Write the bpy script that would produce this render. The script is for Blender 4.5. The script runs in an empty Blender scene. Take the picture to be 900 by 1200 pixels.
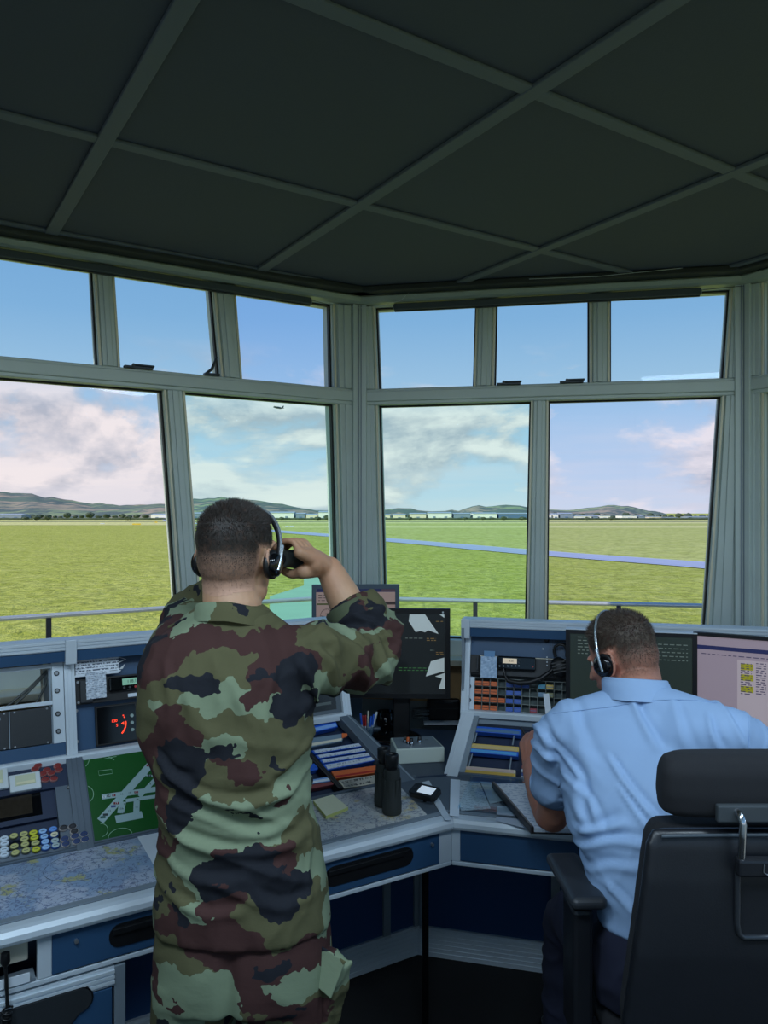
import bpy, bmesh, math, random
from mathutils import Vector, Matrix, noise, Euler, Quaternion
random.seed(7)
SC = bpy.context.scene
COL = SC.collection
H = 1.75; F = 900.0; CX = 450.0; CY = 600.0
PI = math.pi
def ray(px, py): return Vector(((px-CX)/F, 1.0, (CY-py)/F))
CAM = Vector((0, 0, H))
def at(px, py, Y): return CAM + ray(px, py)*Y
def atz(px, py, z):
    r = ray(px, py); return CAM + r*((z-H)/r.z)
# ---------------------------------------------------------------- mesh builder
class MB:
    def __init__(s): s.v = []; s.f = []; s.sm = []
    def add(s, vs, fs, smooth=False):
        o = len(s.v); s.v += [Vector(v) for v in vs]
        for f in fs: s.f.append(tuple(i+o for i in f)); s.sm.append(smooth)
        return s
    def box(s, x0, x1, y0, y1, z0, z1, M=None):
        vs = [Vector((x, y, z)) for z in (z0, z1) for y in (y0, y1) for x in (x0, x1)]
        if M: vs = [M @ v for v in vs]
        return s.add(vs, [(0,2,3,1),(4,5,7,6),(0,1,5,4),(2,6,7,3),(0,4,6,2),(1,3,7,5)])
    def prism(s, pts, z0, z1, M=None, smooth=False):
        """pts: 2D polygon (counter clockwise), extruded along z"""
        n = len(pts)
        vs = [Vector((p[0], p[1], z0)) for p in pts] + [Vector((p[0], p[1], z1)) for p in pts]
        if M: vs = [M @ v for v in vs]
        fs = [tuple(reversed(range(n))), tuple(range(n, 2*n))] + [(i, (i+1) % n, n+(i+1) % n, n+i) for i in range(n)]
        return s.add(vs, fs, smooth)
    def profile(s, prof, a, b, along='x'):
        """prof: polygon in (y,z) swept along x from a to b"""
        n = len(prof)
        vs = [Vector((a, p[0], p[1])) for p in prof] + [Vector((b, p[0], p[1])) for p in prof]
        fs = [tuple(range(n)), tuple(reversed(range(n, 2*n)))] + [(i, n+i, n+(i+1) % n, (i+1) % n) for i in range(n)]
        return s.add(vs, fs)
    def lathe(s, prof, c=(0,0,0), axis=(0,0,1), seg=20, smooth=True, ang0=0):
        """prof list of (r, h) along axis"""
        ax = Vector(axis).normalized(); q = Vector((0,0,1)).rotation_difference(ax).to_matrix(); c = Vector(c)
        vs = []; fs = []
        for r, h in prof:
            for k in range(seg):
                a = 2*PI*k/seg + ang0; vs.append(c + q @ Vector((r*math.cos(a), r*math.sin(a), h)))
        m = len(prof)
        for i in range(m-1):
            for k in range(seg):
                fs.append((i*seg+k, i*seg+(k+1) % seg, (i+1)*seg+(k+1) % seg, (i+1)*seg+k))
        s.add(vs, fs, smooth)
        s.add(vs[:seg], [tuple(reversed(range(seg)))]); s.add(vs[-seg:], [tuple(range(seg))])
        return s
    def cyl(s, c, r, h, axis=(0,0,1), seg=20): return s.lathe([(r, 0), (r, h)], c, axis, seg)
    def tube(s, pts, r, seg=8, close=False, smooth=True, flat=1.0):
        pts = [Vector(p) for p in pts]; n = len(pts); rr = r if isinstance(r, (list, tuple)) else [r]*n
        vs = []; fs = []; up = None
        for i, p in enumerate(pts):
            if close: t = (pts[(i+1) % n]-pts[i-1]).normalized()
            else: t = (pts[min(i+1, n-1)]-pts[max(i-1, 0)]).normalized()
            if up is None:
                up = Vector((0,0,1)) if abs(t.z) < .9 else Vector((0,1,0))
            a = up - t*up.dot(t)
            a.normalize(); b = t.cross(a); up = a
            for k in range(seg):
                an = 2*PI*k/seg; vs.append(p + (a*math.cos(an)*flat + b*math.sin(an))*rr[i])
        for i in range(n if close else n-1):
            for k in range(seg):
                j = (i+1) % n
                fs.append((i*seg+k, j*seg+k, j*seg+(k+1) % seg, i*seg+(k+1) % seg))
        s.add(vs, fs, smooth)
        if not close:
            s.add(vs[:seg], [tuple(range(seg))]); s.add(vs[-seg:], [tuple(reversed(range(seg)))])
        return s
    def ell(s, c, r, rot=None, seg=24, ring=14, smooth=True, pw=1.0):
        c = Vector(c); R = rot.to_matrix() if isinstance(rot, Euler) else (rot or Matrix.Identity(3))
        vs = []; fs = []
        for i in range(1, ring):
            th = PI*i/ring
            for k in range(seg):
                a = 2*PI*k/seg
                vs.append(c + R @ Vector((r[0]*math.sin(th)*math.cos(a), r[1]*math.sin(th)*math.sin(a), r[2]*math.cos(th))))
        for i in range(ring-2):
            for k in range(seg):
                fs.append((i*seg+k, (i+1)*seg+k, (i+1)*seg+(k+1) % seg, i*seg+(k+1) % seg))
        t = len(vs); vs += [c + R @ Vector((0,0,r[2])), c + R @ Vector((0,0,-r[2]))]
        for k in range(seg):
            fs.append((t, k, (k+1) % seg)); b = (ring-2)*seg; fs.append((t+1, b+(k+1) % seg, b+k))
        return s.add(vs, fs, smooth)
    def build(s, name, m, parent=None, M=None, bevel=0, seg=2, smooth=False):
        me = bpy.data.meshes.new(name); me.from_pydata([tuple(v) for v in s.v], [], s.f)
        if smooth: me.polygons.foreach_set('use_smooth', [True]*len(s.f))
        else: me.polygons.foreach_set('use_smooth', s.sm)
        bm = bmesh.new(); bm.from_mesh(me); bmesh.ops.recalc_face_normals(bm, faces=bm.faces); bm.to_mesh(me); bm.free()
        if m is not None:
            me.materials.append(m)
        o = bpy.data.objects.new(name, me); COL.objects.link(o)
        if parent: o.parent = parent
        if M is not None: o.matrix_local = M
        if bevel:
            b = o.modifiers.new('bevel', 'BEVEL'); b.width = bevel; b.segments = seg; b.limit_method = 'ANGLE'; b.angle_limit = math.radians(40)
            b.harden_normals = False
        return o
def tag(o, label=None, cat=None, group=None, kind=None):
    if label: o['label'] = label
    if cat: o['category'] = cat
    if group: o['group'] = group
    if kind: o['kind'] = kind
    return o
def thing(name, label, cat, M=None, group=None):
    o = bpy.data.objects.new(name, None); COL.objects.link(o); o.empty_display_size = .05
    if M is not None: o.matrix_local = M if isinstance(M, Matrix) else Matrix.Translation(Vector(M))
    return tag(o, label, cat, group)
def struct(o): o['kind'] = 'structure'; return o
def copy_tree(o, parent=None):
    c = o.copy(); COL.objects.link(c); c.parent = parent
    for ch in list(o.children): copy_tree(ch, c)
    return c
def frame(o, ex, ey, ez):
    M = Matrix.Identity(4)
    for i, e in enumerate((ex, ey, ez)):
        for j in range(3): M[j][i] = e[j]
    for j in range(3): M[j][3] = o[j]
    return M
def T(x, y, z=0): return Matrix.Translation((x, y, z))
def RZ(a): return Matrix.Rotation(a, 4, 'Z')
class Plane:
    def __init__(s, o, ex, ey):
        s.o = Vector(o); s.ex = Vector(ex).normalized(); s.ez = s.ex.cross(Vector(ey)).normalized(); s.ey = s.ez.cross(s.ex)
        s.M = frame(s.o, s.ex, s.ey, s.ez)
    def uv(s, px, py, off=0):
        r = ray(px, py); o = s.o + s.ez*off; k = (o-CAM).dot(s.ez)/r.dot(s.ez); p = CAM + r*k - s.o
        return (p.dot(s.ex), p.dot(s.ey))
    def rect(s, x0, y0, x1, y1, off=0):
        """pixel box (x0,y0)-(x1,y1) -> local (u0,u1,v0,v1)"""
        a = s.uv(x0, (y0+y1)/2, off); b = s.uv(x1, (y0+y1)/2, off); c = s.uv((x0+x1)/2, y0, off); d = s.uv((x0+x1)/2, y1, off)
        return a[0], b[0], d[1], c[1]
    def at(s, u, v, w=0, rot=0): return s.M @ T(u, v, w) @ RZ(rot)
# ---------------------------------------------------------------- materials
def lin(c):
    return tuple(((v/255)/12.92 if v/255 <= .04045 else (((v/255)+.055)/1.055)**2.4) for v in c)
MATS = {}
def mat(name, rgb, rough=.5, metal=0, spec=.5, nz=0, nscale=20, bump=0, bscale=200, emit=None, estr=1, alpha=1, trans=0, sub=0, coat=0, srgb=True):
    if name in MATS: return MATS[name]
    m = bpy.data.materials.new(name); m.use_nodes = True; nt = m.node_tree; p = nt.nodes['Principled BSDF']
    c = lin(rgb) if srgb else rgb
    p.inputs['Base Color'].default_value = (*c, 1); p.inputs['Roughness'].default_value = rough; p.inputs['Metallic'].default_value = metal
    p.inputs['Specular IOR Level'].default_value = spec
    if coat: p.inputs['Coat Weight'].default_value = coat; p.inputs['Coat Roughness'].default_value = .05
    if trans: p.inputs['Transmission Weight'].default_value = trans
    if sub: p.inputs['Subsurface Weight'].default_value = sub; p.inputs['Subsurface Radius'].default_value = (.012, .005, .003); p.inputs['Subsurface Scale'].default_value = 1
    if emit: p.inputs['Emission Color'].default_value = (*lin(emit), 1); p.inputs['Emission Strength'].default_value = estr
    tc = nt.nodes.new('ShaderNodeTexCoord')
    if nz:
        n = nt.nodes.new('ShaderNodeTexNoise'); n.inputs['Scale'].default_value = nscale; n.inputs['Detail'].default_value = 4
        nt.links.new(tc.outputs['Object'], n.inputs['Vector'])
        mx = nt.nodes.new('ShaderNodeMix'); mx.data_type = 'RGBA'
        mx.inputs[6].default_value = (*[v*(1-nz) for v in c], 1); mx.inputs[7].default_value = (*[min(1, v*(1+nz)) for v in c], 1)
        nt.links.new(n.outputs['Fac'], mx.inputs[0]); nt.links.new(mx.outputs[2], p.inputs['Base Color'])
        mr = nt.nodes.new('ShaderNodeMapRange'); mr.inputs[3].default_value = max(0, rough-.08); mr.inputs[4].default_value = min(1, rough+.08)
        nt.links.new(n.outputs['Fac'], mr.inputs[0]); nt.links.new(mr.outputs[0], p.inputs['Roughness'])
    if bump:
        n2 = nt.nodes.new('ShaderNodeTexNoise'); n2.inputs['Scale'].default_value = bscale; n2.inputs['Detail'].default_value = 3
        nt.links.new(tc.outputs['Object'], n2.inputs['Vector'])
        b = nt.nodes.new('ShaderNodeBump'); b.inputs['Strength'].default_value = bump; b.inputs['Distance'].default_value = .002
        nt.links.new(n2.outputs['Fac'], b.inputs['Height']); nt.links.new(b.outputs[0], p.inputs['Normal'])
    MATS[name] = m; return m
class NT:
    """small helper for node graphs"""
    def __init__(s, m): s.t = m.node_tree; s.n = s.t.nodes; s.l = s.t.links
    def new(s, k, **kw):
        n = s.n.new(k)
        for a, b in kw.items(): setattr(n, a, b)
        return n
    def lk(s, a, b): s.l.new(a, b)
    def val(s, sock, v):
        if hasattr(v, 'is_output') or hasattr(v, 'links') and not isinstance(v, (int, float, tuple)): s.lk(v, sock)
        else: sock.default_value = v
    def math(s, op, a, b=0.0, c=None, clamp=False):
        n = s.new('ShaderNodeMath', operation=op); n.use_clamp = clamp
        s.val(n.inputs[0], a); s.val(n.inputs[1], b)
        if c is not None: s.val(n.inputs[2], c)
        return n.outputs[0]
    def mix(s, f, a, b):
        n = s.new('ShaderNodeMix', data_type='RGBA'); s.val(n.inputs[0], f)
        for i, c in ((6, a), (7, b)):
            if isinstance(c, tuple): n.inputs[i].default_value = (*c[:3], 1)
            else: s.lk(c, n.inputs[i])
        return n.outputs[2]
    def noise(s, vec, scale, detail=3, rough=.5, dist=0, out='Fac'):
        n = s.new('ShaderNodeTexNoise'); n.inputs['Scale'].default_value = scale; n.inputs['Detail'].default_value = detail
        n.inputs['Roughness'].default_value = rough; n.inputs['Distortion'].default_value = dist
        if vec is not None: s.lk(vec, n.inputs['Vector'])
        return n.outputs[out]
    def mapping(s, vec, loc=(0,0,0), rot=(0,0,0), scl=(1,1,1)):
        n = s.new('ShaderNodeMapping'); n.inputs[1].default_value = loc; n.inputs[2].default_value = rot; n.inputs[3].default_value = scl
        s.lk(vec, n.inputs[0]); return n.outputs[0]
    def step(s, v, lo, hi):
        n = s.new('ShaderNodeMapRange'); s.val(n.inputs[0], v); n.inputs[1].default_value = lo; n.inputs[2].default_value = hi; return n.outputs[0]
def newmat(name, rough=.6, spec=.5):
    m = bpy.data.materials.new(name); m.use_nodes = True; g = NT(m); p = g.n['Principled BSDF']
    p.inputs['Roughness'].default_value = rough; p.inputs['Specular IOR Level'].default_value = spec
    tc = g.new('ShaderNodeTexCoord'); return m, g, p, tc
ALU = mat('brushed_aluminium', (204,214,222), .42, .15, nz=.12, nscale=6)
ALUD = mat('grey_metal', (132,144,154), .45, .2, nz=.12, nscale=8)
SLOPE = mat('slate_grey_metal', (86,98,110), .5, .15, nz=.1, nscale=8)
BLUE = mat('blue_panel', (44,78,112), .42, 0, nz=.12, nscale=3, bump=.08, bscale=600)
BLUED = mat('navy_panel', (16,36,66), .55, 0, nz=.1, nscale=3)
BLACK = mat('black_plastic', (14,15,18), .45, 0, nz=.2, nscale=30)
BLACKS = mat('black_gloss', (8,9,12), .12)
DKGREY = mat('dark_grey_plastic', (40,44,48), .5, nz=.1, nscale=30)
FRAMEM = mat('window_frame_paint', (192,204,200), .45, .1, nz=.12, nscale=5)
FRAMEL = mat('window_bead_paint', (222,216,192), .45, .1, nz=.1, nscale=5)
GASK = mat('black_gasket', (22,24,26), .6)
CHROME = mat('chrome', (210,214,220), .15, 1)
PAPER = mat('white_paper', (214,222,230), .8, nz=.03, nscale=40)
WHITE = mat('white_plastic', (205,212,214), .5)
ORANGE = mat('orange_plastic', (214,104,52), .45, nz=.12, nscale=60)
BLUEP = mat('bright_blue_plastic', (30,92,196), .4, nz=.1, nscale=60)
YEL = mat('yellow_plastic', (208,176,90), .45, nz=.1, nscale=60)
CREAM = mat('cream_card', (214,206,186), .7, nz=.08, nscale=60)
RED = mat('red_plastic', (170,40,36), .4)
SCREW = mat('screw_steel', (170,174,178), .3, .8)
WOOD = mat('varnished_wood', (196,156,104), .5, nz=.25, nscale=14)
CARPET = mat('dark_carpet', (18,19,21), .95, nz=.3, nscale=90, bump=.5, bscale=500)
def textlines(name, base, ink, fx=60, fy=70, dens=.5, rough=.75):
    """paper carrying lines of small print; local x across, y up"""
    m, g, p, tc = newmat(name, rough); ob = tc.outputs['Object']
    sp = g.new('ShaderNodeSeparateXYZ'); g.lk(ob, sp.inputs[0])
    row = g.math('FRACT', g.math('MULTIPLY', sp.outputs[1], fy)); rowm = g.math('LESS_THAN', row, .5)
    n = g.noise(g.mapping(ob, scl=(fx*3, fy, 1)), 1.0, 2, .7); nm = g.math('GREATER_THAN', n, 1-dens)
    f = g.math('MULTIPLY', rowm, nm)
    g.lk(g.mix(f, lin(base), lin(ink)), p.inputs['Base Color']); return m
PRINT = textlines('printed_paper', (226,232,240), (90,100,116), 50, 110, .53)
def glassmat(name, tint, gl=.06, rough=.02):
    m = bpy.data.materials.new(name); m.use_nodes = True; g = NT(m); g.n.remove(g.n['Principled BSDF']); out = g.n['Material Output']
    t = g.new('ShaderNodeBsdfTransparent'); t.inputs[0].default_value = (*tint, 1)
    s = g.new('ShaderNodeBsdfGlossy'); s.inputs['Roughness'].default_value = rough; s.inputs[0].default_value = (.9,.95,1,1)
    fr = g.new('ShaderNodeLayerWeight'); fr.inputs[0].default_value = .5
    f = g.math('ADD', gl, g.math('MULTIPLY', g.math('POWER', fr.outputs['Facing'], 5.0), .5))
    mx = g.new('ShaderNodeMixShader'); g.lk(f, mx.inputs[0]); g.lk(t.outputs[0], mx.inputs[1]); g.lk(s.outputs[0], mx.inputs[2]); g.lk(mx.outputs[0], out.inputs[0])
    return m
# ================================================================= ROOM
def dir2(a): a = math.radians(a); return Vector((math.cos(a), math.sin(a), 0))
ZC = 2.80
V0 = Vector((-.123, 3.70, 0)); V1 = Vector((1.580, 3.369, 0))
SIDE = 1.735
V7 = V0 - dir2(31.1)*SIDE; V6 = V7 - dir2(76.1)*SIDE; V5 = V6 - dir2(121.1)*SIDE
V2 = V1 + dir2(-56)*SIDE; V3 = V2 + dir2(-101)*SIDE; V4 = V3 + dir2(-146)*SIDE
OCT = [V0, V1, V2, V3, V4, V5, V6, V7]
fl = MB().prism([(v.x, v.y) for v in reversed(OCT)], -.12, 0).build('floor', CARPET); struct(fl)
# ceiling of dark boards with battens
CEILM = mat('dark_ceiling_board', (70,78,92), .85, nz=.12, nscale=2.5, bump=.25, bscale=160)
BATT = mat('ceiling_batten', (92,102,116), .7, nz=.08, nscale=6)
ce = struct(MB().prism([(v.x, v.y) for v in reversed(OCT)], ZC, ZC+.1).build('ceiling', CEILM))
G0 = Vector((.371, 1.909, 0)); E1 = dir2(32.75); E2 = dir2(122.75); GS = .837
def clip_line(p, d):
    lo, hi = -20, 20
    for i in range(8):
        a = OCT[i]; b = OCT[(i+1) % 8]; e = b-a; nrm = Vector((e.y, -e.x, 0))
        if nrm.dot((V0+V4)/2-a) < 0: nrm = -nrm
        den = nrm.dot(d); num = nrm.dot(a-p)
        if abs(den) < 1e-9: continue
        t = num/den
        if den > 0: lo = max(lo, t)
        else: hi = min(hi, t)
    return lo, hi
for k in range(-4, 4):
    for d, e in ((E1, E2), (E2, E1)):
        p = G0 + e*GS*k; lo, hi = clip_line(p, d)
        if hi-lo < .1: continue
        lo += .06; hi -= .06
        perp = Vector((-d.y, d.x, 0))
        M = frame(p + Vector((0,0,ZC)), d, perp, Vector((0,0,1)))
        b = MB().box(lo, hi, -.021, .021, -.010, -.0005) if d is E1 else MB().box(lo, hi, -.023, .023, -.0125, -.0005)
        struct(b.build('trim_batten', BATT, M=M, bevel=.003))
# walls with windows
SILLZ = 1.15; TR0, TR1 = 2.262, 2.338; HEAD = 2.735
GL_N = glassmat('clear_glass', (.93,.92,.93), .012); GL_C = glassmat('cyan_glass', (.74,.93,.92), .012); GL_L = glassmat('lavender_glass', (.87,.86,.98), .012); GL_P = glassmat('pink_glass', (.94,.90,.95), .012)
def wallplane(a, b): return Plane(a, (b-a), (0,0,1))
WL = wallplane(V7, V0); WR = wallplane(V0, V1); WT = wallplane(V1, V2)
WALLM = mat('wall_paint', (172,178,176), .7, nz=.06, nscale=4)
WALLD = mat('dark_rear_wall', (120,124,122), .8, nz=.08, nscale=3)
def lower_wall(name, a, b, top):
    P = wallplane(a, b); L = (b-a).length
    o = MB().box(0, L, 0, top, -.16, 0).build(name, WALLM, M=P.M); struct(o); return P, L
def window(idx, P, L, lower, upper, lm, um):
    root = bpy.data.objects.new('window_%d' % idx, None); COL.objects.link(root); root.matrix_local = P.M; struct(root)
    D = -.05
    def quad(b, q, z0, z1):
        """q = (x_left_bottom, x_left_top, x_right_bottom, x_right_top, y0, y1)"""
        xlb, xlt, xrb, xrt, y0, y1 = q
        b.prism([(xlb, y0), (xrb, y0), (xrt, y1), (xlt, y1)], z0, z1)
    fb = MB()
    fb.box(0, L, SILLZ-.075, SILLZ, -.12, .01)      # bottom rail
    fb.box(0, L, HEAD, ZC, -.12, .0)                # head
    f = fb.build('frame', FRAMEM, root, bevel=.004)
    tb = MB(); tb.box(0, L, TR0, TR1, -.11, .012); tb.box(0, L, TR0+.016, TR1-.012, .0, .024)
    tb.build('transom', FRAMEM, root, bevel=.004)
    for rowi, (row, y0, y1) in enumerate(((lower, SILLZ, TR0), (upper, TR1, HEAD))):
        edges = [(0, 0)]
        for (lb, lt, rb, rt) in row: edges += [(lb, lt), (rb, rt)]
        edges.append((L, L))
        for i in range(0, len(edges), 2):
            (lb, lt), (rb, rt) = edges[i], edges[i+1]
            wb, wt = rb-lb, rt-lt
            mb = MB(); quad(mb, (lb, lt, rb, rt, y0, y1), -.11, -.01)
            quad(mb, (lb+wb*.16, lt+wt*.16, rb-wb*.16, rt-wt*.16, y0, y1), -.02, .012)
            if wb > .05: quad(mb, (lb+wb*.36, lt+wt*.36, rb-wb*.36, rt-wt*.36, y0, y1), 0, .02)
            mb.build('mullion', FRAMEM, root, bevel=.003)
            if i > 0: b2 = MB(); quad(b2, (lb+.001, lt+.001, lb+.0095, lt+.0095, y0, y1), -.0, .004); b2.build('glazing_bead', FRAMEL, root)
            if i < len(edges)-2: b2 = MB(); quad(b2, (rb-.0095, rt-.0095, rb-.001, rt-.001, y0, y1), -.0, .004); b2.build('glazing_bead', FRAMEL, root)
        for j, (lb, lt, rb, rt) in enumerate(row):
            g = MB(); g.add([(lb-.004, y0-.004, D), (rb+.004, y0-.004, D), (rt+.004, y1+.004, D), (lt-.004, y1+.004, D)], [(0,1,2,3)])
            g.build('pane', (lm if rowi == 0 else um)[j], root)
            k = MB(); w = .007
            quad(k, (lb, lt, lb+w, lt+w, y0, y1), -.052, -.03); quad(k, (rb-w, rt-w, rb, rt, y0, y1), -.052, -.03)
            k.prism([(lb, y0), (rb, y0), (rb, y0+w), (lb, y0+w)], -.052, -.03); k.prism([(lt, y1-w), (rt, y1-w), (rt, y1), (lt, y1)], -.052, -.03)
            k.build('gasket', GASK, root)
    return root
def edge(P, xt, yt, xb, yb, y0, y1):
    a = P.uv(xt, yt); b = P.uv(xb, yb)
    f = lambda y: b[0] + (a[0]-b[0])*(y-b[1])/(a[1]-b[1])
    return f(y0), f(y1)
def pane(P, l, r, y0, y1):
    a = edge(P, *l, y0, y1) if not isinstance(l, float) else (l, l); b = edge(P, *r, y0, y1) if not isinstance(r, float) else (r, r)
    return (a[0], a[1], b[0], b[1])
PL, LL = lower_wall('wall_left', V7, V0, SILLZ-.075)
PR, LR = lower_wall('wall_right', V0, V1, SILLZ-.075)
PT, LT = lower_wall('wall_far_right', V1, V2, SILLZ-.075)
w1 = window(1, PL, LL,
   [pane(PL, .05, (192,462,209,700), SILLZ, TR0), pane(PL, (217,463,235,700), (393,476,399,700), SILLZ, TR0)],
   [pane(PL, .05, (109,305,116,427), TR1, HEAD), pane(PL, (134,319,141,430), (250,337,259,440), TR1, HEAD), pane(PL, (276,341,284,446), (390,354,392,456), TR1, HEAD)],
   [GL_P, GL_C], [GL_N, GL_N, GL_L])
w2 = window(2, PR, LR,
   [pane(PR, (443,478,449,700), (622,475,617,720), SILLZ, TR0), pane(PR, (643,473,641,720), (846,467,828,727), SILLZ, TR0)],
   [pane(PR, (439,358,443,458), (558,353,555,456), TR1, HEAD), pane(PR, (581,355,579,453), (691,350,691,449), TR1, HEAD), pane(PR, (715,349,715,449), (857,331,849,444), TR1, HEAD)],
   [GL_C, GL_L], [GL_N, GL_N, GL_N])
w3 = window(3, PT, LT, [(.09, .09, .85, .85), (.92, .92, 1.65, 1.65)], [(.09, .09, .55, .55), (.65, .65, 1.1, 1.1), (1.2, 1.2, 1.65, 1.65)], [GL_N, GL_N], [GL_N]*3)
# rear windows (behind the camera) left open to daylight, sunny side closed
def simple_window(idx, a, b, nm):
    P, L = lower_wall(nm, a, b, SILLZ-.075)
    return window(idx, P, L, [(.06, .06, .83, .83), (.9, .9, L-.06, L-.06)], [(.06, .06, .83, .83), (.9, .9, L-.06, L-.06)], [GL_N]*2, [GL_N]*2)
simple_window(4, V2, V3, 'wall_rear_right'); simple_window(5, V3, V4, 'wall_rear')
simple_window(6, V4, V5, 'wall_rear_left')
for nm, a, b in (('sunblock_wall_west', V5, V6), ('sunblock_wall_north_west', V6, V7)):  # unseen walls made solid to block the sun
    P = wallplane(a, b); struct(MB().box(0, (b-a).length, 0, ZC, -.16, 0).build(nm, WALLD, M=P.M))
# corner posts
CPM = FRAMEM
for nm, V, pa, pb in (('trim_corner_post', V0, PL, PR), ('trim_corner_post', V1, PR, PT), ('trim_corner_post', V7, wallplane(V6, V7), PL), ('trim_corner_post', V2, PT, wallplane(V2, V3))):
    i1 = V + pa.ez*.026; i2 = V + pb.ez*.026
    mid = (pa.ez+pb.ez).normalized()
    pts = [V - pa.ex*.045 + pa.ez*.02, V - pa.ex*.045+pa.ez*.034, V + mid*.040, V + pb.ex*.045 + pb.ez*.034, V + pb.ex*.045 + pb.ez*.02, V - mid*.05]
    struct(MB().prism([(p.x, p.y) for p in pts], SILLZ-.07, ZC-.002).build(nm, CPM, bevel=.002))
    for s_, PP in ((-1, pa), (1, pb)):
        c = V + PP.ex*s_*.022 + PP.ez*.0385
        struct(MB().box(-.002, .002, 0, .003, SILLZ-.02, HEAD, M=frame(c, PP.ex, PP.ez, Vector((0,0,1)))).build('trim_post_line', ALUD))
# sill boards, cove profile, blind rails round the front walls
for i, (P, L) in enumerate(((PL, LL), (PR, LR), (PT, LT))):
    b = MB().box(-.0, L, SILLZ-.1, SILLZ-.072, -.10, .13); struct(b.build('trim_sill', FRAMEL, M=P.M, bevel=.004))
    b = MB().box(.02, L-.02, .86, SILLZ-.1, .002, .03); struct(b.build('trim_wood_apron', WOOD, M=P.M, bevel=.002))
    b = MB().box(-.02, L+.02, ZC-.028, ZC-.001, .0, .13); struct(b.build('trim_cove_dark', mat('cove_dark', (44,50,52), .6), M=P.M, bevel=.006))
    b = MB(); b.profile([(ZC-.062, .0), (ZC-.062, .052), (ZC-.054, .066), (ZC-.036, .074), (ZC-.028, .066), (ZC-.028, 0)], -.03, L+.03)
    # profile gives (x, y=prof0, z=prof1): y is up, z inward
    struct(b.build('trim_cove_rail', mat('cove_rail_paint', (158,170,164), .4, .1, nz=.08), M=P.M, bevel=.002))
BLIND = mat('blind_cassette', (70,80,86), .5, .2, nz=.1)
def blind(P, x0, x1, ya, yb, label):
    a = P.uv(x0, ya, .05); b = P.uv(x1, yb, .05)
    u0, u1 = a[0], b[0]; zz = HEAD-.008
    t = thing('blind_cassette', label, 'roller blind', P.at(u0, zz-.012, .0))
    MB().box(0, u1-u0, -.014, .018, .016, .048).build('cassette', BLIND, t, bevel=.005)
    MB().box(.003, u1-u0-.003, -.019, -.013, .025, .038).build('bottom_bar', mat('blind_bar', (48,54,58), .4, .4), t, bevel=.002)
    for k in (0, 1):
        MB().cyl((k*(u1-u0)-.004*(1-k), .002, .032), .011, .004, (1,0,0)).build('end_cap', ALUD, t)
    return t
blind(PL, -60, 366, 290, 352, 'long dark roller blind cassette above the left hand windows')
blind(PR, 461, 822, 357, 340, 'dark roller blind cassette above the right hand windows')
# window fittings
HND = mat('handle_bronze', (52,58,62), .35, .6)
def stay(P, px, py, px2, label, up=False):
    u, v = P.uv(px, py, .03); u2, _ = P.uv(px2, py, .03); w = u2-u
    t = thing('window_stay', label, 'window stay', P.at(u, TR1+.004, .016))
    MB().box(0, w, -.006, .004, -.012, .016).build('plate', HND, t, bevel=.002)
    if up: MB().tube([(w*.1, .0, .006), (w*.45, .02, .016), (w*.75, .075, .02)], [.006, .007, .004]).build('lever', HND, t)
    else:
        MB().box(w*.35, w*1.05, .004, .013, -.002, .012).build('lever', HND, t, bevel=.003)
        MB().cyl((w*.3, .006, .012), .007, .008, (0,0,1), 12).build('pivot', HND, t)
    return t
stay(PL, 146, 432, 180, 'dark flat window stay under the second upper pane, left wall')
stay(PL, 240, 441, 258, 'dark window lever standing up beside the tilted upper pane mullion', True)
stay(PR, 582, 452, 610, 'dark window stay at the left foot of the middle upper pane, right wall')
stay(PR, 656, 450, 684, 'dark window stay at the right foot of the middle upper pane, right wall')
# loose wires along the cove
def wire(pts, label, r=.0012, m=BLACK):
    o = MB().tube(pts, r, 6).build('loose_wire', m); return tag(o, label, 'wire')
pr = lambda P, x, y, off: P.M @ Vector((*P.uv(x, y, off), off))
wire([pr(PL, 366, 352, .06), pr(PL, 385, 357, .05), pr(PL, 410, 358, .07)], 'thin black wire from the left blind to the corner post')
wire([pr(PR, 417, 361, .06), pr(PR, 440, 360, .07), pr(PR, 470, 352, .07), pr(PR, 487, 335, .075)], 'thin wire curling up from the corner post to the cove', .001, WHITE)
wire([pr(PR, 822, 340, .05), pr(PR, 850, 337, .05), pr(PR, 872, 335, .06)], 'thin black wire from the right blind to the right corner post')
wire([pr(PR, 620, 327, .135), pr(PR, 700, 324, .135), pr(PR, 800, 314, .135)], 'thin pale wire lying along the ceiling edge above the right windows', .0012, WHITE)
# ================================================================= OUTSIDE
GZ = H-18.0
def gp(px, py): 
    p = atz(px, py, GZ); return p
def grassmat(name, a, b, c, s=1.0):
    m, g, p, tc = newmat(name, .9, .15); ob = tc.outputs['Object']
    n1 = g.noise(g.mapping(ob, scl=(.02*s, .05*s, 1)), 1.0, 5, .6); n2 = g.noise(g.mapping(ob, scl=(.16*s, .20*s, 1)), 1.0, 5, .72)
    n3 = g.noise(g.mapping(ob, scl=(.45*s, .42*s, 1)), 1.0, 4, .75)
    c1 = g.mix(g.step(n1, .35, .65), lin(a), lin(b)); c2 = g.mix(g.step(n2, .38, .66), c1, lin(c))
    n4 = g.math('MULTIPLY', g.step(n3, .44, .64), .62)
    c3 = g.mix(n4, c2, tuple(v*.42 for v in lin(a)))
    g.lk(c3, p.inputs['Base Color'])
    bp = g.new('ShaderNodeBump'); bp.inputs['Strength'].default_value = 1; bp.inputs['Distance'].default_value = .8
    g.lk(g.math('ADD', n2, n3), bp.inputs['Height']); g.lk(bp.outputs[0], p.inputs['Normal']); return m
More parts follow.
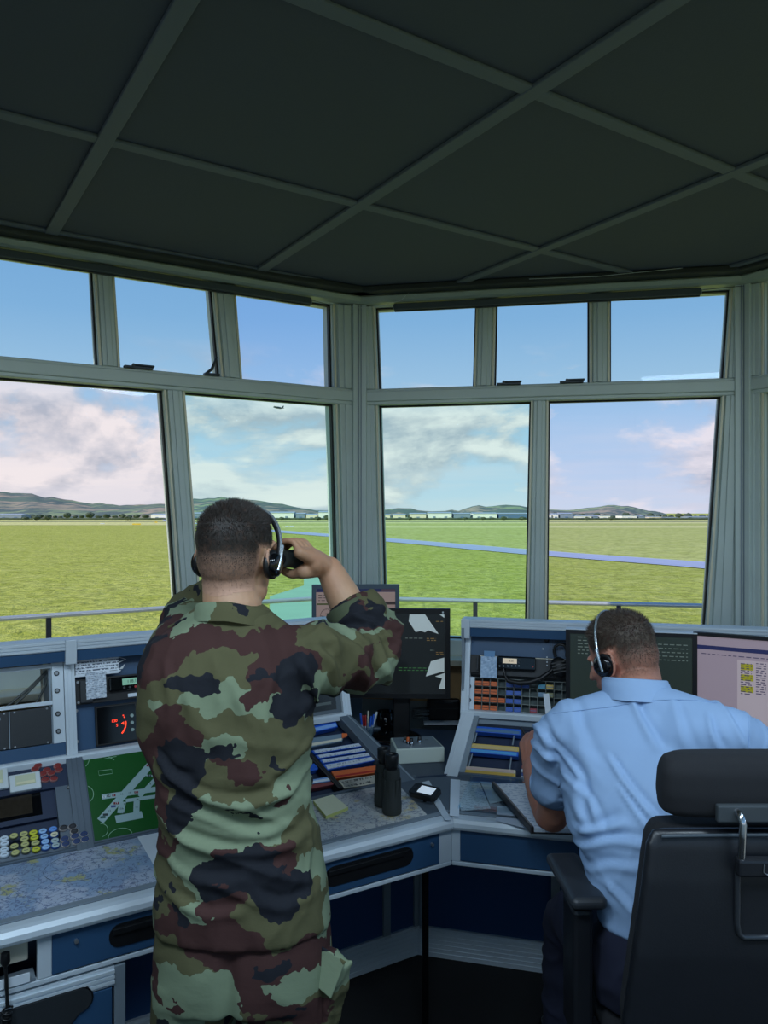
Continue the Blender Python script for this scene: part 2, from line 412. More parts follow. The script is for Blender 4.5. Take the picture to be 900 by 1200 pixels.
GR1 = grassmat('airfield_grass', (170,178,66), (190,196,84), (204,206,110)); GR2 = grassmat('mown_grass', (184,190,92), (200,204,112), (212,212,130), .5); GR3 = grassmat('dry_grass', (236,228,150), (240,232,160), (214,216,136), .3)
def gpoly(name, pts, m, z, kind='structure'):
    o = MB().add([(p[0], p[1], z) for p in pts], [tuple(range(len(pts)))]).build(name, m); o['kind'] = kind; return o
g = MB(); NX, NY = 40, 60
xs = [-9000+18000*i/NX for i in range(NX+1)]; ys = [8*(1.125**j) for j in range(NY+1)]
g.add([(x*(y+300)/9300, y, GZ) for y in ys for x in xs], [(j*(NX+1)+i, j*(NX+1)+i+1, (j+1)*(NX+1)+i+1, (j+1)*(NX+1)+i) for j in range(NY) for i in range(NX)])
o = g.build('ground_grass', GR1); o['kind'] = 'structure'
o = MB().add([(-400, -400, GZ-.5), (400, -400, GZ-.5), (400, 60, GZ-.5), (-400, 60, GZ-.5)], [(0,1,2,3)]).build('ground_near', GR1); o['kind'] = 'structure'
def band(name, y0, y1, m, dz, x0=-500, x1=1400):
    a, b = gp(450, y0).y, gp(450, y1).y
    ra = (x0-450)/900; rb = (x1-450)/900
    return gpoly(name, [(ra*b, b), (rb*b, b), (rb*a, a), (ra*a, a)][::-1], m, GZ+dz)
# px rows: lower row first (nearer)
gpoly('ground_mown_field', [(gp(-200, 613).x, gp(0, 613).y), (gp(200, 613).x, gp(0, 613).y), (gp(350,625).x, gp(350,625).y), (gp(450, 633).x, gp(450, 633).y), (gp(1100, 688).x, gp(1100, 688).y), (gp(1300, 612).x, gp(450, 612).y), (gp(600,609).x, gp(450,609).y), (gp(-200, 609).x, gp(0,609).y)], GR2, GZ+.05)
band('ground_dry_strip', 618.5, 616.2, GR3, .1, 330, 1200)
band('ground_dry_field', 613.5, 609.4, GR3, .12)
band('ground_dry_strip_left', 615.5, 612, GR3, .14, -300, 215)
band('ground_dark_strip', 611.6, 610.9, mat('hedge_dark_strip', (86,92,66), .9), .2)
# taxiways
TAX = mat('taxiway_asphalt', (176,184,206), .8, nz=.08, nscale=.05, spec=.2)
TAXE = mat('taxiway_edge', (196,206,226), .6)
def strip(name, pts, w, m, z, kind='structure'):
    L = []; R = []
    for i, p in enumerate(pts):
        a = pts[max(0, i-1)]; b = pts[min(len(pts)-1, i+1)]; d = Vector((b[0]-a[0], b[1]-a[1], 0)).normalized(); n_ = Vector((-d.y, d.x, 0))
        L.append((p[0]+n_.x*w/2, p[1]+n_.y*w/2)); R.append((p[0]-n_.x*w/2, p[1]-n_.y*w/2))
    return gpoly(name, L + R[::-1], m, GZ+z, kind)
P_ = lambda x, y: tuple(gp(x, y)[:2])
main = [P_(235, 616), P_(340, 624), P_(450, 632.5), P_(640, 649), P_(830, 663), P_(1200, 697)]
strip('taxiway_verge', main, 25, TAXE, .25); strip('taxiway', main, 20, TAX, .3)
gpoly('taxiway_far', [P_(188, 606.5), P_(198, 606.2), P_(214, 611), P_(245, 615), P_(200, 612.5), P_(186, 608)], TAX, GZ+.33)
GREFL = mat('pale_reflection_paint', (150,196,160), .85, nz=.1, nscale=.2)
gpoly('reflection_patch', [P_(356, 676), P_(432, 676), P_(432, 760), P_(316, 760), P_(316, 700), P_(356, 687)], GREFL, GZ+.2)  # reflection in the window glass, painted as a pale patch on the ground
# distant hills
def hills():
    prof = [(-900,596),(-500,585),(-200,574),(-60,573),(0,576),(30,578),(60,583),(110,590),(150,592),(200,590),(230,585),(255,583),(300,586),(330,591),(370,598),(420,599),(450,597),(470,595),(500,599),(535,598),(560,593),(600,592),(640,597),(665,598),(690,595),(715,592),(735,593),(760,598),(790,604),(840,606),(1000,607),(1300,600),(1800,598)]
    def top(x):
        for (a, b), (c, d) in zip(prof, prof[1:]):
            if a <= x <= c: t = (x-a)/(c-a); t = t*t*(3-2*t); return b+(d-b)*t
        return 606
    m, g, p, tc = newmat('hill_fields', 1, .05); ob = tc.outputs['Object']
    v = g.new('ShaderNodeTexVoronoi'); v.inputs['Scale'].default_value = 1; g.lk(g.mapping(ob, scl=(.006, .0012, .01)), v.inputs['Vector'])
    sp = g.new('ShaderNodeSeparateColor'); g.lk(v.outputs['Color'], sp.inputs[0])
    c = g.mix(g.step(sp.outputs[0], .4, .6), lin((112,128,112)), lin((158,172,128)))  # distance haze is greyed into the field colours
    c = g.mix(g.step(sp.outputs[1], .62, .7), c, lin((176,160,138)))
    n = g.noise(g.mapping(ob, scl=(.012, .003, .03)), 1, 4, .7)
    c = g.mix(g.step(n, .46, .54), c, lin((104,118,112))); g.lk(c, p.inputs['Base Color'])
    NXh, NYh = 340, 14; vs = []; Y0, Y1 = 2300, 4600
    for j in range(NYh+1):
        t = j/NYh; Y = Y0 + (Y1-Y0)*t
        for i in range(NXh+1):
            x = -900 + 2700*i/NXh
            zr = H + (600-top(x))/900*Y1 + 9*noise.noise(Vector((x*.09, 3, 1))) + 5*noise.noise(Vector((x*.5, 8, 1)))
            z0 = GZ-4; s = t**.8
            z = z0 + (zr-z0)*s + (12*noise.noise(Vector((x*.03, t*4, 7))))*s*(1-s)*3
            vs.append(((x-450)/900*Y, Y, z))
    for i in range(NXh+1):
        x = -900+2700*i/NXh; vs.append(((x-450)/900*6500, 6500, GZ-4))
    fs = [(j*(NXh+1)+i, j*(NXh+1)+i+1, (j+1)*(NXh+1)+i+1, (j+1)*(NXh+1)+i) for j in range(NYh+1) for i in range(NXh)]
    o = MB().add(vs, fs, True).build('hills', m); o['kind'] = 'structure'
hills()
# warehouses on the far side of the airfield
WH = [mat('warehouse_white', (252,249,240), .7, nz=.05, nscale=.1), mat('warehouse_cream', (244,232,206), .7), mat('warehouse_grey', (140,156,172), .6), mat('warehouse_roof', (176,186,196), .5), mat('warehouse_blue', (96,124,160), .6)]
# x0,x1,ytop,wall material, distance, position words
houses = [(-60,26,602,2,1950,'long low grey depot at the far left edge of the airfield'),
 (176,206,602,0,1900,'white hangar with dark doors beyond the left window'),
 (222,262,600.5,2,1850,'grey blue shed just left of the uniformed head'),
 (310,345,599.5,0,1850,'white warehouse right of the uniformed head'),
 (346,358,601,2,1900,'small grey shed between two white warehouses'),
 (358,372,602,1,1850,'small cream building left of the corner post'),
 (372.5,400,598.8,0,1950,'bright white warehouse directly left of the corner post'),
 (446,458,602.5,1,1850,'little cream building right of the corner post'),
 (460,476,602.3,1,1850,'second cream building right of the corner post'),
 (480,500,601,1,1850,'cream faced building with grey roof left of the long white roof'),
 (501.2,530,600,0,1900,'long white roofed warehouse below the left hump of hill'),
 (531,552,601,2,1850,'grey blue warehouse between two white ones'),
 (553.5,583,600.5,0,1850,'broad bright white warehouse left of the middle mullion'),
 (584,621,601,4,1880,'blue grey warehouse with pale panels beside the middle mullion'),
 (623,634,600.5,1,2050,'pale pinkish building behind the blue grey warehouse'),
 (640,647,602,0,1850,'narrow white building right of the middle mullion'),
 (648,655,601.5,0,1850,'second narrow white building right of the middle mullion'),
 (656,672,601,2,1850,'grey blue block below the right hill'),
 (672,694,604,0,1800,'wide low white warehouse below the right hill'),
 (694.8,701.8,604,2,1850,'tiny grey shed between low warehouses'),
 (702,716,603.5,0,1850,'white warehouse with grey end below the hill top'),
 (728,747,603.5,0,1850,'pale warehouse below the right slope of the hill'),
 (748,757,604.5,2,1850,'grey shed right of the pale warehouse'),
 (760,776,605,1,1850,'low cream building near the hill foot'),
 (778,796,606,2,1880,'low grey building near the hill foot'),
 (806,840,605,2,1850,'long low grey building at the right end of the airfield')]
for hi, (x0, x1, yt, mi, D, lab) in enumerate(houses):
    D = 1850 if mi != 3 else D; x0 += .8; x1 -= .8
    xa, xb = (x0-450)/900*D, (x1-450)/900*D; zt = H + (600-yt)/900*D; w = xb-xa
    t = thing('warehouse', lab, 'building', (xa, D, GZ))
    h = zt-GZ; dp = 50
    b = MB(); b.box(0, w, 0, dp, -.5, h*.86); b.build('wall', WH[mi], t)
    b = MB(); b.profile([(0-1, h*.86), (dp/2, h), (dp+1, h*.86), (dp+1, h*.83), (-1, h*.83)], -1, w+1); b.build('roof', WH[3], t)
    nd = max(1, int(w/26))
    for k in range(nd):
        cx = w*(k+.5)/nd; MB().box(cx-3.5, cx+3.5, -.4, .3, 0, h*.42).build('loading_door', WH[2] if mi != 2 else WH[4], t)
# trees in front of and between the buildings
TREEM = mat('tree_leaves', (74,88,66), .95, nz=.35, nscale=.25, bump=.6, bscale=.8); TRUNK = mat('bark', (70,60,50), .9)
def treemesh(seed):
    rnd = random.Random(seed); b = bmesh.new(); bmesh.ops.create_icosphere(b, subdivisions=3, radius=1)
    for v in b.verts:
        d = 1+.32*noise.noise(v.co*1.6+Vector((seed, 0, 0)))+.16*noise.noise(v.co*4+Vector((0, seed, 0)))
        v.co = Vector((v.co.x*d, v.co.y*d, v.co.z*d*.8+.95))
    me = bpy.data.meshes.new('crown'); b.to_mesh(me); b.free(); me.materials.append(TREEM); return me
tms = [treemesh(i) for i in range(4)]
trunkme = None
def tree(x, yb, wpx, D, lab, grp=None):
    s = wpx/900*D/2; t = thing('tree', lab, 'tree', ((x-450)/900*D, D, GZ), grp)
    c = bpy.data.objects.new('crown', random.choice(tms)); COL.objects.link(c); c.parent = t; c.scale = (s, s, s*random.uniform(.55, .85)); c.rotation_euler.z = random.uniform(0, 6)
    tr = MB().lathe([(s*.1, 0), (s*.07, s*.6)], seg=8).build('trunk', TRUNK, t)
    return t
rt = random.Random(3)
spots = [(384,9,1700),(372,8,1700),(330,6,1700),(30,8,1720),(42,10,1700),(56,9,1700),(150,8,1700),(590,7,1700),(612,8,1700),(545,6,1700),(566,6,1700),(688,6,1700),(716,7,1700),(480,6,1700)]
for (x, w, D) in spots: tree(x, 609, w, D, 'rounded dark tree in front of the warehouses across the airfield', 'trees before the warehouses')
for (xa_, xb_) in ((18, 178), (222, 400), (452, 622), (645, 838)):
    x = xa_
    while x < xb_:
        w_ = rt.uniform(6, 12); tree(x+w_/2, 607, w_*.8, 2200, 'dark tree in the belt behind the warehouses below the hills', 'tree belt below the hills'); x += w_*.98
# hedges along the field edge
for i, (a, b) in enumerate(((-100, 195), (225, 400), (445, 622), (640, 835))):
    D = 1780; n_ = 60; xa = (a-450)/900*D; xb = (b-450)/900*D; m = MB()
    rr = [2.2+1.8*abs(noise.noise(Vector((k*.7, i*9, 0)))) for k in range(n_+1)]
    m.tube([(xa+(xb-xa)*k/n_, D+2*math.sin(k), GZ+1.2+rr[k]*.3) for k in range(n_+1)], rr, 8)
    o = m.build('hedge', TREEM); tag(o, ['dark hedge along the field edge beyond the left pane', 'dark hedge below the warehouses left of the corner post', 'dark hedge along the field edge left of the middle mullion', 'dark hedge along the field edge right of the middle mullion'][i], 'hedge')
# airfield marker boards and bits
def board(px, py, wpx, hpx, m, lab, nm='marker_board', cat='marker board'):
    p = gp(px, py); s = p.y/900; t = thing(nm, lab, cat, (p.x, p.y, GZ))
    w, h = wpx*s, hpx*s
    MB().box(-w/2, w/2, -.15, .15, h*.25, h).build('board', m, t)
    for q in (-.35, .35): MB().box(w*q-.1, w*q+.1, -.1, .1, 0, h*.3).build('post', DKGREY, t)
YB = mat('yellow_board', (232,200,40), .5)
board(336.5, 618, 4, 2, WHITE, 'white marker board left of its twin, near the far taxiway'); board(342, 618, 5, 2, WHITE, 'white marker board right of its twin, near the far taxiway')
board(160, 615.5, 10, 2, YB, 'long low yellow board on the grass beyond the left pane'); board(183, 613, 3, 1.6, YB, 'small yellow board beside the far taxiway')
board(120, 614.5, 5, 1.5, WHITE, 'small white board on the grass left of the long yellow board'); board(42, 608.5, 12, 3.5, DKGREY, 'dark shelter with pale gaps far off at the left', 'shelter', 'shelter')
board(150, 611.5, 6, 1.5, DKGREY, 'small dark board beyond the long yellow board'); board(855, 630, 5, 1.5, WHITE, 'pale board far off by the right corner post')
# aeroplane in the sky
pm = mat('aeroplane_dark', (44,66,78), .5)
pl = thing('aeroplane', 'small dark aeroplane flying in the sky in the second left pane', 'aeroplane', Matrix.Translation(at(326, 477.7, 400)) @ Euler((0, math.radians(8), math.radians(-10))).to_matrix().to_4x4())
MB().lathe([(.02, -2.9), (.35, -2.2), (.55, -.5), (.5, .8), (.2, 2.4), (.05, 2.8)], axis=(1,0,0), seg=12).build('fuselage', pm, pl)
MB().prism([(-.9, -4.6), (.1, -4.6), (.6, 0), (.1, 4.6), (-.9, 4.6), (-1.1, 0)], -.1, .1).build('wing', pm, pl)
MB().add([(1.9, -.06, .2), (2.8, -.06, .1), (3.0, -.06, 1.3), (2.5, -.06, 1.3), (1.9, .06, .2), (2.8, .06, .1), (3.0, .06, 1.3), (2.5, .06, 1.3)], [(0,1,2,3),(7,6,5,4),(0,4,5,1),(1,5,6,2),(2,6,7,3),(3,7,4,0)]).build('tail_fin', pm, pl)
MB().prism([(2.1, -1.6), (2.8, -1.6), (2.9, 0), (2.8, 1.6), (2.1, 1.6), (2.0, 0)], .05, .15).build('tailplane', pm, pl)
# balcony and railing outside the glass
def offs(P, d, s): return P.o + P.ex*s - P.ez*d
BD = 1.25; pts = []
a = V7 - PL.ez*BD - PL.ex*.5; 
def isect(p, d, q, e):
    k = ((q.x-p.x)*e.y-(q.y-p.y)*e.x)/(d.x*e.y-d.y*e.x); return p + d*k
cL = isect(V0-PL.ez*BD, PL.ex, V0-PR.ez*BD, PR.ex); cR = isect(V1-PR.ez*BD, PR.ex, V1-PT.ez*BD, PT.ex)
a0 = V7-PL.ez*BD-PL.ex*.52; a9 = cR + PT.ex*2.4
inner = [V7-PL.ez*.17, V0-(PL.ez+PR.ez).normalized()*.18, V1-(PR.ez+PT.ez).normalized()*.18, V2-PT.ez*.17]
struct(MB().prism([(p.x, p.y) for p in (a0-PL.ez*.1, cL, cR, a9)][::-1] + [(p.x, p.y) for p in inner], -.05, .08).build('balcony_floor', mat('balcony_concrete', (150,150,146), .9)))
RZh = 1.19
rl = thing('railing', 'slim steel balcony railing running outside the tower windows', 'railing', (cL.x, cL.y, .08))
off = -Vector((cL.x, cL.y, .08))
m = MB(); m.tube([Vector((p.x, p.y, RZh)) + off for p in (a0, cL, cR, a9)], .014, 10); m.build('handrail', mat('rail_bright', (206,210,206), .3, .5), rl)
m = MB(); m.tube([Vector((p.x, p.y, .5)) + off for p in (a0, cL, cR, a9)], .009, 8); m.build('lower_rail', DKGREY, rl)
for (A, B, px) in ((a0, cL, 57), (a0, cL, 225), (cL, cR, 557), (cL, cR, 725)):
    r = ray(px, 700); d = (B-A); k = (A.y*r.x - A.x)/(d.x - d.y*r.x); q = A + d*k
    MB().box(-.013, .013, -.013, .013, .0, RZh-.08-.012, M=Matrix.Translation(Vector((q.x, q.y, .08)) + off) @ RZ(math.atan2(d.y, d.x))).build('post', mat('rail_post_dark', (44,44,50), .5), rl)
# ---------------------------------------------------------------- world
w = bpy.data.worlds.new('sky_world'); SC.world = w; w.use_nodes = True; g = NT(w); bg = g.n['Background']
tc = g.new('ShaderNodeTexCoord'); vec = tc.outputs['Generated']
sp = g.new('ShaderNodeSeparateXYZ'); g.lk(vec, sp.inputs[0]); z = sp.outputs[2]
ramp = g.new('ShaderNodeValToRGB'); cr = ramp.color_ramp; g.lk(g.math('MULTIPLY', z, 1.0, clamp=True), ramp.inputs[0])
stops = [(0, (214,228,238)), (.05, (196,220,240)), (.13, (168,208,236)), (.24, (132,184,228)), (.38, (108,164,218)), (1, (76,132,200))]
cr.elements[0].position = 0; cr.elements[1].position = 1
cr.elements[0].color = (*lin(stops[0][1]), 1); cr.elements[1].color = (*lin(stops[-1][1]), 1)
for p_, c_ in stops[1:-1]:
    e = cr.elements.new(p_); e.color = (*lin(c_), 1)
# clouds: noise in direction space, flattened
cv = g.mapping(vec, loc=(3.1, .7, 0), scl=(1.0, 1.0, 2.6))
n1 = g.noise(cv, 3.4, 8, .56, .25); n2 = g.noise(g.mapping(vec, loc=(3.1, .7, .05), scl=(1, 1, 2.6)), 3.4, 8, .56, .25)
low = g.step(z, .215, .12)     # clouds only low down
leftb = g.step(sp.outputs[0], .5, -.5)
th = g.math('SUBTRACT', .585, g.math('MULTIPLY', low, .13)); th = g.math('SUBTRACT', th, g.math('MULTIPLY', leftb, .055))
d_ = g.math('SUBTRACT', n1, th); mask = g.math('MULTIPLY', g.step(d_, 0, .07), low)
shade = g.step(g.math('SUBTRACT', n1, n2), -.06, .05)
ccol = g.mix(shade, lin((186,192,202)), lin((252,245,240)))
col = g.mix(g.math('MULTIPLY', mask, .93), ramp.outputs[0], ccol)
# thin haze streaks near the horizon
n3 = g.noise(g.mapping(vec, scl=(1.2, 1.2, 14)), 2.2, 5, .6); hz = g.math('MULTIPLY', g.step(z, .13, .02), g.step(n3, .42, .62))
col = g.mix(g.math('MULTIPLY', hz, .6), col, lin((226,228,234)))
below = g.math('LESS_THAN', z, -.002); col = g.mix(below, col, lin((96,108,96)))
g.lk(col, bg.inputs[0]); bg.inputs[1].default_value = 1.0
sun = bpy.data.lights.new('sun', 'SUN'); sun.energy = 4.2; sun.angle = .01; sun.color = (1, .93, .8)
so = bpy.data.objects.new('sun', sun); COL.objects.link(so); sd = Vector((-.74, -.42, .56)); so.rotation_euler = sd.to_track_quat('Z', 'Y').to_euler()
# added unseen fill lamps brightening the room, behind and above the camera
for i, (x, y) in enumerate(((.1, .35), (-.9, .5), (1.3, .8))):
    l = bpy.data.lights.new('fill_light', 'AREA'); l.shape = 'RECTANGLE'; l.size = .55; l.size_y = .55; l.energy = 22; l.color = (.66, .84, 1)
    lo = bpy.data.objects.new('fill_lamp', l); COL.objects.link(lo); lo.location = (x, y, ZC-.03)
    t = thing('fill_panel', ['added square white fill light panel nearest the rear windows', 'added square white fill light panel on the left side behind the viewer', 'added square white fill light panel on the right side behind the viewer'][i], 'fill light', (x, y, ZC-.03))
    MB().box(-.3, .3, -.3, .3, .012, .028).build('housing', WHITE, t, bevel=.003)
    MB().box(-.28, .28, -.28, .28, .006, .012).build('fill_diffuser', mat('fill_diffuser', (235,240,240), .6, emit=(220,235,255), estr=.6), t)
# ---------------------------------------------------------------- camera
cam = bpy.data.cameras.new('camera'); co = bpy.data.objects.new('camera', cam); COL.objects.link(co); SC.camera = co
co.location = CAM; co.rotation_euler = (PI/2, 0, 0); cam.sensor_fit = 'HORIZONTAL'; cam.sensor_width = 36; cam.lens = 36; cam.clip_start = .05; cam.clip_end = 20000
SC.view_settings.view_transform = 'Standard'; SC.view_settings.look = 'None'; SC.view_settings.gamma = 1; SC.view_settings.use_curve_mapping = False; SC.view_settings.exposure = 0
SC.cycles.use_denoising = True; SC.cycles.max_bounces = 8; SC.cycles.transparent_max_bounces = 16
# ================================================================= CONSOLES
CC = Vector((.217, 2.462, 0)); UP = Vector((0,0,1))
aL = 31.1; aR = -14.5
dL = dir2(aL); nL = Vector((-dL.y, dL.x, 0)); dR = dir2(aR); nR = Vector((-dR.y, dR.x, 0))
ML = frame(CC, dL, nL, UP); MR = frame(CC, dR, nR, UP)
DZ = .775
class Side: pass
S_L = Side(); S_L.M = ML; S_L.d = dL; S_L.n = nL; S_L.ub = .36; S_L.uf = .56; S_L.zf = .985; S_L.zt = 1.347
S_R = Side(); S_R.M = MR; S_R.d = dR; S_R.n = nR; S_R.ub = .39; S_R.uf = .57; S_R.zf = .962; S_R.zt = 1.325
for s in (S_L, S_R):
    W = lambda t, u, z, s=s: s.M @ Vector((t, u, z))
    s.W = W
    s.top = Plane(W(0, 0, DZ), s.d, s.n)
    s.slope = Plane(W(0, s.ub, DZ), s.d, W(0, s.uf, s.zf)-W(0, s.ub, DZ))
    s.slen = math.hypot(s.uf-s.ub, s.zf-DZ)
    s.face = Plane(W(0, s.uf, s.zf), s.d, W(0, s.uf+.07, s.zt-.055)-W(0, s.uf, s.zf))
    s.flen = math.hypot(.07, s.zt-.055-s.zf)
    s.front = Plane(W(0, .012, 0), s.d, UP)
L_END = -1.9; R_END = 1.62
def px_t(P, x, y): return P.uv(x, y)[0]
tpost = (px_t(S_L.face, 75, 800), px_t(S_L.face, 87.5, 800))
tLr = px_t(S_L.face, 406, 790)              # right end of the left console
tR0 = px_t(S_R.face, 541, 800)              # left end of the right console
def bay_span():
    return tpost
# ---- worktops with bullnose
def worktop(name, s, poly, label, t0, t1, miter0, miter1):
    t = thing(name, label, 'worktop', s.M)
    MB().prism(poly, DZ-.022, DZ-.001).build('board', SLOPE, t)
    # aluminium nosing swept along t, mitred at the corner
    prof = [(-.0, -.001), (-.012, -.004), (-.020, -.014), (-.022, -.026), (-.018, -.036), (-.006, -.040), (.026, -.040), (.026, -.001)]
    vs = []; n_ = len(prof)
    for (tt, mi) in ((t0, miter0), (t1, miter1)):
        for (u, z) in prof: vs.append((tt + mi*u, u, DZ+z))
    b = MB(); b.add(vs, [tuple(range(n_)), tuple(reversed(range(n_, 2*n_)))] + [(i, n_+i, n_+(i+1) % n_, (i+1) % n_) for i in range(n_)])
    b.build('nosing', ALU, t, bevel=.003)
    vs = []; pr2 = [(.0262, -.003), (.046, -.003), (.046, .002), (.0262, .002)]
    for (tt, mi) in ((t0, miter0), (t1, miter1)):
        for (u, z) in pr2: vs.append((tt + mi*u, u, DZ+z))
    MB().add(vs, [(0,1,2,3),(7,6,5,4)] + [(i, 4+i, 4+(i+1) % 4, (i+1) % 4) for i in range(4)]).build('edge_strip', ALUD, t)
    return t
mi = math.tan(math.radians((aL-aR)/2))     # mitre of the inside corner
# bisector at the corner: for u>0 the left board shortens, the right board starts later
ub = S_L.ub; BU = .026
worktop('worktop', S_L, [(L_END, BU), (.011, BU), (.02, .06), (.105, ub-.005), (L_END, ub)], 'long left worktop with pale rounded metal nosing, carrying the charts', L_END, 0, 0, mi*-0 + .40)
worktop('worktop', S_R, [(-.011, BU), (R_END, BU), (R_END, S_R.ub), (-.02, S_R.ub), (-.15, .30), (-.12, .2)], 'right worktop with rounded metal nosing under the open notebook', 0, R_END, -.40, 0)
# bright seam strip between the two worktops
pts = [atz(529, 961, DZ+.001), atz(521, 961, DZ+.001), atz(494, 917, DZ+.001), atz(503, 915, DZ+.001)]
o = MB().prism([(p.x, p.y) for p in pts], DZ, DZ+.0025).build('joint_strip', ALU, bevel=.0008); tag(o, 'narrow metal joint strip where the two worktops meet', 'joint strip')
# ---- left console
def console(s, t0, t1, posts, label, name='control_console'):
    """frame rails, side cheeks, fascia, canopy.  local axes t,u,z"""
    c = thing(name, label, 'console', s.M)
    uf, zf, zt, ub = s.uf, s.zf, s.zt, s.ub
    ut = uf+.07; zc = zt-.055
    # top rail with grooves
    b = MB(); b.profile([(ut-.045, zt-.033), (ut-.045, zt-.003), (ut-.04, zt), (ut+.03, zt), (ut+.03, zt-.033)], t0, t1)
    for k in range(3): b.profile([(ut-.049, zt-.030+k*.010), (ut-.049, zt-.024+k*.010), (ut-.045, zt-.024+k*.010), (ut-.045, zt-.030+k*.010)], t0, t1)
    b.build('top_rail', ALU, c)
    MB().profile([(ut-.040, zt-.068), (ut-.042, zt-.034), (ut-.02, zt-.034), (ut-.02, zt-.068)], t0+.006, t1-.006).build('fascia', BLUE, c)
    MB().profile([(ut-.02, zt-.060), (ut-.02, zt-.034), (ut+.15, zt-.034), (ut+.15, zt-.060)], t0+.006, t1-.006).build('canopy', BLUED, c)
    # bottom rail of upright
    MB().profile([(uf-.012, zf-.016), (uf-.014, zf+.004), (uf-.008, zf+.010), (uf+.02, zf+.010), (uf+.02, zf-.016)], t0, t1).build('sill_rail', ALU, c, bevel=.002)
    for q in posts:
        for (a, b_) in (q,):
            p = MB(); P = s.face
            Ml = s.M.inverted() @ P.M
            p.box(a, b_, -.004, s.flen+.01, -.03, .008, M=Ml)
            for k in (.3, .7): p.box(a+(b_-a)*k-.0012, a+(b_-a)*k+.0012, 0, s.flen, .008, .0095, M=Ml)
            p.build('upright_post', ALU, c, bevel=.0015)
            MB().box(a-.001, b_+.001, ut-.056, ut-.04, zt-.075, zt+.001).build('rail_joint', ALU, c, bevel=.002)
    return c
def cheek(s, ta, tb, c, m=SLOPE):
    """slanting side member between worktop and upright"""
    Ml = s.M.inverted() @ s.slope.M; b = MB(); b.box(ta, tb, -.012, s.slen+.006, -.03, .010, M=Ml)
    for k in (.3, .62): b.box(ta+(tb-ta)*k-.001, ta+(tb-ta)*k+.001, 0, s.slen, .010, .0115, M=Ml)
    return b.build('slanted_rail', m, c, bevel=.002)
consL = console(S_L, L_END, tLr, [tpost, (tLr-.032, tLr)], 'blue control console on the left with equipment bays above the charts')
consR = console(S_R, tR0, R_END, [(tR0, tR0+.032), (tR0+.575, tR0+.607)], 'blue control console on the right before the seated man', 'control_console')
# left slanted parts: posts
t1_ = px_t(S_L.slope, 84, 930); t2_ = px_t(S_L.slope, 104, 930)
cheek(S_L, tpost[0]-.004, tpost[1]+.012, consL); 
# right end of left console slope: dark rail from (404,841) to (470,897)
a_ = S_L.slope.uv(395, 843); b_ = S_L.slope.uv(461, 905); c_ = S_L.slope.uv(482, 905); d_ = S_L.slope.uv(406, 838)
Ml = S_L.M.inverted() @ S_L.slope.M
MB().prism([(b_[0], -.012), (c_[0], -.012), (d_[0]+.004, S_L.slen+.006), (a_[0], S_L.slen+.006)], -.03, .010, M=Ml).build('slanted_rail', SLOPE, consL, bevel=.002)
MB().prism([(c_[0]-.012, -.012), (c_[0]-.006, -.012), (d_[0]-.004, S_L.slen), (d_[0]-.010, S_L.slen)], .010, .012, M=Ml).build('slanted_rail_groove', ALUD, consL)
# right console slanted end rail
e0 = S_R.slope.uv(521, 903); e1 = S_R.slope.uv(537, 906); e2 = S_R.slope.uv(556, 846); e3 = S_R.slope.uv(541, 842)
Mr = S_R.M.inverted() @ S_R.slope.M
b = MB(); b.prism([(e0[0], -.012), (e1[0], -.012), (e2[0], S_R.slen), (e3[0], S_R.slen)], -.03, .012, M=Mr)
b.prism([(e0[0]+.014, -.01), (e0[0]+.017, -.01), (e3[0]+.016, S_R.slen), (e3[0]+.013, S_R.slen)], .012, .0135, M=Mr)
b.build('slanted_rail', ALU, consR, bevel=.002)
b = MB(); b.prism([(e1[0], -.002), (e1[0]+.022, -.002), (e2[0]+.018, S_R.slen), (e2[0], S_R.slen)], -.03, .004, M=Mr); b.build('inner_flange', ALUD, consR, bevel=.001)
# slope floors (recessed trays) and end panels
def slope_tray(s, t0, t1, c, m, depth=-.03, nm='slope_tray'):
    Ml = s.M.inverted() @ s.slope.M; return MB().box(t0, t1, -.02, s.slen+.03, depth-.006, depth, M=Ml).build(nm, m, c)
slope_tray(S_L, L_END, tpost[0], consL, BLUED); 
slope_tray(S_L, tpost[1]+.5, d_[0]+.02, consL, BLUED, -.05)
slope_tray(S_R, tR0-.0, R_END, consR, BLUED, -.05)
# lower front lip between worktop and slope
MB().box(L_END, .10, ub-.006, ub+.006, DZ-.02, DZ+.008).build('front_lip', SLOPE, consL, bevel=.002)
MB().box(-.04, R_END, S_R.ub-.006, S_R.ub+.006, DZ-.02, DZ+.010).build('front_lip', SLOPE, consR, bevel=.002)
# back shells



tb0 = tpost[0]-.50
MB().box(tLr-.012, tLr-.002, S_L.uf+.01, .83, DZ, S_L.zt-.034).build('end_panel', BLUED, consL)
MB().box(tpost[1], tLr-.012, .80, .81, .3, S_L.zt-.06).build('back_panel', BLUED, consL)
MB().box(tR0+.002, tR0+.012, S_R.uf+.01, .85, DZ, S_R.zt-.034).build('end_panel', ALUD, consR)
MB().box(tR0, R_END, .84, .85, .3, S_R.zt-.06).build('back_panel', BLUED, consR)
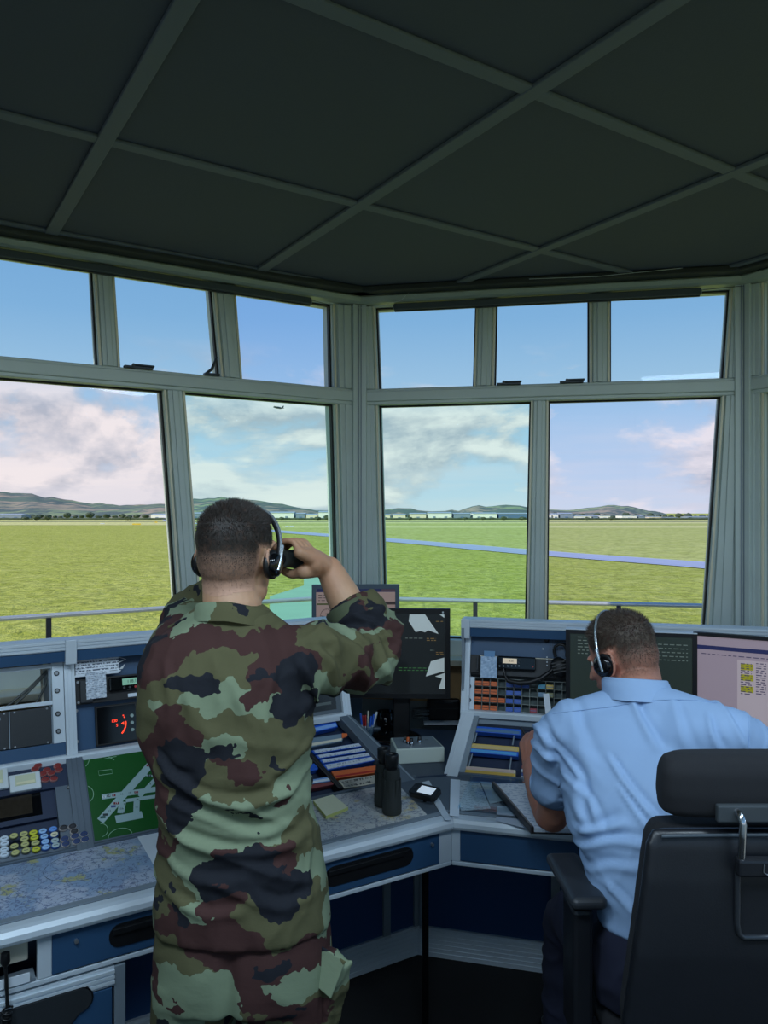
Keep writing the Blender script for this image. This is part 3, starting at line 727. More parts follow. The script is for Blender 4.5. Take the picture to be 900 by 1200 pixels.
# ---- corner table between the consoles
pa = [atz(470, 905, DZ+.0), ML @ Vector((.09, ub, 0)), ML @ Vector((tLr+.0, .62, 0)), ML @ Vector((tLr-.15, .86, 0)), V0+Vector((.0,-.30,0)), MR @ Vector((tR0+.15, .86, 0)), MR @ Vector((tR0+.0, .60, 0)), MR @ Vector((-.03, S_R.ub, 0))]
CT = thing('corner_table', 'dark blue grey corner table behind the worktop joint', 'table', (0,0,0))
pp = [pa[1], MR @ Vector((-.05, S_R.ub, 0)), MR @ Vector((tR0+.0, .585, 0)), MR @ Vector((tR0+.0, .95, 0)), V0+Vector((.05,-.22,0)), ML @ Vector((tLr, .93, 0)), ML @ Vector((tLr, .575, 0))]
MB().prism([(p.x, p.y) for p in pp], DZ-.03, DZ+.004).build('table_top', mat('corner_laminate', (48,62,80), .45, nz=.1), CT)
pc = [ML @ Vector((.02, .06, 0)), MR @ Vector((-.12, .2, 0)), MR @ Vector((-.15,.3,0)), MR @ Vector((-.05, S_R.ub+.01, 0)), ML @ Vector((.095, ub+.01, 0)), ML @ Vector((.09, .3, 0))]
MB().prism([(p.x, p.y) for p in [CC+Vector((0,.0,0)), MR @ Vector((.05, .3, 0)), MR @ Vector((.0, S_R.ub+.02, 0)), ML @ Vector((.02, ub+.02, 0)), ML @ Vector((-.02, .2, 0))]], DZ-.024, DZ-.0015).build('infill', SLOPE, CT)
# ---- below the worktops : drawer fronts, panels, plinth
def below(s, t0, t1, ucut0, ucut1, c):
    K = .545  # set-back of the knee panel
    MB().box(t0, t1, .0, .02, .618, .632).build('drawer_rail', ALU, c, bevel=.003)
    MB().box(t0+ucut0*K, t1+ucut1*K, K, K+.02, .09, DZ-.03).build('knee_panel', mat('knee_panel_blue', (26,66,112), .5, nz=.1, nscale=3), c)
    b = MB(); b.box(t0+ucut0*K, t1+ucut1*K, K-.012, K, 0.001, .115)
    for k in range(6): b.box(t0+ucut0*K, t1+ucut1*K, K-.015, K-.012, .012+k*.017, .020+k*.017)
    b.build('plinth', ALU, c)
below(S_L, L_END, 0, 0, .42, consL); below(S_R, 0, R_END, -.42, 0, consR)
def drawerpart(s, t0, t1, m=BLUE, nm='drawer_front'): return MB().box(t0, t1, .002, .016, .636, .732).build(nm, m, None)
def fill(s, c, t0, t1): MB().box(t0, t1, .0, .018, .632, .736).build('drawer_post', ALU, c, bevel=.002)
# knee-space posts (grey strips on the navy panels)
for s, c, xs_, yy in ((S_L, consL, ((448, 456), (484, 494)), 1070), (S_R, consR, ((492, 502), (646, 656)), 1070)):
    P = Plane(s.W(0, .545, 0), s.d, UP)
    for (x0, x1) in xs_:
        a = P.uv(x0, yy)[0]; b = P.uv(x1, yy)[0]
        MB().box(a, b, .533, .547, .10, DZ-.03).build('panel_strip', ALUD, c, bevel=.001)
# drawers in the left console (t from pixels on the front plane)
FP = S_L.front
def ft(x, y): return FP.uv(x, y)[0]
def recess(root, t0, t1, zc, hh, m=BLACK):
    """black recessed pull: plate, hooded lip"""
    r = hh/2; pts = []
    for a in range(-90, 91, 20): pts.append((t1-r+r*math.cos(math.radians(a)), zc+r*math.sin(math.radians(a))))
    for a in range(90, 271, 20): pts.append((t0+r+r*math.cos(math.radians(a)), zc+r*math.sin(math.radians(a))))
    R = Matrix.Rotation(PI/2, 4, 'X')   # (x,y,z)->(x,-z,y)
    MB().prism(pts, -.002, .005, M=R).build('handle', m, root)
    L = t1-t0
    pts2 = [(t0+L*.03, zc+r*.2), (t1-L*.12, zc+r*.2), (t1-L*.12, zc+r*.55), (t1-L*.02, zc+r*.75), (t0+L*.03, zc+r*.75)]
    return MB().prism(pts2, .004, .012, M=R).build('handle_lip', m, root, bevel=.002)
def drawer(s, t0, t1, label, h0=None, h1=None, knob=None, z0=.636, z1=.732):
    r = thing('drawer', label, 'drawer', s.M)
    MB().box(t0, t1, -.002, .016, z0, z1).build('front', BLUE, r, bevel=.0015)
    MB().box(t0+.02, t1-.02, .016, .40, z0+.01, z1-.01).build('box', DKGREY, r)
    if h0 is not None:
        recess(r, h0, h1, (z0+z1)/2+.004, .058)
    if knob: MB().cyl((knob, -.002, (z0+z1)/2+.02), .005, .008, (0,-1,0), 12).build('lock', SCREW, r)
    return r
drawer(S_L, ft(60,1100), ft(190,1065)+.06, 'blue drawer with black pull directly left of the standing person', ft(126,1085), ft(126,1085)+.34, ft(88,1100))
drawer(S_L, ft(330,1030), ft(512,988), 'blue drawer with long black pull right of the standing person', ft(378,1025), ft(481,1000), ft(503,990))
drawer(S_R, S_R.front.uv(540,985)[0], S_R.front.uv(700,1010)[0]+.1, 'plain blue drawer front under the open notebook')
drawer(S_R, S_R.front.uv(700,1010)[0]+.14, 1.5, 'plain blue drawer front behind the office chair')
for (a, b) in ((ft(43,1110), ft(60,1100)), (ft(512,988), ft(527,985)), (ft(190,1065)+.06, ft(190,1065)+.09)): fill(S_L, consL, a, b)
a = S_R.front.uv(530,985)[0]; b = S_R.front.uv(540,985)[0]; fill(S_R, consR, a, b); fill(S_R, consR, S_R.front.uv(700,1010)[0]+.1, S_R.front.uv(700,1010)[0]+.14)
# cupboard under the left worktop, door with recessed pull
tcr = ft(133, 1150)
cup = thing('cupboard', 'blue cupboard under the left worktop, standing person beside it', 'cupboard', ML)
MB().box(L_END, ft(146,1150), .02, .50, .10, .612).build('carcass', BLUED, cup)
MB().box(tcr, ft(146,1150), .0, .02, .05, .612).build('corner_post', ALUD, cup, bevel=.002)
b = MB(); b.box(L_END, tcr, -.0, .02, .565, .612)
for k in range(3): b.box(L_END, tcr, -.005, 0, .572+k*.013, .579+k*.013)
b.build('door_rail', ALU, cup)
dr = MB().box(L_END+.3, tcr-.006, -.002, .018, .10, .562).build('door', BLUE, cup, bevel=.002)
zz = FP.uv(60, 1190)[1]
r_ = .030; h0 = ft(-60, 1190); h1 = ft(108, 1180); zc = FP.uv(60, 1188)[1]
pts = [(h0, zc-.03), (h1-.05, zc-.03), (h1-.03, zc-.008)] + [(h1-.03+.03*math.cos(math.radians(a)), zc+.022+.03*math.sin(math.radians(a))) for a in range(-80, 91, 20)] + [(h0, zc+.052)]
MB().prism(pts, -.001, .006, M=Matrix.Rotation(PI/2, 4, 'X')).build('door_handle', BLACK, dr)
MB().prism([(p[0]-.004, p[1]*.97+zc*.03) for p in pts], .005, .009, M=Matrix.Rotation(PI/2, 4, 'X')).build('handle_rim', DKGREY, dr)
# open compartment at far left under the nosing with a cream unit and labelled keys
cmp_ = thing('desk_unit', 'cream desk unit with small labelled keys under the left worktop edge', 'desk unit', ML)
t0 = L_END; t1 = ft(34, 1112)
MB().box(t0, t1, .03, .25, .672, .728).build('housing', CREAM, cmp_, bevel=.003)
MB().box(t0, ft(38,1112), .25, .26, .64, .735).build('back_plate', BLACK, cmp_)
MB().box(t0, ft(41,1112), -.0, .05, .634, .640).build('tray', ALUD, cmp_)
for k in range(5):
    x = t1-.045-k*.055; q = MB().box(x, x+.045, -.004, .0, .6365, .658).build('label_plate', PAPER, cmp_)
# coiled telephone cord at the left edge
def cord():
    t = thing('coiled_cord', 'black coiled cord hanging from a plug at the left edge', 'cord', ML)
    tt = ft(5, 1120); b = MB(); b.tube([(tt, -.012, .725), (tt, -.014, .705), (tt, -.014, .695)], [.010, .011, .006], 10); b.build('plug', BLACK, t)
    b = MB(); b.tube([(tt, -.014, .70), (tt+.002, -.016, .66), (tt+.004, -.016, .60)], .004, 8); b.build('straight_cord', BLACK, t)
    pts = []
    for i in range(420):
        a = i*.55; z = .60-i*.0011; x = tt+.004-.012*math.sin(i*.01)
        pts.append((x+.010*math.cos(a), -.022+.010*math.sin(a), z))
    MB().tube(pts, .0028, 6).build('coil', BLACK, t)
cord()
# thin steel support leg beneath the worktop corner
lg = atz(498.5, 1232, 0.0); 
t = thing('support_leg', 'slim polished leg under the worktop near the corner', 'support leg', (lg.x, lg.y, 0))
MB().cyl((0,0,.002), .011, .60, (0,0,1), 16).build('tube', mat('leg_black_steel', (30,30,34), .25, .8), t); MB().cyl((0,0,0), .022, .006, (0,0,1), 20).build('foot', BLACK, t); MB().cyl((0,0,.60), .02, .018, (0,0,1), 20).build('top_flange', ALUD, t)
# ================================================================= EQUIPMENT
def text(body, size, m, parent, M, name='lettering', ext=.0004):
    cu = bpy.data.curves.new(name, 'FONT'); cu.body = body; cu.size = size; cu.extrude = ext; cu.align_x = 'CENTER'; cu.align_y = 'CENTER'; cu.materials.append(m)
    tmp = bpy.data.objects.new(name, cu); COL.objects.link(tmp)
    me = bpy.data.meshes.new_from_object(tmp.evaluated_get(bpy.context.evaluated_depsgraph_get())); bpy.data.objects.remove(tmp)
    o = bpy.data.objects.new(name, me); COL.objects.link(o); o.parent = parent; o.matrix_local = M; return o
def onface(name, label, cat, P, x0, y0, x1, y1, off=0.0, group=None):
    u0, u1, v0, v1 = P.rect(x0, y0, x1, y1, off)
    t = thing(name, label, cat, P.at(u0, v0, off), group); return t, u1-u0, v1-v0
def screws(t, pts, z=.0, r=.004):
    for (x, y) in pts:
        s = MB().cyl((x, y, z), r, .0025, (0,0,1), 12); s.box(x-r*.8, x+r*.8, y-.0006, y+.0006, z+.0024, z+.003); s.build('screw', SCREW, t)
FL, FR, SL_, SR_, TL_, TR_ = S_L.face, S_R.face, S_L.slope, S_R.slope, S_L.top, S_R.top
# --- left bay, open rack frame
fL0 = L_END; 
rk = thing('equipment_rack', 'open aluminium rack frame with two slotted rails at the left edge', 'rack frame', FL.M)
e0, e1, _, _ = FL.rect(61.5, 815, 74, 825)
def vy(P, x, y): return P.uv(x, y)[1]
v_top = vy(FL, 67, 769); v_bot = vy(FL, 67, 871); rt_ = vy(FL, 60, 780.5); rm = vy(FL, 60, 823.5)
MB().box(e0, e1+.003, v_bot, v_top, -.012, .002).build('rack_ear', ALU, rk, bevel=.001)
for y in (789, 809.5, 836.5, 857): 
    q = vy(FL, 68, y); MB().cyl((e0+.014, q, .002), .008, .0015, (0,0,1), 16).build('washer', DKGREY, rk); MB().cyl((e0+.014, q, .0035), .0045, .003, (0,0,1), 10).build('screw', SCREW, rk)
for v in (rt_, rm):
    b = MB(); b.box(fL0, e0, v-.006, v+.006, -.016, .0)
    for k in range(60):
        x = e0-.01-k*.009; b.box(x, x+.004, v-.001, v+.003, 0, .0008)
    b.build('slotted_rail', ALU, rk)
b = MB(); b.box(e0-.008, e0-.001, v_bot, v_top, -.14, -.012); b.build('side_flange', ALUD, rk)
MB().box(e0-.016, e0-.010, rm, rt_, -.14, -.13).build('cream_rod', CREAM, rk)
for (pts) in (([(57,784),(35,806),(8,828)]), ([(58,784),(40,804),(17,827)]), ([(58,786),(53,804),(43,823)])):
    P3 = [FL.M @ Vector((*FL.uv(x, y, -.05-.01*i), -.05-.01*i)) for i, (x, y) in enumerate(pts)]
    o = MB().tube(P3, .004, 8).build('cable', mat('cable_grey', (74,78,76), .5)); tag(o, 'grey cable slanting across the open rack bay', 'cable', 'cables in the open rack bay')
# black blank modules below the middle rail
bl, w, h = onface('blank_module', 'dark grey blank module at the left edge under the open bay', 'rack module', FL, -70, 832, 11, 880)
vb = vy(FL, 40, 874); vt = rm-.012
for (x0, x1, lab, nm) in ((-80, 10.5, 'dark grey module with small label at the left edge under the open bay', 'rack_module'), (12.5, 61, 'plain dark grey module beside the aluminium rack ear', 'rack_module')):
    a = px_t(FL, x0, 855); b_ = px_t(FL, x1, 852)
    t = thing(nm, lab, 'rack module', FL.at(a, vb, -.01)); W = b_-a; HH = vt-vb
    MB().box(0, W, 0, HH, -.03, .0).build('front_panel', DKGREY, t, bevel=.001)
    screws(t, [(W-.012, HH-.004), (W-.012, .004), (.012, .004), (.012, HH-.004)], .0, .003)
    MB().box(W+.0005, W+.0035, 0, HH, -.02, .003).build('edge_bar', ALUD, t)
    if x0 < 0: MB().box(W-.055, W-.022, HH-.022, HH-.014, 0, .001).build('label', ALUD, t)
for o in list(bl.children): bpy.data.objects.remove(o)
bpy.data.objects.remove(bl)
# console lower face panels (blue)
MlF = S_L.M.inverted() @ FL.M; MrF = S_R.M.inverted() @ FR.M
MB().box(L_END, e1+.003, .0, vb-.002, -.012, -.001, M=MlF).build('face_panel', BLUE, consL)
MB().box(tpost[1], tLr-.03, .0, S_L.flen, -.05, -.028, M=MlF).build('face_panel', BLUE, consL)
# white ledge clutter seen through the open bay: a blue cloth on the sill
p = atz(6, 797, SILLZ-.072); t = tag(MB().ell((0,0,.012), (.07,.04,.014), seg=14, ring=8).build('cloth', mat('blue_cloth', (40,70,170), .9), M=Matrix.Translation(V0 - PL.ex*1.62 + PL.ez*.06 + Vector((0,0,SILLZ-.071)))), 'small blue cloth lying on the white window sill behind the open bay', 'cloth')
# --- left middle bay
rd, w, h = onface('radio_unit', 'black radio unit with lit display in the left console, standing person in front', 'radio', FL, 88.5, 791, 200, 820)
MB().box(0, .483, 0, h, -.02, .0).build('front_panel', BLACK, rd, bevel=.001); h_ = h
MB().box(.012, .05, .004, h-.004, .0, .012).build('handle_block', DKGREY, rd, bevel=.003)
xa = px_t(FL, 127, 800)-px_t(FL, 88.5, 800)
MB().box(xa, xa+.17, h*.38, h*.93, .0, .02).build('control_head', BLACKS, rd, bevel=.004)
MB().box(xa+.04, xa+.105, h*.58, h*.84, .02, .021).build('display', mat('lcd_green', (120,160,140), .3, emit=(130,190,160), estr=.35), rd)
text('118.1', .014, BLACK, rd, T(xa+.07, h*.71, .0212))
for k in range(5): MB().cyl((xa+.045+k*.018, h*.48, .02), .004, .002, (0,0,1), 10).build('button', RED if k > 1 else DKGREY, rd)
MB().box(xa+.06, xa+.13, h*.08, h*.22, 0, .001).build('label', PAPER, rd)
screws(rd, [(.007, .008), (.007, h-.008)], .0)
pp_, w, h = onface('note_sheets', 'printed paper sheets taped over the top of the left radio bay', 'paper', FL, 88, 767, 139, 789, .004)
b = MB(); b.box(0, w, 0, h, 0, .0012); b.build('top_sheet', PRINT, pp_)
for k in range(5): MB().box(-.004+k*.001, w*.98+k*.002, -.006+k*.0015, -.004+k*.0015+.001, .0012, .004-k*.0004).build('sheet_edge', PAPER, pp_)
MB().tube([(w, h*.75, .003), (w+.022, h*.6, .006), (w, h*.45, .003)], .0012, 6).build('clip_wire', WHITE, pp_)
MB().prism([(w, h*.1), (w+.02, h*.35), (w+.012, h*.1)], 0, .002).build('tape', WHITE, pp_)
pk, w, h = onface('plastic_sleeve', 'crinkled clear sleeve of folded paper hung over the left radio panel', 'sleeve', FL, 101, 788, 124.5, 818.5, .014)
b = MB(); NXs, NYs = 10, 14; vs = []
for j in range(NYs+1):
    for i in range(NXs+1):
        ed = 1 if i in (0, NXs) else 0
        vs.append((w*i/NXs + .0015*noise.noise(Vector((j*1.7, i*.3, 5)))*ed, h*j/NYs, .003*noise.noise(Vector((i*1.1, j*.5, 0)))))
b.add(vs, [(j*(NXs+1)+i, j*(NXs+1)+i+1, (j+1)*(NXs+1)+i+1, (j+1)*(NXs+1)+i) for j in range(NYs) for i in range(NXs)])
sl = b.build('sheet', textlines('sleeve_print', (196,206,218), (140,150,164), 40, 160, .5, .3), pk); sl.modifiers.new('th', 'SOLIDIFY').thickness = .004
wd, w, h = onface('wind_display', 'black wind display with glowing red arc and digits on a blue panel', 'wind display', FL, 111, 825, 160.5, 871.5, -.026)
MB().box(0, w, 0, h, 0, .012).build('housing', BLACK, wd, bevel=.003); MB().box(.006, w-.006, .006, h-.006, .012, .013).build('glass', BLACKS, wd)
REDL = mat('red_led', (255,70,40), .4, emit=(255,60,30), estr=1.6)
cx, cy, R_ = w*.38, h*.50, w*.33
b = MB(); arc = [(cx+R_*math.cos(math.radians(a)), cy+R_*math.sin(math.radians(a)), .0145) for a in range(-48, 12, 6)]
b.tube(arc, .0022, 6); b.build('led_arc', REDL, wd)
for k, a in enumerate((24, 33)): MB().cyl((cx+R_*math.cos(math.radians(a)), cy+R_*math.sin(math.radians(a)), .013), .0022, .002, (0,0,1), 8).build('led', REDL, wd)
MB().prism([(cx+R_*.86, cy+.004), (cx+R_*.66, cy-.001), (cx+R_*.86, cy-.006)], .013, .0145).build('led_pointer', REDL, wd)
text('130', .013, REDL, wd, T(w*.44, h*.58, .0135)); text('5', .013, REDL, wd, T(w*.50, h*.46, .0135))
for k in range(3): MB().cyl((w*.86, h*(.66-.18*k), .013), .0055, .004, (0,0,1), 14).build('button', mat('button_grey', (150,170,165), .4), wd)
sp_, w, h = onface('fixing_screw', 'row of small screws', 'screw', FL, 90, 830, 92, 832, -.028)
for o in list(sp_.children): bpy.data.objects.remove(o)
bpy.data.objects.remove(sp_)
for (x, y) in ((89.5, 833), (90.5, 869), (89, 818), (180, 826)):
    u, v = FL.uv(x, y, -.027); Mx = S_L.M.inverted() @ FL.at(u, v, -.027)
    MB().cyl((0,0,0), .005, .003, (0,0,1), 12).build('panel_screw', SCREW, consL, M=Mx)
# small black monitor in the left console right of the standing person
mo, w, h = onface('panel_monitor', 'small dark monitor set in the left console beside the standing person', 'monitor', FL, 318, 744, 397, 846, -.02)
MB().box(0, w, 0, h, -.006, .014).build('bezel', mat('monitor_grey', (86,96,104), .5), mo, bevel=.003); MB().box(.03, w-.03, .03, h-.03, .014, .0155).build('screen', mat('dark_screen', (24,30,34), .12), mo)
MB().box(w*.3, w-.05, .05, .06, .0155, .016).build('screen_text', mat('dim_text', (90,98,96), .5), mo)
# --- left sloping panel : keypad, screen, tokens
u0, u1, v0, v1 = SL_.rect(-60, 960, 84, 962); vB = SL_.uv(40, 1008)[1]
border = thing('slope_panel', 'slate grey sloping panel frame around the dark screen at the left', 'console panel', SL_.M)
uR = SL_.uv(88, 925)[0]
MB().box(L_END, uR-.004, -.004, .035, -.03, .002).build('lower_border', SLOPE, border)
MB().box(uR-.055, uR-.004, .035, S_L.slen-.09, -.03, .002).build('right_border', SLOPE, border)
MB().box(L_END, uR-.004, S_L.slen-.09, S_L.slen, -.03, -.0).build('upper_field', BLUED, border)
for (x, y) in ((80.5, 923), (91.5, 960.5)):
    u, v = SL_.uv(x, y, .002); MB().cyl((u, v, .002), .006, .002, (0,0,1), 14).build('washer', DKGREY, border); MB().cyl((u, v, .004), .004, .002, (0,0,1), 10).build('screw', SCREW, border)
sc_, w, h = onface('touch_screen', 'dark brownish screen in a navy bezel above the coloured markers', 'screen', SL_, -60, 922, 70, 971, -.026)
MB().box(0, w, 0, h, 0, .012).build('bezel', BLUED, sc_, bevel=.002); MB().box(.0, w-.05, h*.12, h*.78, .012, .013).build('glass', BLACKS, sc_)
MB().box(.0, w-.075, h*.2, h*.66, .013, .0135).build('picture', mat('brown_screen', (44,38,30), .2, nz=.3, nscale=80), sc_)
MB().tube([(w-.22, h*.93, .014), (w-.16, h*.90, .02), (w-.12, h*.97, .014)], .003, 6).build('stylus_hook', ALUD, sc_)
kp = thing('keypad', 'pale keypad with two cream button windows above the dark screen', 'keypad', SL_.M)
ka = SL_.rect(-50, 904, 10, 928, .012); kb = SL_.rect(11, 906, 48, 926, .012)
for (q, nm) in ((ka, 'left_key_block'), (kb, 'right_key_block')):
    b = MB(); b.box(q[0], q[1], q[2], q[3], .0, .014); h_o = b.build('key_block', WHITE, kp, bevel=.003)
    MB().box(q[0]+.015, q[1]-.014, q[2]+.016, q[3]-.006, .014, .016).build('key_window', mat('cream_keys', (196,200,170), .5), h_o)
    MB().box(q[0]+.018, q[1]-.017, q[2]+.018, q[2]+.026, .016, .018).build('key_row', mat('cream_key_lit', (220,216,180), .4), h_o)
def token(px, py, m, rim, label, grp, r=.0135, off=.0, P=SL_, hh=.009):
    u, v = P.uv(px, py, off+hh); t = thing('marker_disc', label, 'marker', P.at(u, v, off) @ Matrix.Diagonal((1, .70, 1.15, 1)), grp)
    MB().lathe([(r, 0), (r, hh*.72), (r*.9, hh*.86)], seg=20).build('base', rim, t); MB().lathe([(r*.86, hh*.8), (r*.86, hh), (r*.7, hh*1.02)], seg=20).build('cap', m, t)
    MB().box(-r*.45, r*.45, -.0010, .0010, hh*1.0, hh*1.05).build('print', INK, t)
    return t
INK = mat('ink', (60,64,70), .8)
TOKC = {'w': (mat('tok_white', (198,210,222), .4), WHITE), 'y': (mat('tok_sand', (178,176,112), .4), mat('tok_sand_rim', (96,100,80), .5)), 'Y': (mat('tok_yellow', (190,190,40), .4), mat('tok_yellow_rim', (120,120,30), .5)),
 'b': (mat('tok_light_blue', (140,180,222), .4), mat('tok_blue_rim', (50,90,160), .5)), 'B': (mat('tok_blue', (90,140,210), .4), mat('tok_blue_rim', (50,90,160), .5)), 'c': (mat('tok_cream', (206,200,170), .4), mat('tok_blue_rim', (50,90,160), .5)), 'g': (mat('tok_grey', (160,176,176), .4), mat('tok_blue_rim', (50,90,160), .5)),
 'k': (mat('tok_black', (30,30,36), .4), mat('tok_pale_rim', (190,180,176), .4)), 'n': (mat('tok_navy', (30,54,100), .4), mat('tok_pale_rim', (190,180,176), .4)), 'r': (mat('tok_red', (130,32,30), .4), mat('tok_red_rim', (190,130,124), .4))}
TN = {'w': 'white', 'y': 'sand coloured', 'Y': 'bright yellow', 'b': 'light blue', 'B': 'mid blue', 'c': 'cream topped', 'g': 'grey topped', 'k': 'black', 'n': 'navy', 'r': 'dark red'}
for (x, y) in ((365,135),(338,168),(450,178),(553,138),(563,175),(413,215),(493,207),(435,270),(518,262)):
    token(x/8.18, 880+y/8.18, *TOKC['r'], 'dark red marker disc beside the pale keypad', 'red marker discs', .0115)
TK = [(40,838,'w'),(43,884,'w'),(40,942,'w'),(42,990,'w'),(132,812,'y'),(137,911,'y'),(147,973,'y'),(228,795,'y'),(235,843,'y'),(240,893,'y'),(250,952,'y'),(320,782,'Y'),(330,830,'Y'),(340,880,'y'),(348,940,'Y'),(410,768,'b'),(425,818,'b'),(435,868,'b'),(440,920,'b'),(508,748,'B'),(520,800,'c'),(527,858,'g'),(535,902,'g'),(608,735,'k'),(620,840,'n'),(630,890,'n'),(695,722,'k'),(713,768,'k'),(718,815,'n'),(735,865,'n'),(805,795,'n'),(815,845,'n')]
for (x, y, k) in TK:
    token(x/8.18, 880+y/8.18, *TOKC[k], ('%s marker disc in the rows below the dark screen' % TN[k]), '%s marker discs' % TN[k], .0122, .003)
# green airfield plan on the next sloping bay
GRN = mat('plan_green', (20,82,30), .35, nz=.12, nscale=8); PLW = mat('plan_runway', (150,176,176), .5); PLL = mat('plan_line', (150,190,160), .5)
gm = thing('airfield_plan', 'green magnetic airfield plan with pale runways on the sloping console', 'airfield plan', SL_.M)
gu0 = SL_.uv(104, 935)[0]; gu1 = gu0+.50; gv0 = SL_.uv(150, 978)[1]; gv1 = S_L.slen-.004
MB().box(gu0-.03, gu1+.02, -.004, gv0, -.03, .002).build('lower_border', SLOPE, gm); MB().box(gu0-.03, gu0, gv0, gv1, -.03, .002).build('side_border', SLOPE, gm); MB().box(gu1, gu1+.02, gv0, gv1, -.03, .002).build('side_border', SLOPE, gm)
MB().box(gu0, gu1, gv0, gv1, -.03, .0005).build('board', GRN, gm)
def gz(x, y): return SL_.uv(90+x/8.18, 860+y/8.18, .001)
def gpoly2(pts, m, nm, z0=.0006, z1=.0012): return MB().prism([gz(*p) for p in pts][::-1], z0, z1).build(nm, m, gm)
def gline(a, b, w_, m=PLW, nm='runway', z1=.0012):
    a = Vector(gz(*a)); b = Vector(gz(*b)); d = (b-a).normalized(); n_ = Vector((-d.y, d.x))*w_/2
    return MB().prism([tuple(a-n_), tuple(b-n_), tuple(b+n_), tuple(a+n_)], .0006, z1).build(nm, m, gm)
gline((225, 835), (800, 190), .023); gline((240, 605), (830, 520), .016, z1=.00125); gline((470, 640), (850, 585), .011, z1=.0011); gline((600, 600), (850, 330), .013, z1=.0011); gline((660, 395), (740, 405), .006, z1=.0011)
gline((575, 640), (570, 760), .018, z1=.0011); gline((440, 650), (420, 760), .020, z1=.0011); gpoly2([(365, 785), (620, 740), (640, 805), (380, 855)], PLW, 'apron')
for (x, y, r) in ((60, 585, .030), (230, 925, .020), (20, 250, .03)):
    c = gz(x, y); pts = [(c[0]+r*math.cos(math.radians(a)), c[1]+r*math.sin(math.radians(a)), .0012) for a in range(-85, 86, 10) if c[0]+r*math.cos(math.radians(a)) > gu0 and gv0 < c[1]+r*math.sin(math.radians(a)) < gv1]
    if len(pts) > 2: MB().tube(pts, .0009, 5).build('circle_line', PLL, gm)
c = gz(420, 1000); MB().tube([(c[0]+.034*math.cos(math.radians(a)), gv0+.001+.022*math.sin(math.radians(a)), .0012) for a in range(0, 181, 12)], .0009, 5).build('circle_line', PLL, gm)
gline((265, 240), (380, 215), .0015, PLL, 'cross_line'); gline((285, 210), (360, 250), .0015, PLL, 'cross_line')
q = [gz(*p) for p in ((205, 355), (335, 340), (340, 380), (215, 398))]
MB().tube([(a, b, .0012) for a, b in q], .0008, 5, close=True).build('legend_box', PLL, gm)
REDP = mat('plan_red', (120,30,36), .5); DRK = mat('plan_dark', (40,50,54), .5)
LB = [(262,605,'6',WHITE,DRK,.010),(305,595,'24',DRK,WHITE,.010),(355,590,'1',REDP,WHITE,.010),(430,580,'14',None,DRK,.010),(505,568,'19',None,DRK,.010),(570,560,'11',REDP,WHITE,.012),(380,665,'19',REDP,WHITE,.016),(455,675,'9',None,DRK,.009),(350,695,'',mat('plan_blue',(60,80,130),.5),WHITE,.014),(313,740,'23',None,DRK,.012),(275,775,'',DRK,WHITE,.015),(250,800,'',mat('plan_teal',(40,84,80),.5),WHITE,.015),(425,720,'17A',None,DRK,.010),(580,630,'16',None,DRK,.010),(572,703,'15',None,DRK,.009),(440,758,'18',None,DRK,.008),(700,400,'7',DRK,PLW,.009),(705,480,'8',None,DRK,.009),(745,245,'21',None,DRK,.012),(720,275,'',mat('plan_blue',(60,80,130),.5),WHITE,.014),(690,303,'5',REDP,WHITE,.015),(775,215,'',DRK,WHITE,.012)]
for (x, y, s_, bgm, fg, wd_) in LB:
    c = gz(x, y)
    if bgm: MB().box(-wd_/2, wd_/2, -.0035, .0035, .0012, .0016, M=T(c[0], c[1], 0) @ RZ(math.radians(-8))).build('plate', bgm, gm)
    if s_: text(s_, .0085, fg, gm, T(c[0], c[1], .0018) @ RZ(math.radians(-3)), 'lettering', .0001)
# --- charts on the worktops
def chartmat(name, seed, a, b, c, line):
    m, g, p, tc = newmat(name, .28); ob = g.mapping(tc.outputs['Object'], loc=(seed, seed*.7, 0))
    n = g.noise(ob, 5, 4, .6); n2 = g.noise(ob, 11, 5, .65)
    col = g.mix(g.step(n, .42, .5), lin(a), lin(b)); col = g.mix(g.step(n2, .57, .62), col, lin(c))
    v = g.new('ShaderNodeTexVoronoi', feature='DISTANCE_TO_EDGE'); v.inputs['Scale'].default_value = 26; dm = g.noise(ob, 20, 3, .6, out='Color')
    mx = g.new('ShaderNodeMix', data_type='RGBA'); mx.inputs[0].default_value = .12; g.lk(ob, mx.inputs[6]); g.lk(dm, mx.inputs[7]); g.lk(mx.outputs[2], v.inputs['Vector'])
    col = g.mix(g.step(v.outputs[0], .05, .02), col, lin(line))
    n3 = g.noise(ob, 60, 3, .8); col = g.mix(g.math('MULTIPLY', g.step(n3, .56, .66), .5), col, lin((84,94,110)))
    g.lk(col, p.inputs['Base Color']); return m
CH1 = chartmat('chart_print_left', 3.3, (140,164,194), (178,188,206), (176,176,124), (108,122,156)); CH2 = chartmat('chart_print_right', 8.1, (186,194,200), (204,206,204), (204,190,144), (122,130,150))
tL1 = TL_.uv(190, 1010)[0]
ch = tag(MB().box(L_END, tL1+.14, .045, .352, 0, .0012).build('chart', CH1, M=TL_.M), 'large blue tinted aeronautical chart under the left worktop edge', 'chart')
for k, (c_, r_) in enumerate(((TL_.uv(95, 1010), .10),)):
    MB().tube([(c_[0]+r_*math.cos(a/20*PI*1.2+1), c_[1]-.03+r_*.9*math.sin(a/20*PI*1.2+1), .0014) for a in range(21)], .0006, 4).build('drawn_circle', INK, ch)
cx0 = TL_.uv(330, 1000)[0]
q1 = TL_.uv(513, 957, .001); q2 = TL_.uv(468, 921, .001)
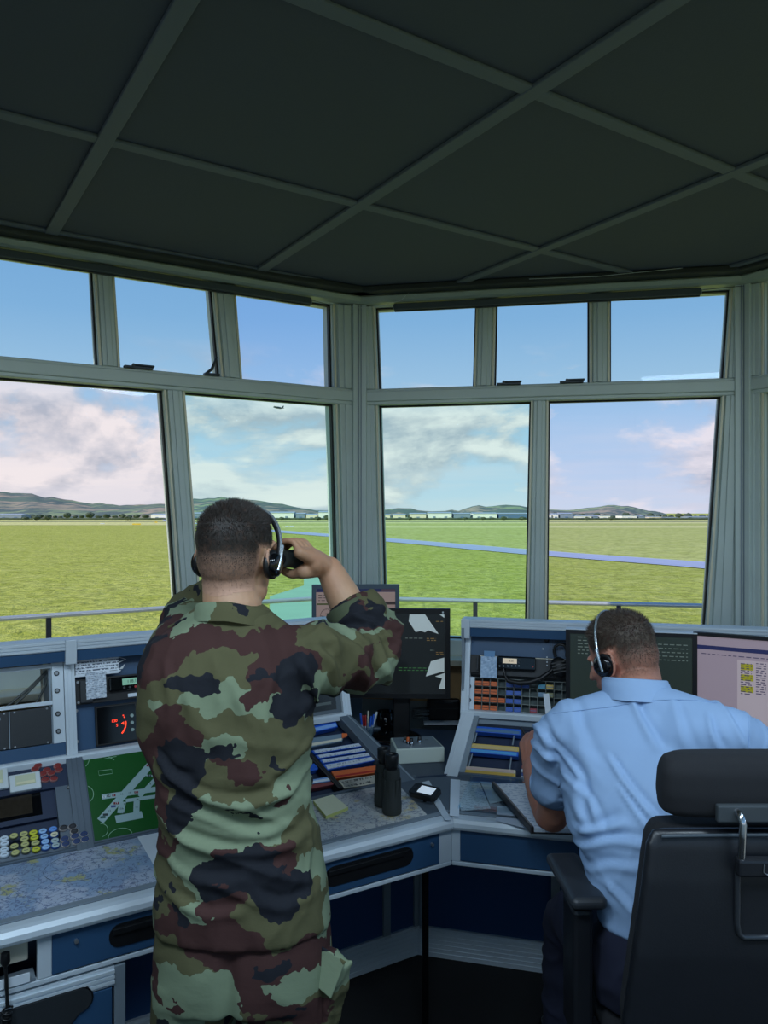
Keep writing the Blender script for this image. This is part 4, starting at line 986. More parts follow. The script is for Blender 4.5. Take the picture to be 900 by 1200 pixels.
tag(MB().prism([(cx0, .035), (q1[0]-.045, .035), (q1[0]-.02, .05), (q2[0], q2[1]), (q2[0]-.02, .352), (cx0, .352)], 0, .0012).build('chart', CH2, M=TL_.M), 'cream aeronautical chart on the worktop beneath the standing binoculars', 'chart')
a = TL_.uv(161, 981, .001); b_ = TL_.uv(192, 1024, .001)
tag(MB().prism([(a[0], a[1]), (b_[0]-.012, b_[1]), (b_[0]+.2, b_[1]+.04), (a[0]+.21, a[1]+.02)], 0, .0012).build('paper_sheet', PAPER, M=TL_.at(0, 0, .0014)), 'blank white sheet on the left chart next to the camouflage jacket', 'paper')
# sticky note pad
c1 = TL_.uv(367, 939, .008); c2 = TL_.uv(390, 932.5, .008); c3 = TL_.uv(408, 947, .008); c4 = TL_.uv(382, 957.5, .008)
npd = thing('sticky_note_pad', 'pale yellow sticky note pad on the chart near the binoculars', 'note pad', TL_.at(0, 0, .0013))
quadn = [c4, c3, c2, c1]
MB().prism([tuple(q) for q in quadn], 0, .010).build('pad', mat('note_yellow_edge', (196,200,120), .8), npd); MB().prism([tuple(q) for q in quadn], .0101, .0107).build('top_note', mat('note_yellow', (240,240,204), .8), npd)
# --- binoculars standing on the chart
def binocular_mesh(t, body, rub):
    """standing: objectives down at z=0, two barrels along x"""
    for sx in (-1, 1):
        x = sx*.030
        b = MB(); b.lathe([(.026, 0), (.0275, .004), (.0275, .03), (.0255, .05), (.024, .07), (.0225, .10), (.0235, .108), (.022, .125)], (x*1.08, 0, 0), seg=28)
        for k in range(8):
            a = k*PI/4+.2; b.box(-.004, .004, -.0015, .0015, .035, .10, M=T(x*1.08+.0245*math.cos(a), .0245*math.sin(a)) @ RZ(a+PI/2))
        b.build('barrel', body, t)
        b = MB(); b.lathe([(.0165, .122), (.0165, .135), (.019, .138), (.0195, .165), (.0175, .168), (.014, .168), (.0135, .160)], (x, 0, 0), seg=28); b.build('eyecup', rub, t)
        MB().lathe([(.0130, .1605), (.002, .1615)], (x, 0, 0), seg=24).build('eyepiece_lens', BLACKS, t)
        MB().lathe([(.022, -.0002), (.002, .003)], (x*1.08, 0, 0), seg=24).build('objective_lens', BLACKS, t)
    b = MB(); b.box(-.028, .028, -.010, .010, .098, .112); b.box(-.024, .024, -.008, .008, .045, .058); b.build('bridge', body, t, bevel=.003)
    b = MB(); b.cyl((0, 0, .058), .007, .07, seg=16); b.lathe([(.0115, .085), (.0125, .087), (.0125, .103), (.0115, .105)], seg=20); b.build('focus_wheel', rub, t)
BODG = mat('rubber_olive_black', (44,48,46), .6, bump=.3, bscale=900)
pa_ = atz(462, 955, DZ+.0025); pb_ = atz(447, 941, DZ+.0025); mid = (pa_+pb_)/2; d_v = pa_-pb_
bn = thing('binoculars', 'dark rubber binoculars standing upright on the chart', 'binoculars', Matrix.Translation(Vector((mid.x, mid.y, DZ+.0028))) @ RZ(math.atan2(d_v.y, d_v.x)) @ Matrix.Scale(1.13, 4))
binocular_mesh(bn, BODG, BLACK)
# --- handheld device on its little stand
p = atz(498, 932, DZ+.02)
hd = thing('handheld_device', 'small black handheld device with glowing screen near the worktop joint', 'handheld device', Matrix.Translation((p.x, p.y, DZ+.030)) @ RZ(math.radians(-35)) @ Matrix.Rotation(math.radians(18), 4, 'X'))
MB().prism([(-.052,-.022),(-.04,-.03),(.04,-.03),(.052,-.022),(.052,.022),(.04,.03),(-.04,.03),(-.052,.022)], -.010, .010).build('case', BLACK, hd, bevel=.004)
MB().box(-.02, .036, -.018, .018, .010, .0108).build('screen', mat('device_screen', (200,214,224), .3, emit=(210,225,240), estr=.5), hd); MB().cyl((-.038, 0, .010), .006, .002, (0,0,1), 12).build('button', DKGREY, hd)
MB().tube([(0, -.005, -.008), (0, -.01, -.028)], .006, 10).build('stand', BLACK, hd)
# --- right worktop: glass sheet with papers beneath
GLT = glassmat('desk_glass', (.93,.97,.98), .07, .03)
def tpoly(pts, m, name, lab, cat, z, P=TR_, th=.0008, z_=0):
    return tag(MB().prism([tuple(P.uv(x, y, z)) for x, y in pts], z, z+th).build(name, m, M=P.M), lab, cat)
TXT = textlines('faint_form_print', (196,208,216), (150,166,180), 26, 60, .5)
tpoly([(506,917),(543,913),(526,957),(531,957)][::1][:0] or [(533,914),(562,917),(575,948),(540,950)], TXT, 'paper_sheet', 'grey printed form under the desk glass left of the notebook', 'paper', .0012)
tpoly([(563,916),(584,918),(600,936),(574,942)], mat('faint_paper', (190,204,212), .7), 'paper_sheet', 'pale sheet partly beneath the top corner of the notebook', 'paper', .0030)
tpoly([(583,945),(600,944),(622,972),(581,962)], mat('faint_paper2', (196,206,220), .7), 'paper_sheet', 'pale triangular looking sheet left of the notebook spine', 'paper', .0012)
tpoly([(528,913),(539,914),(538,957),(527,956)], mat('strip_reflection_paint', (226,236,246), .6), 'paper_or_glare_strip', 'bright white painted reflection strip across the right worktop near the joint', 'paper', .0048)  # reflected window band painted as a flat white strip
o = MB().box(.012, 1.55, .05, S_R.ub-.012, .0068, .0118).build('desk_glass', GLT, M=TR_.M); tag(o, 'clear glass sheet covering the right worktop', 'glass sheet')
# notebook / binder
nb = thing('ring_binder', 'open dark edged ring binder with written pages under the seated man\'s elbow', 'binder', TR_.at(0, 0, .013))
zq = .013
def nq(x, y, z): u = TR_.uv(x, y, zq+z); return (u[0], u[1])
cov = [nq(576, 922, 0), nq(622, 977, 0), nq(684, 978, 0), nq(684, 925, 0)]
cov[2] = (cov[1][0]+.23, cov[1][1]+.04); cov[3] = (cov[0][0]+.22, cov[0][1]+.06)
MB().prism(cov[::1], 0, .003).build('cover', BLACK, nb)
def inset(pts, k, dx=0): 
    c = [sum(p[i] for p in pts)/4 for i in (0, 1)]; return [(c[0]+(p[0]-c[0])*k+dx, c[1]+(p[1]-c[1])*k) for p in pts]
MB().prism(inset(cov, .965, .004), .003, .014).build('page_block', PAPER, nb); MB().prism(inset(cov, .955, .005), .0141, .0146).build('top_page', textlines('hand_written', (238,241,247), (196,204,220), 26, 60, .5), nb)
spn = [Vector(cov[0]), Vector(cov[1])]; d = (spn[1]-spn[0]).normalized(); n_ = Vector((-d.y, d.x))*.014
MB().prism([tuple(spn[0]-n_*0), tuple(spn[1]-n_*0), tuple(spn[1]+n_*.8), tuple(spn[0]+n_*.8)], .0, .020).build('spine', mat('spine_dark', (44,38,40), .4), nb, bevel=.003)
MB().prism([tuple(spn[0]+d*.01+n_*.25), tuple(spn[1]-d*.01+n_*.25), tuple(spn[1]-d*.01+n_*.5), tuple(spn[0]+d*.01+n_*.5)], .020, .0215).build('spine_highlight', mat('spine_grey', (140,130,126), .4), nb)
# --- flight strip holders
def holder(P, pts, m, lab, off=.0, th=.012, paper=None, pw=.62, name='strip_holder', cat='strip holder', grp=None, pm=None):
    """pts: px corners bottom-left, bottom-right, top-right, top-left"""
    q = [P.uv(x, y, off+th) for x, y in pts]; t = thing(name, lab, cat, P.at(q[0][0], q[0][1], off), grp); o = q[0]
    q = [(a-o[0], b-o[1]) for a, b in q]
    MB().prism(q, 0, th).build('base', m, t, bevel=.0015)
    if paper:
        k0 = (1-pw)/2; f = lambda s_, r_: tuple((q[0][i]*(1-s_)+q[1][i]*s_)*(1-r_)+(q[3][i]*(1-s_)+q[2][i]*s_)*r_ for i in (0, 1))
        MB().prism([f(.03, .12), f(.97, .12), f(.97, .12+pw), f(.03, .12+pw)], th, th+.0012).build('paper_or_glare_strip', paper, t)
    return t
STR = textlines('strip_print', (196,204,212), (120,130,150), 60, 90, .45); STB = mat('strip_cream', (206,196,170), .7); STO = mat('strip_buff', (200,176,120), .7)
def op(x, y): return (360+x/9., 820+y/9.)
tr = -.044
holder(SL_, [op(-60,375), op(325,285), op(300,220), op(-60,300)], BLUEP, 'bright blue strip holder topmost in the sloping rack beside the jacket', tr, .03, mat('strip_pale_blue', (120,160,214), .6), .5)
holder(SL_, [op(-60,520), op(370,440), op(400,350), op(-60,420)], mat('strip_grey_holder', (110,132,148), .5), 'grey blue strip holder with cream edge, second from the top of the rack', tr, .028, CREAM, .3)
holder(SL_, [op(370,405), op(425,385), op(425,355), op(368,350)], ORANGE, 'small orange holder end at the right of the second strip holder', tr+.028, .006)
holder(SL_, [op(205,745), op(730,640), op(700,590), op(165,680)], BLUEP, 'blue strip holder at the foot of the four white strips', tr, .034, STR, .7)
for k, lab in enumerate(('white strip, lowest of the three above the blue holder', 'white strip, middle of the three above the blue holder', 'white strip, topmost of the three above the blue holder')):
    f = lambda x0, y0, k=k: op(x0, y0)
    yb = 672-k*50; xb = 165-k*42; xe = 690-k*52
    holder(SL_, [op(xb, yb), op(xe, yb-82), op(xe-34, yb-118), op(xb-36, yb-38)], BLUEP, lab, tr, .034, STR, .76)
holder(SL_, [op(300,830), op(740,765), op(735,690), op(255,755)], ORANGE, 'orange strip holder left of the binoculars, with dark lettering', tr, .034, RED, .22)
holder(SL_, [op(395,935), op(740,880), op(730,790), op(330,850)], CREAM, 'speckled cream strip below the orange holder', tr, .034, textlines('speckle', (176,172,160), (84,84,84), 60, 60, .5), .8)
holder(SL_, [op(-60,780), op(115,735), op(110,660), op(-60,700)], BLUEP, 'short blue strip holder right against the jacket', tr, .03)
holder(SL_, [op(-60,905), op(255,855), op(215,810), op(-60,860)], mat('strip_pale_blue', (120,160,214), .6), 'pale blue strip near the lower left of the strip rack', tr, .03, PAPER, .5)
holder(SL_, [op(-60,960), op(290,890), op(262,860), op(-60,910)], mat('strip_dull_red', (130,60,60), .5), 'dull red strip near the lower left of the strip rack', tr, .03)
a = SL_.uv(*op(20,560), tr+.036); b_ = SL_.uv(*op(375,935), tr+.036); 
dv = thing('rack_divider', 'black slanting divider bar in the strip rack beside the jacket', 'divider', SL_.at(0,0,tr)); MB().prism([(a[0]-.012, a[1]), (b_[0]-.012, b_[1]), (b_[0]+.006, b_[1]), (a[0]+.010, a[1])], 0, .036).build('bar', BLACK, dv, bevel=.002)
MB().prism([(a[0]-.002, a[1]), (b_[0]-.002, b_[1]), (b_[0]+.001, b_[1]), (a[0]+.001, a[1])], .036, .0372).build('ridge', DKGREY, dv)
# right sloping rack: frame with three wide holders
def oq(x, y): return (520+x/6.923, 830+y/6.923)
tr = -.044
rf = thing('strip_rack', 'grey wire frame carrying three long strip holders in the right console', 'strip rack', SR_.M)
def wirep(pts, r=.003): 
    MB().tube([(*SR_.uv(*oq(x, y), -.018), -.018) for x, y in pts], r, 8).build('rod', ALUD, rf)
wirep([(275,170), (250,275)]); wirep([(575,190), (558,300)]); wirep([(235,360), (195,500)]); wirep([(550,380), (530,540)]); 
holder(SR_, [oq(215,185), oq(625,218), oq(628,172), oq(220,140)], BLUEP, 'long blue strip holder topmost in the right sloping rack', -.036, .03, mat('strip_slate', (84,120,150), .5), .5)
holder(SR_, [oq(172,352), oq(603,392), oq(608,348), oq(172,312)], BLUEP, 'long blue strip holder in the middle of the right sloping rack', -.036, .03, mat('strip_sky', (80,156,210), .5), .55)
holder(SR_, [oq(185,318), oq(608,352), oq(610,312), oq(190,280)], YEL, 'yellow strip lying above the middle blue holder', -.034, .031, STO, .6)
holder(SR_, [oq(120,528), oq(580,572), oq(582,528), oq(132,490)], YEL, 'long yellow strip holder lowest in the right sloping rack', -.036, .032, mat('strip_gold', (196,160,70), .5), .7)
holder(SR_, [oq(132,492), oq(582,530), oq(583,500), oq(140,464)], STB, 'pinkish cream strip lying above the lowest yellow holder', -.034, .032, mat('strip_pink', (196,170,160), .6), .7)
pile = [(622,575,PAPER,'white strip lowest in the small pile by the man\'s hand'),(624,545,mat('strip_navy', (60,80,130), .5),'navy backed strip second lowest in the small pile'),(630,515,PAPER,'white strip with red line in the small pile by the hand'),(632,485,mat('strip_salmon', (190,110,96), .5),'salmon strip in the small pile by the hand'),(638,447,ORANGE,'orange strip in the small pile by the hand'),(642,408,PAPER,'white strip above the orange one by the hand'),(644,380,mat('strip_rose', (190,140,136), .5),'rose strip topmost in the small pile by the hand')]
for i, (x, y, m, lab) in enumerate(pile): holder(SR_, [oq(x, y), oq(x+128, y+8), oq(x+130, y-18), oq(x+3, y-26)], m, lab, -.036, .032)
# grey upper flange of the slope
MB().box(tR0+.03, R_END, S_R.slen-.035, S_R.slen+.01, -.045, -.018, M=Mr).build('upper_flange', ALUD, consR)
MB().box(tR0+.03+SR_.uv(628,850)[0]-tR0-.03, SR_.uv(634,850)[0], 0, S_R.slen, -.045, -.010, M=Mr).build('slope_divider', ALUD, consR)
# --- right upright bay
def ow(x, y): return (540+x/6.923, 720+y/6.923)
def fr(x0, y0, x1, y1): a = ow(x0, y0); b = ow(x1, y1); return a[0], a[1], b[0], b[1]
MB().box(tR0+.03, R_END, 0, S_R.flen, -.06, -.045, M=MrF).build('face_back', DKGREY, consR)
up, w, h = onface('speaker_panel', 'blue panel with round knob and dotted speaker grille in the right console', 'speaker panel', FR, *fr(66, 150, 1100, 350), -.012)
w = .483; MB().box(0, w, 0, h+.01, -.012, .0).build('front_panel', BLUE, up, bevel=.001)
b = MB()
gu = FR.uv(*ow(800, 250), -.012); lu = FR.uv(*ow(66, 350), -.012); cx = gu[0]-lu[0]; cy = gu[1]-lu[1]
for i in range(9):
    for j in range(9):
        b.cyl((cx-.034+i*.0095, cy-.030+j*.0085, 0), .0023, .0008, (0,0,1), 6)
b.build('speaker_grille', BLACK, up)
k_ = FR.uv(*ow(700, 232), -.012); MB().lathe([(.011, 0), (.011, .004), (.0085, .012), (.007, .013)], (k_[0]-lu[0], k_[1]-lu[1], 0), seg=20).build('knob', BLACK, up)
k_ = FR.uv(*ow(670, 305), -.012); MB().cyl((k_[0]-lu[0], k_[1]-lu[1], 0), .003, .003, (0,0,1), 10).build('led', WHITE, up)
screws(up, [(.012, h-.006), (.470, h-.006)], 0)
r2, w, h = onface('radio_unit', 'black radio with pale display on a grey panel in the right console', 'radio', FR, *fr(66, 350, 1100, 510), -.012)
w = .483; MB().box(0, w, 0, h, -.012, .0).build('front_panel', DKGREY, r2, bevel=.001); MB().box(.0, w, h-.004, h-.001, 0, .002).build('edge_trim', CREAM, r2)
ru = FR.uv(*ow(66, 510), -.012)
def rr(x, y): q = FR.uv(*ow(x, y), -.012); return q[0]-ru[0], q[1]-ru[1]
a = rr(300, 472); c = rr(612, 378); MB().box(a[0], c[0], a[1], c[1], 0, .026).build('control_head', BLACKS, r2, bevel=.005)
a = rr(347, 425); c = rr(462, 390); MB().box(a[0], c[0], a[1], c[1], .026, .0268).build('display', mat('lcd_cream', (214,200,176), .4, emit=(230,205,170), estr=.35), r2)
text('8.50', .0095, mat('lcd_ink', (120,90,60), .6), r2, T((a[0]+c[0])/2+.006, (a[1]+c[1])/2, .027))
for x in (322, 355, 388, 420, 452, 478): a = rr(x, 448); MB().cyl((*a, .026), .0028, .002, (0,0,1), 8).build('button', ALUD, r2)
for x, y in ((480, 400), (480, 425), (590, 455)): a = rr(x, y); MB().cyl((*a, .026), .003, .003, (0,0,1), 8).build('button', RED if x > 500 else DKGREY, r2)
for y in (375, 395, 415, 442): a = rr(702, y); MB().cyl((*a, 0), .0028, .002, (0,0,1), 8).build('indicator', PAPER, r2)
a = rr(80, 500); c = rr(155, 355); MB().box(a[0], c[0], a[1], c[1], 0, .012).build('handle_block', BLACK, r2, bevel=.002); MB().box(a[0]+.025, a[0]+.032, a[1]+.01, c[1]-.01, .012, .022).build('grip', DKGREY, r2, bevel=.002)
screws(r2, [(.007, .01), (.007, h-.012)], .0)
s2, w, h = onface('plastic_sleeve', 'clear sleeve with pale blue folded paper taped beside the right radio', 'sleeve', FR, *fr(162, 342, 295, 514), .002)
vs = [(w*i/8+.0012*noise.noise(Vector((j*1.7, i*.3, 9)))*(i in (0, 8)), h*j/12, .003*noise.noise(Vector((i*1.1, j*.6, 4)))) for j in range(13) for i in range(9)]
b = MB().add(vs, [(j*9+i, j*9+i+1, (j+1)*9+i+1, (j+1)*9+i) for j in range(12) for i in range(8)]); sl = b.build('sheet', mat('sleeve_blue_white', (164,188,214), .35, nz=.12, nscale=90), s2); sl.modifiers.new('th', 'SOLIDIFY').thickness = .004
MB().box(w*.18, w*.85, h-.002, h+.022, .002, .0032).build('tape', mat('tape_clear', (110,150,190), .2), s2)
# pigeonholes
pg = thing('pigeonhole_rack', 'grey pigeonhole rack of small square cells in the right console', 'pigeonhole rack', FR.M)
x0 = FR.uv(*ow(105, 650))[0]; cw = (FR.uv(*ow(835, 650))[0]-x0)/11.2; vt_ = FR.uv(*ow(300, 522))[1]; vb_ = FR.uv(*ow(300, 785))[1]; ch_ = (vt_-vb_)/4; NC = 12
GR = mat('pigeonhole_grey', (118,126,122), .6)
MB().box(tR0+.030, x0, vb_-.004, vt_+.002, -.045, -.012).build('side_plate', ALU, pg)
for y in (583, 695):
    u, v = FR.uv(*ow(68, y), -.010); MB().cyl((u, v, -.012), .008, .0015, (0,0,1), 16).build('washer', DKGREY, pg); MB().cyl((u, v, -.0105), .0045, .003, (0,0,1), 10).build('screw', SCREW, pg)
MB().box(x0, x0+cw*NC, vb_-.004, vb_, -.05, -.012).build('shelf', GR, pg)
for k in range(1, 5): MB().box(x0, x0+cw*NC, vb_+ch_*k-.0012, vb_+ch_*k+.0012, -.045, -.012).build('shelf', GR, pg)
for k in range(NC+1): MB().box(x0+cw*k-.0012, x0+cw*k+.0012, vb_, vt_, -.045, -.0125).build('divider', GR, pg)
MB().box(x0, x0+cw*NC, vb_, vt_, -.047, -.044).build('back', mat('pigeonhole_back', (84,96,96), .7), pg)
def cellitem(r, c, m, lab, grp=None, fh=.62):
    t = thing('strip_holder', lab, 'strip holder', FR.at(x0+cw*c+.0022, vb_+ch_*(3-r)+.0014, -.042), grp)
    W_, H_ = cw-.0044, (ch_-.003)*fh
    MB().box(0, W_, 0, H_, 0, .036).build('holder', m, t, bevel=.001)
    MB().box(W_*.06, W_*.94, H_*.45, H_*.55, .036, .0368).build('slot', BLACK if m is ORANGE else mat('slot_pale', (90,120,170), .5), t)
BLU2 = mat('mid_blue_plastic', (60,96,180), .45)
for r in range(4):
    for c in range(3): cellitem(r, c, ORANGE, 'orange strip holder in the three left columns of pigeonholes', 'orange strip holders')
cellitem(2, 3, ORANGE, 'orange strip holder alone in the fourth pigeonhole column')
for r in range(4):
    for c in (4, 5): cellitem(r, c, BLU2, 'blue strip holder in the middle columns of pigeonholes', 'blue strip holders')
cellitem(0, 6, BLU2, 'blue strip holder in the top row, furthest right of the blue ones', None)
cellitem(0, 8, mat('teal_plastic', (70,140,160), .45), 'teal strip holder in the top row of pigeonholes'); cellitem(0, 9, YEL, 'yellow strip holder in the top row of pigeonholes'); cellitem(3, 7, mat('crimson_plastic', (150,60,70), .45), 'crimson strip holder in the bottom row of pigeonholes'); cellitem(1, 8, mat('steel_blue_plastic', (110,140,160), .45), 'steel blue strip holder below the teal one'); cellitem(1, 9, mat('olive_plastic', (150,150,110), .45), 'olive strip holder below the yellow one')
cs = [ow(668,645), ow(715,640), ow(740,740), ow(700,830)]
q = [FR.uv(x, y, .02) for x, y in cs]; q = [(q[0]), q[1], (q[2][0]+.01, q[2][1]-.10), (q[3][0]+.004, q[3][1]-.06)]
tag(MB().prism([q[3], q[2], q[1], q[0]], .02, .0215).build('paper_or_glare_strip', PAPER, M=FR.M), 'white card strip standing before the pigeonholes at the man\'s shoulder', 'card')
# spare headset hanging in the right console with its thick cable
hs = thing('spare_headset', 'black spare headset hung in front of the right speaker grille', 'headset', FR.M)
def fw(x, y, o): return (*FR.uv(*ow(x, y), o), o)
MB().tube([fw(770,345,.02), fw(757,300,.022), fw(765,262,.024), fw(800,240,.026), fw(840,250,.026), fw(862,290,.024), fw(860,345,.02)], .006, 8).build('headband', BLACK, hs)
c = fw(800, 430, .022); b = MB(); b.ell((0,0,0), (.034, .040, .018), seg=20, ring=12)
for k in range(4): b.box(-.026, .026, -.02+k*.012, -.015+k*.012, .012, .019)
b.build('ear_cup', BLACK, hs, M=T(*c) @ RZ(.25)); 
tag(MB().tube([fw(345,440,.02), fw(360,500,.022), fw(385,540,.025), fw(470,556,.028), fw(560,550,.03), fw(650,520,.03), fw(720,470,.028), fw(765,425,.024)], [.004,.005,.008,.010,.010,.010,.008,.006], 10).build('thick_cable', BLACK, M=FR.M), 'thick black cable looping below the right radio to the spare headset', 'cable')
# --- monitors in front of the right console
def monitor(M, w, h, lab, scr, bez=.014, edge=BLACK, stand=True, name='monitor', standz=-.2, tilt=0):
    t = thing(name, lab, 'monitor', M)
    b = MB(); b.box(-w/2, w/2, 0, h, -.022, 0); b.build('housing', edge, t, bevel=.003)
    b = MB(); 
    for (a0, a1, c0, c1) in ((-w/2, w/2, 0, bez), (-w/2, w/2, h-bez, h), (-w/2, -w/2+bez, bez, h-bez), (w/2-bez, w/2, bez, h-bez)): b.box(a0, a1, c0, c1, 0, .006)
    b.build('bezel', edge, t)
    s_ = MB().box(-w/2+bez, w/2-bez, bez, h-bez, 0, .002).build('screen', scr, t)
    MB().box(-w*.3, w*.3, h*.2, h*.8, -.05, -.022).build('back_shell', edge, t, bevel=.01)
    return t, s_
GP = Plane(S_R.W(0, .50, .80), S_R.d, UP)
SCRD = mat('screen_dark_green', (44,52,48), .25, emit=(44,54,48), estr=.35)
q = GP.rect(663, 739.5, 817, 852); w = q[1]-q[0]; h = q[3]-q[2]
mA, sA = monitor(GP.at((q[0]+q[1])/2, q[2], 0), w, h, 'black monitor with dim grey green screen behind the seated man\'s head', SCRD, .016)
WT = mat('screen_text', (104,114,106), .5, emit=(104,114,106), estr=.3)
b = MB()
rx = random.Random(5)
def tx(b, u0, v0, u1, ln, n): 
    for i in range(n):
        u = u0
        while u < u1: L = rx.uniform(.006, .018); b.box(u, min(u+L, u1), v0-i*ln, v0-i*ln+.003, .002, .0024); u += L+.006
q2 = GP.rect(771, 756, 806, 772)
tx(b, q2[0]-(q[0]+q[1])/2, q2[3]-q[2], q2[1]-(q[0]+q[1])/2, .014, 5); q2 = GP.rect(677, 747, 690, 760); tx(b, q2[0]-(q[0]+q[1])/2, q2[3]-q[2], q2[1]-(q[0]+q[1])/2, .012, 6)
b.build('screen_text', WT, mA)
MB().box(-w/2+.0, w/2, h-.002, h+.002, -.02, .007).build('top_edge', ALU, mA)
MB().box(-.03, .03, -.12, .06, -.07, -.05).build('stand_column', BLACK, mA)
MB().box(-.10, .10, -.03+0, -.012, -.14, .02).build('foot', BLACK, mA) 
PINK = mat('screen_pink_grey', (148,134,142), .3, emit=(150,132,142), estr=.42)
GP2 = Plane(S_R.W(.78, .51, .80), dir2(-31), UP)
q = GP2.rect(812.5, 747, 990, 880); w = .50; h = q[3]-q[2]
mB, sB = monitor(GP2.at(q[0]+w/2, q[2], 0), w, h, 'wide monitor showing a pinkish document page at the right edge', PINK, .012)
def m2(x, y): a = GP2.uv(x, y, .002); return a[0]-q[0]-w/2, a[1]-q[2]
b = MB(); a = m2(814, 755); b.box(a[0]+.001, w/2-.012, a[1]-.014, a[1]+.0, .002, .0025); b.build('title_bar', mat('title_bar_navy', (40,44,84), .4, emit=(40,44,90), estr=.3), mB)
DOC = mat('document_pale', (170,156,160), .4, emit=(172,156,160), estr=.42)
a = m2(864, 773); c = m2(864, 830); MB().box(a[0], w/2-.02, h*.05, a[1], .0021, .0026).build('document', DOC, mB)
YH = mat('highlight_yellow', (150,146,40), .4, emit=(160,150,30), estr=.35); TD = mat('doc_text', (90,80,110), .5)
for y in (781, 793.5, 807): a = m2(868, y); c = m2(883, y); MB().box(a[0], c[0], a[1]-.011, a[1]+.011, .0026, .003).build('highlight', YH, mB)
b = MB(); a = m2(868, 778); c = m2(881, 778); tx(b, a[0], a[1], c[0], .008, 14); a = m2(886, 778); c = m2(898, 778); tx(b, a[0], a[1], c[0], .008, 14); o_ = b.build('document_text', TD, mB); o_.location.z = .0012
b = MB(); a = m2(822, 766); tx(b, a[0], a[1], w/2-.03, .01, 1); b.build('menu_text', TD, mB)
# --- corner table: two monitors, pens, mug, grey box
TZ = DZ+.004
p = at(477, 764, 3.25); fz = math.radians(-3)
GPc = Plane(p, (math.cos(fz), math.sin(fz), 0), UP)
q = GPc.rect(404, 713, 527.5, 818); w = q[1]-q[0]; h = q[3]-q[2]
SCB = mat('screen_black', (34,38,40), .08, emit=(34,38,40), estr=.25)
mC, sC = monitor(GPc.at((q[0]+q[1])/2, q[2], 0), w, h, 'large black monitor with white reflections beside the uniformed elbow', SCB, .020)
cu = (q[0]+q[1])/2
def m3(x, y): a = GPc.uv(x, y, .002); return a[0]-cu, a[1]-q[2]
REF = mat('screen_reflection_paint', (170,182,184), .4, emit=(170,184,186), estr=.45)  # window reflections painted onto the screen as glowing pale shapes
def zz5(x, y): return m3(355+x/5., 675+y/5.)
MB().prism([zz5(*p) for p in ((625,225),(715,225),(795,340),(735,318),(715,330),(690,322),(660,328),(620,265))][::-1], .002, .0028).build('painted_reflection', REF, mC)
MB().prism([zz5(*p) for p in ((828,478),(828,560),(800,565),(720,588),(750,500))][::-1], .002, .0028).build('painted_reflection', REF, mC)
MB().prism([zz5(*p) for p in ((832,568),(832,662),(795,662),(815,600),(775,588))][::-1], .002, .0028).build('painted_reflection', REF, mC)
MB().prism([zz5(*p) for p in ((800,225),(828,225),(828,245))][::-1], .002, .0028).build('painted_reflection', REF, mC)
GRT = mat('screen_green_text', (60,110,60), .5, emit=(60,120,60), estr=.3); AMT = mat('screen_amber_text', (140,110,60), .5, emit=(140,110,60), estr=.3)
b = MB(); a = zz5(560, 540); c = zz5(735, 540); tx(b, a[0], a[1], c[0], .010, 2); b.build('green_text', GRT, mC)
b = MB(); a = zz5(725, 368); c = zz5(780, 368); tx(b, a[0], a[1], c[0], .008, 2); a = zz5(780, 450); c = zz5(825, 450); tx(b, a[0], a[1], c[0], .008, 2); a = zz5(780, 268); c = zz5(820, 268); tx(b, a[0], a[1], c[0], .008, 1); b.build('amber_text', AMT, mC)
b = MB(); a = zz5(600, 366); c = zz5(705, 366); tx(b, a[0], a[1], c[0], .008, 1); a = zz5(745, 437); c = zz5(770, 437); tx(b, a[0], a[1], c[0], .008, 1); b.build('grey_text', WT, mC)
a = zz5(820, 212); MB().cyl((a[0], a[1], .006), .004, .001, (0,0,1), 12).build('power_light', WHITE, mC)
zb = -(p.z) + 0; 
base_z = TZ-(GPc.M @ Vector((0, q[2], 0))).z
cxs = m3(470, 840)[0]
b = MB(); b.box(cxs-.036, cxs+.036, base_z+.01, .04, -.075, -.045); b.build('stand_column', BLACK, mC, bevel=.006)
b = MB(); b.lathe([(.115, 0), (.118, .004), (.10, .012), (.04, .016)], (0,0,0), axis=(0,1,0), seg=40); b.build('stand_foot', BLACKS, mC, M=T(cxs-.03, base_z, -.05))
# grey old monitor behind
p = at(417, 730, 3.46); GPd = Plane(p, (1, .05, 0), UP); q = GPd.rect(365.5, 685, 468, 775); w = q[1]-q[0]; h = q[3]-q[2]; cu2 = (q[0]+q[1])/2
GYP = mat('monitor_blue_grey', (82,98,112), .45)
PKS = mat('screen_dusky', (150,128,122), .4, emit=(150,128,122), estr=.42)
mD, sD = monitor(GPd.at(cu2, q[2], 0), w, h, 'grey framed monitor with dusky pink dial display behind the forearm', PKS, .019, GYP)
def m4(x, y): a = GPd.uv(x, y, .002); return a[0]-cu2, a[1]-q[2]
def z4(x, y): return m4(355+x/5., 675+y/5.)
def bx4(x0, y0, x1, y1, m, nm, z=.002, th=.0006): a = z4(x0, y1); c = z4(x1, y0); return MB().box(a[0], c[0], a[1], c[1], z, z+th).build(nm, m, mD)
bx4(78, 72, 548, 95, mat('title_bar_navy', (40,44,84), .4), 'title_bar', .0022); bx4(82, 158, 545, 170, mat('olive_bar', (74,80,44), .5, emit=(70,80,40), estr=.3), 'divider_bar'); bx4(195, 172, 200, 250, mat('thin_dark', (60,54,52), .5), 'divider_bar'); bx4(400, 150, 545, 168, mat('brown_bar', (96,76,70), .5), 'divider_bar', .0024)
bx4(460, 76, 540, 90, mat('buttons_pink', (120,90,100), .5), 'window_buttons', .003)
a = z4(142, 232); b = MB(); b.tube([(a[0]+.030*math.cos(math.radians(k)), a[1]+.030*math.sin(math.radians(k)), .003) for k in range(-10, 191, 10)], .0008, 5)
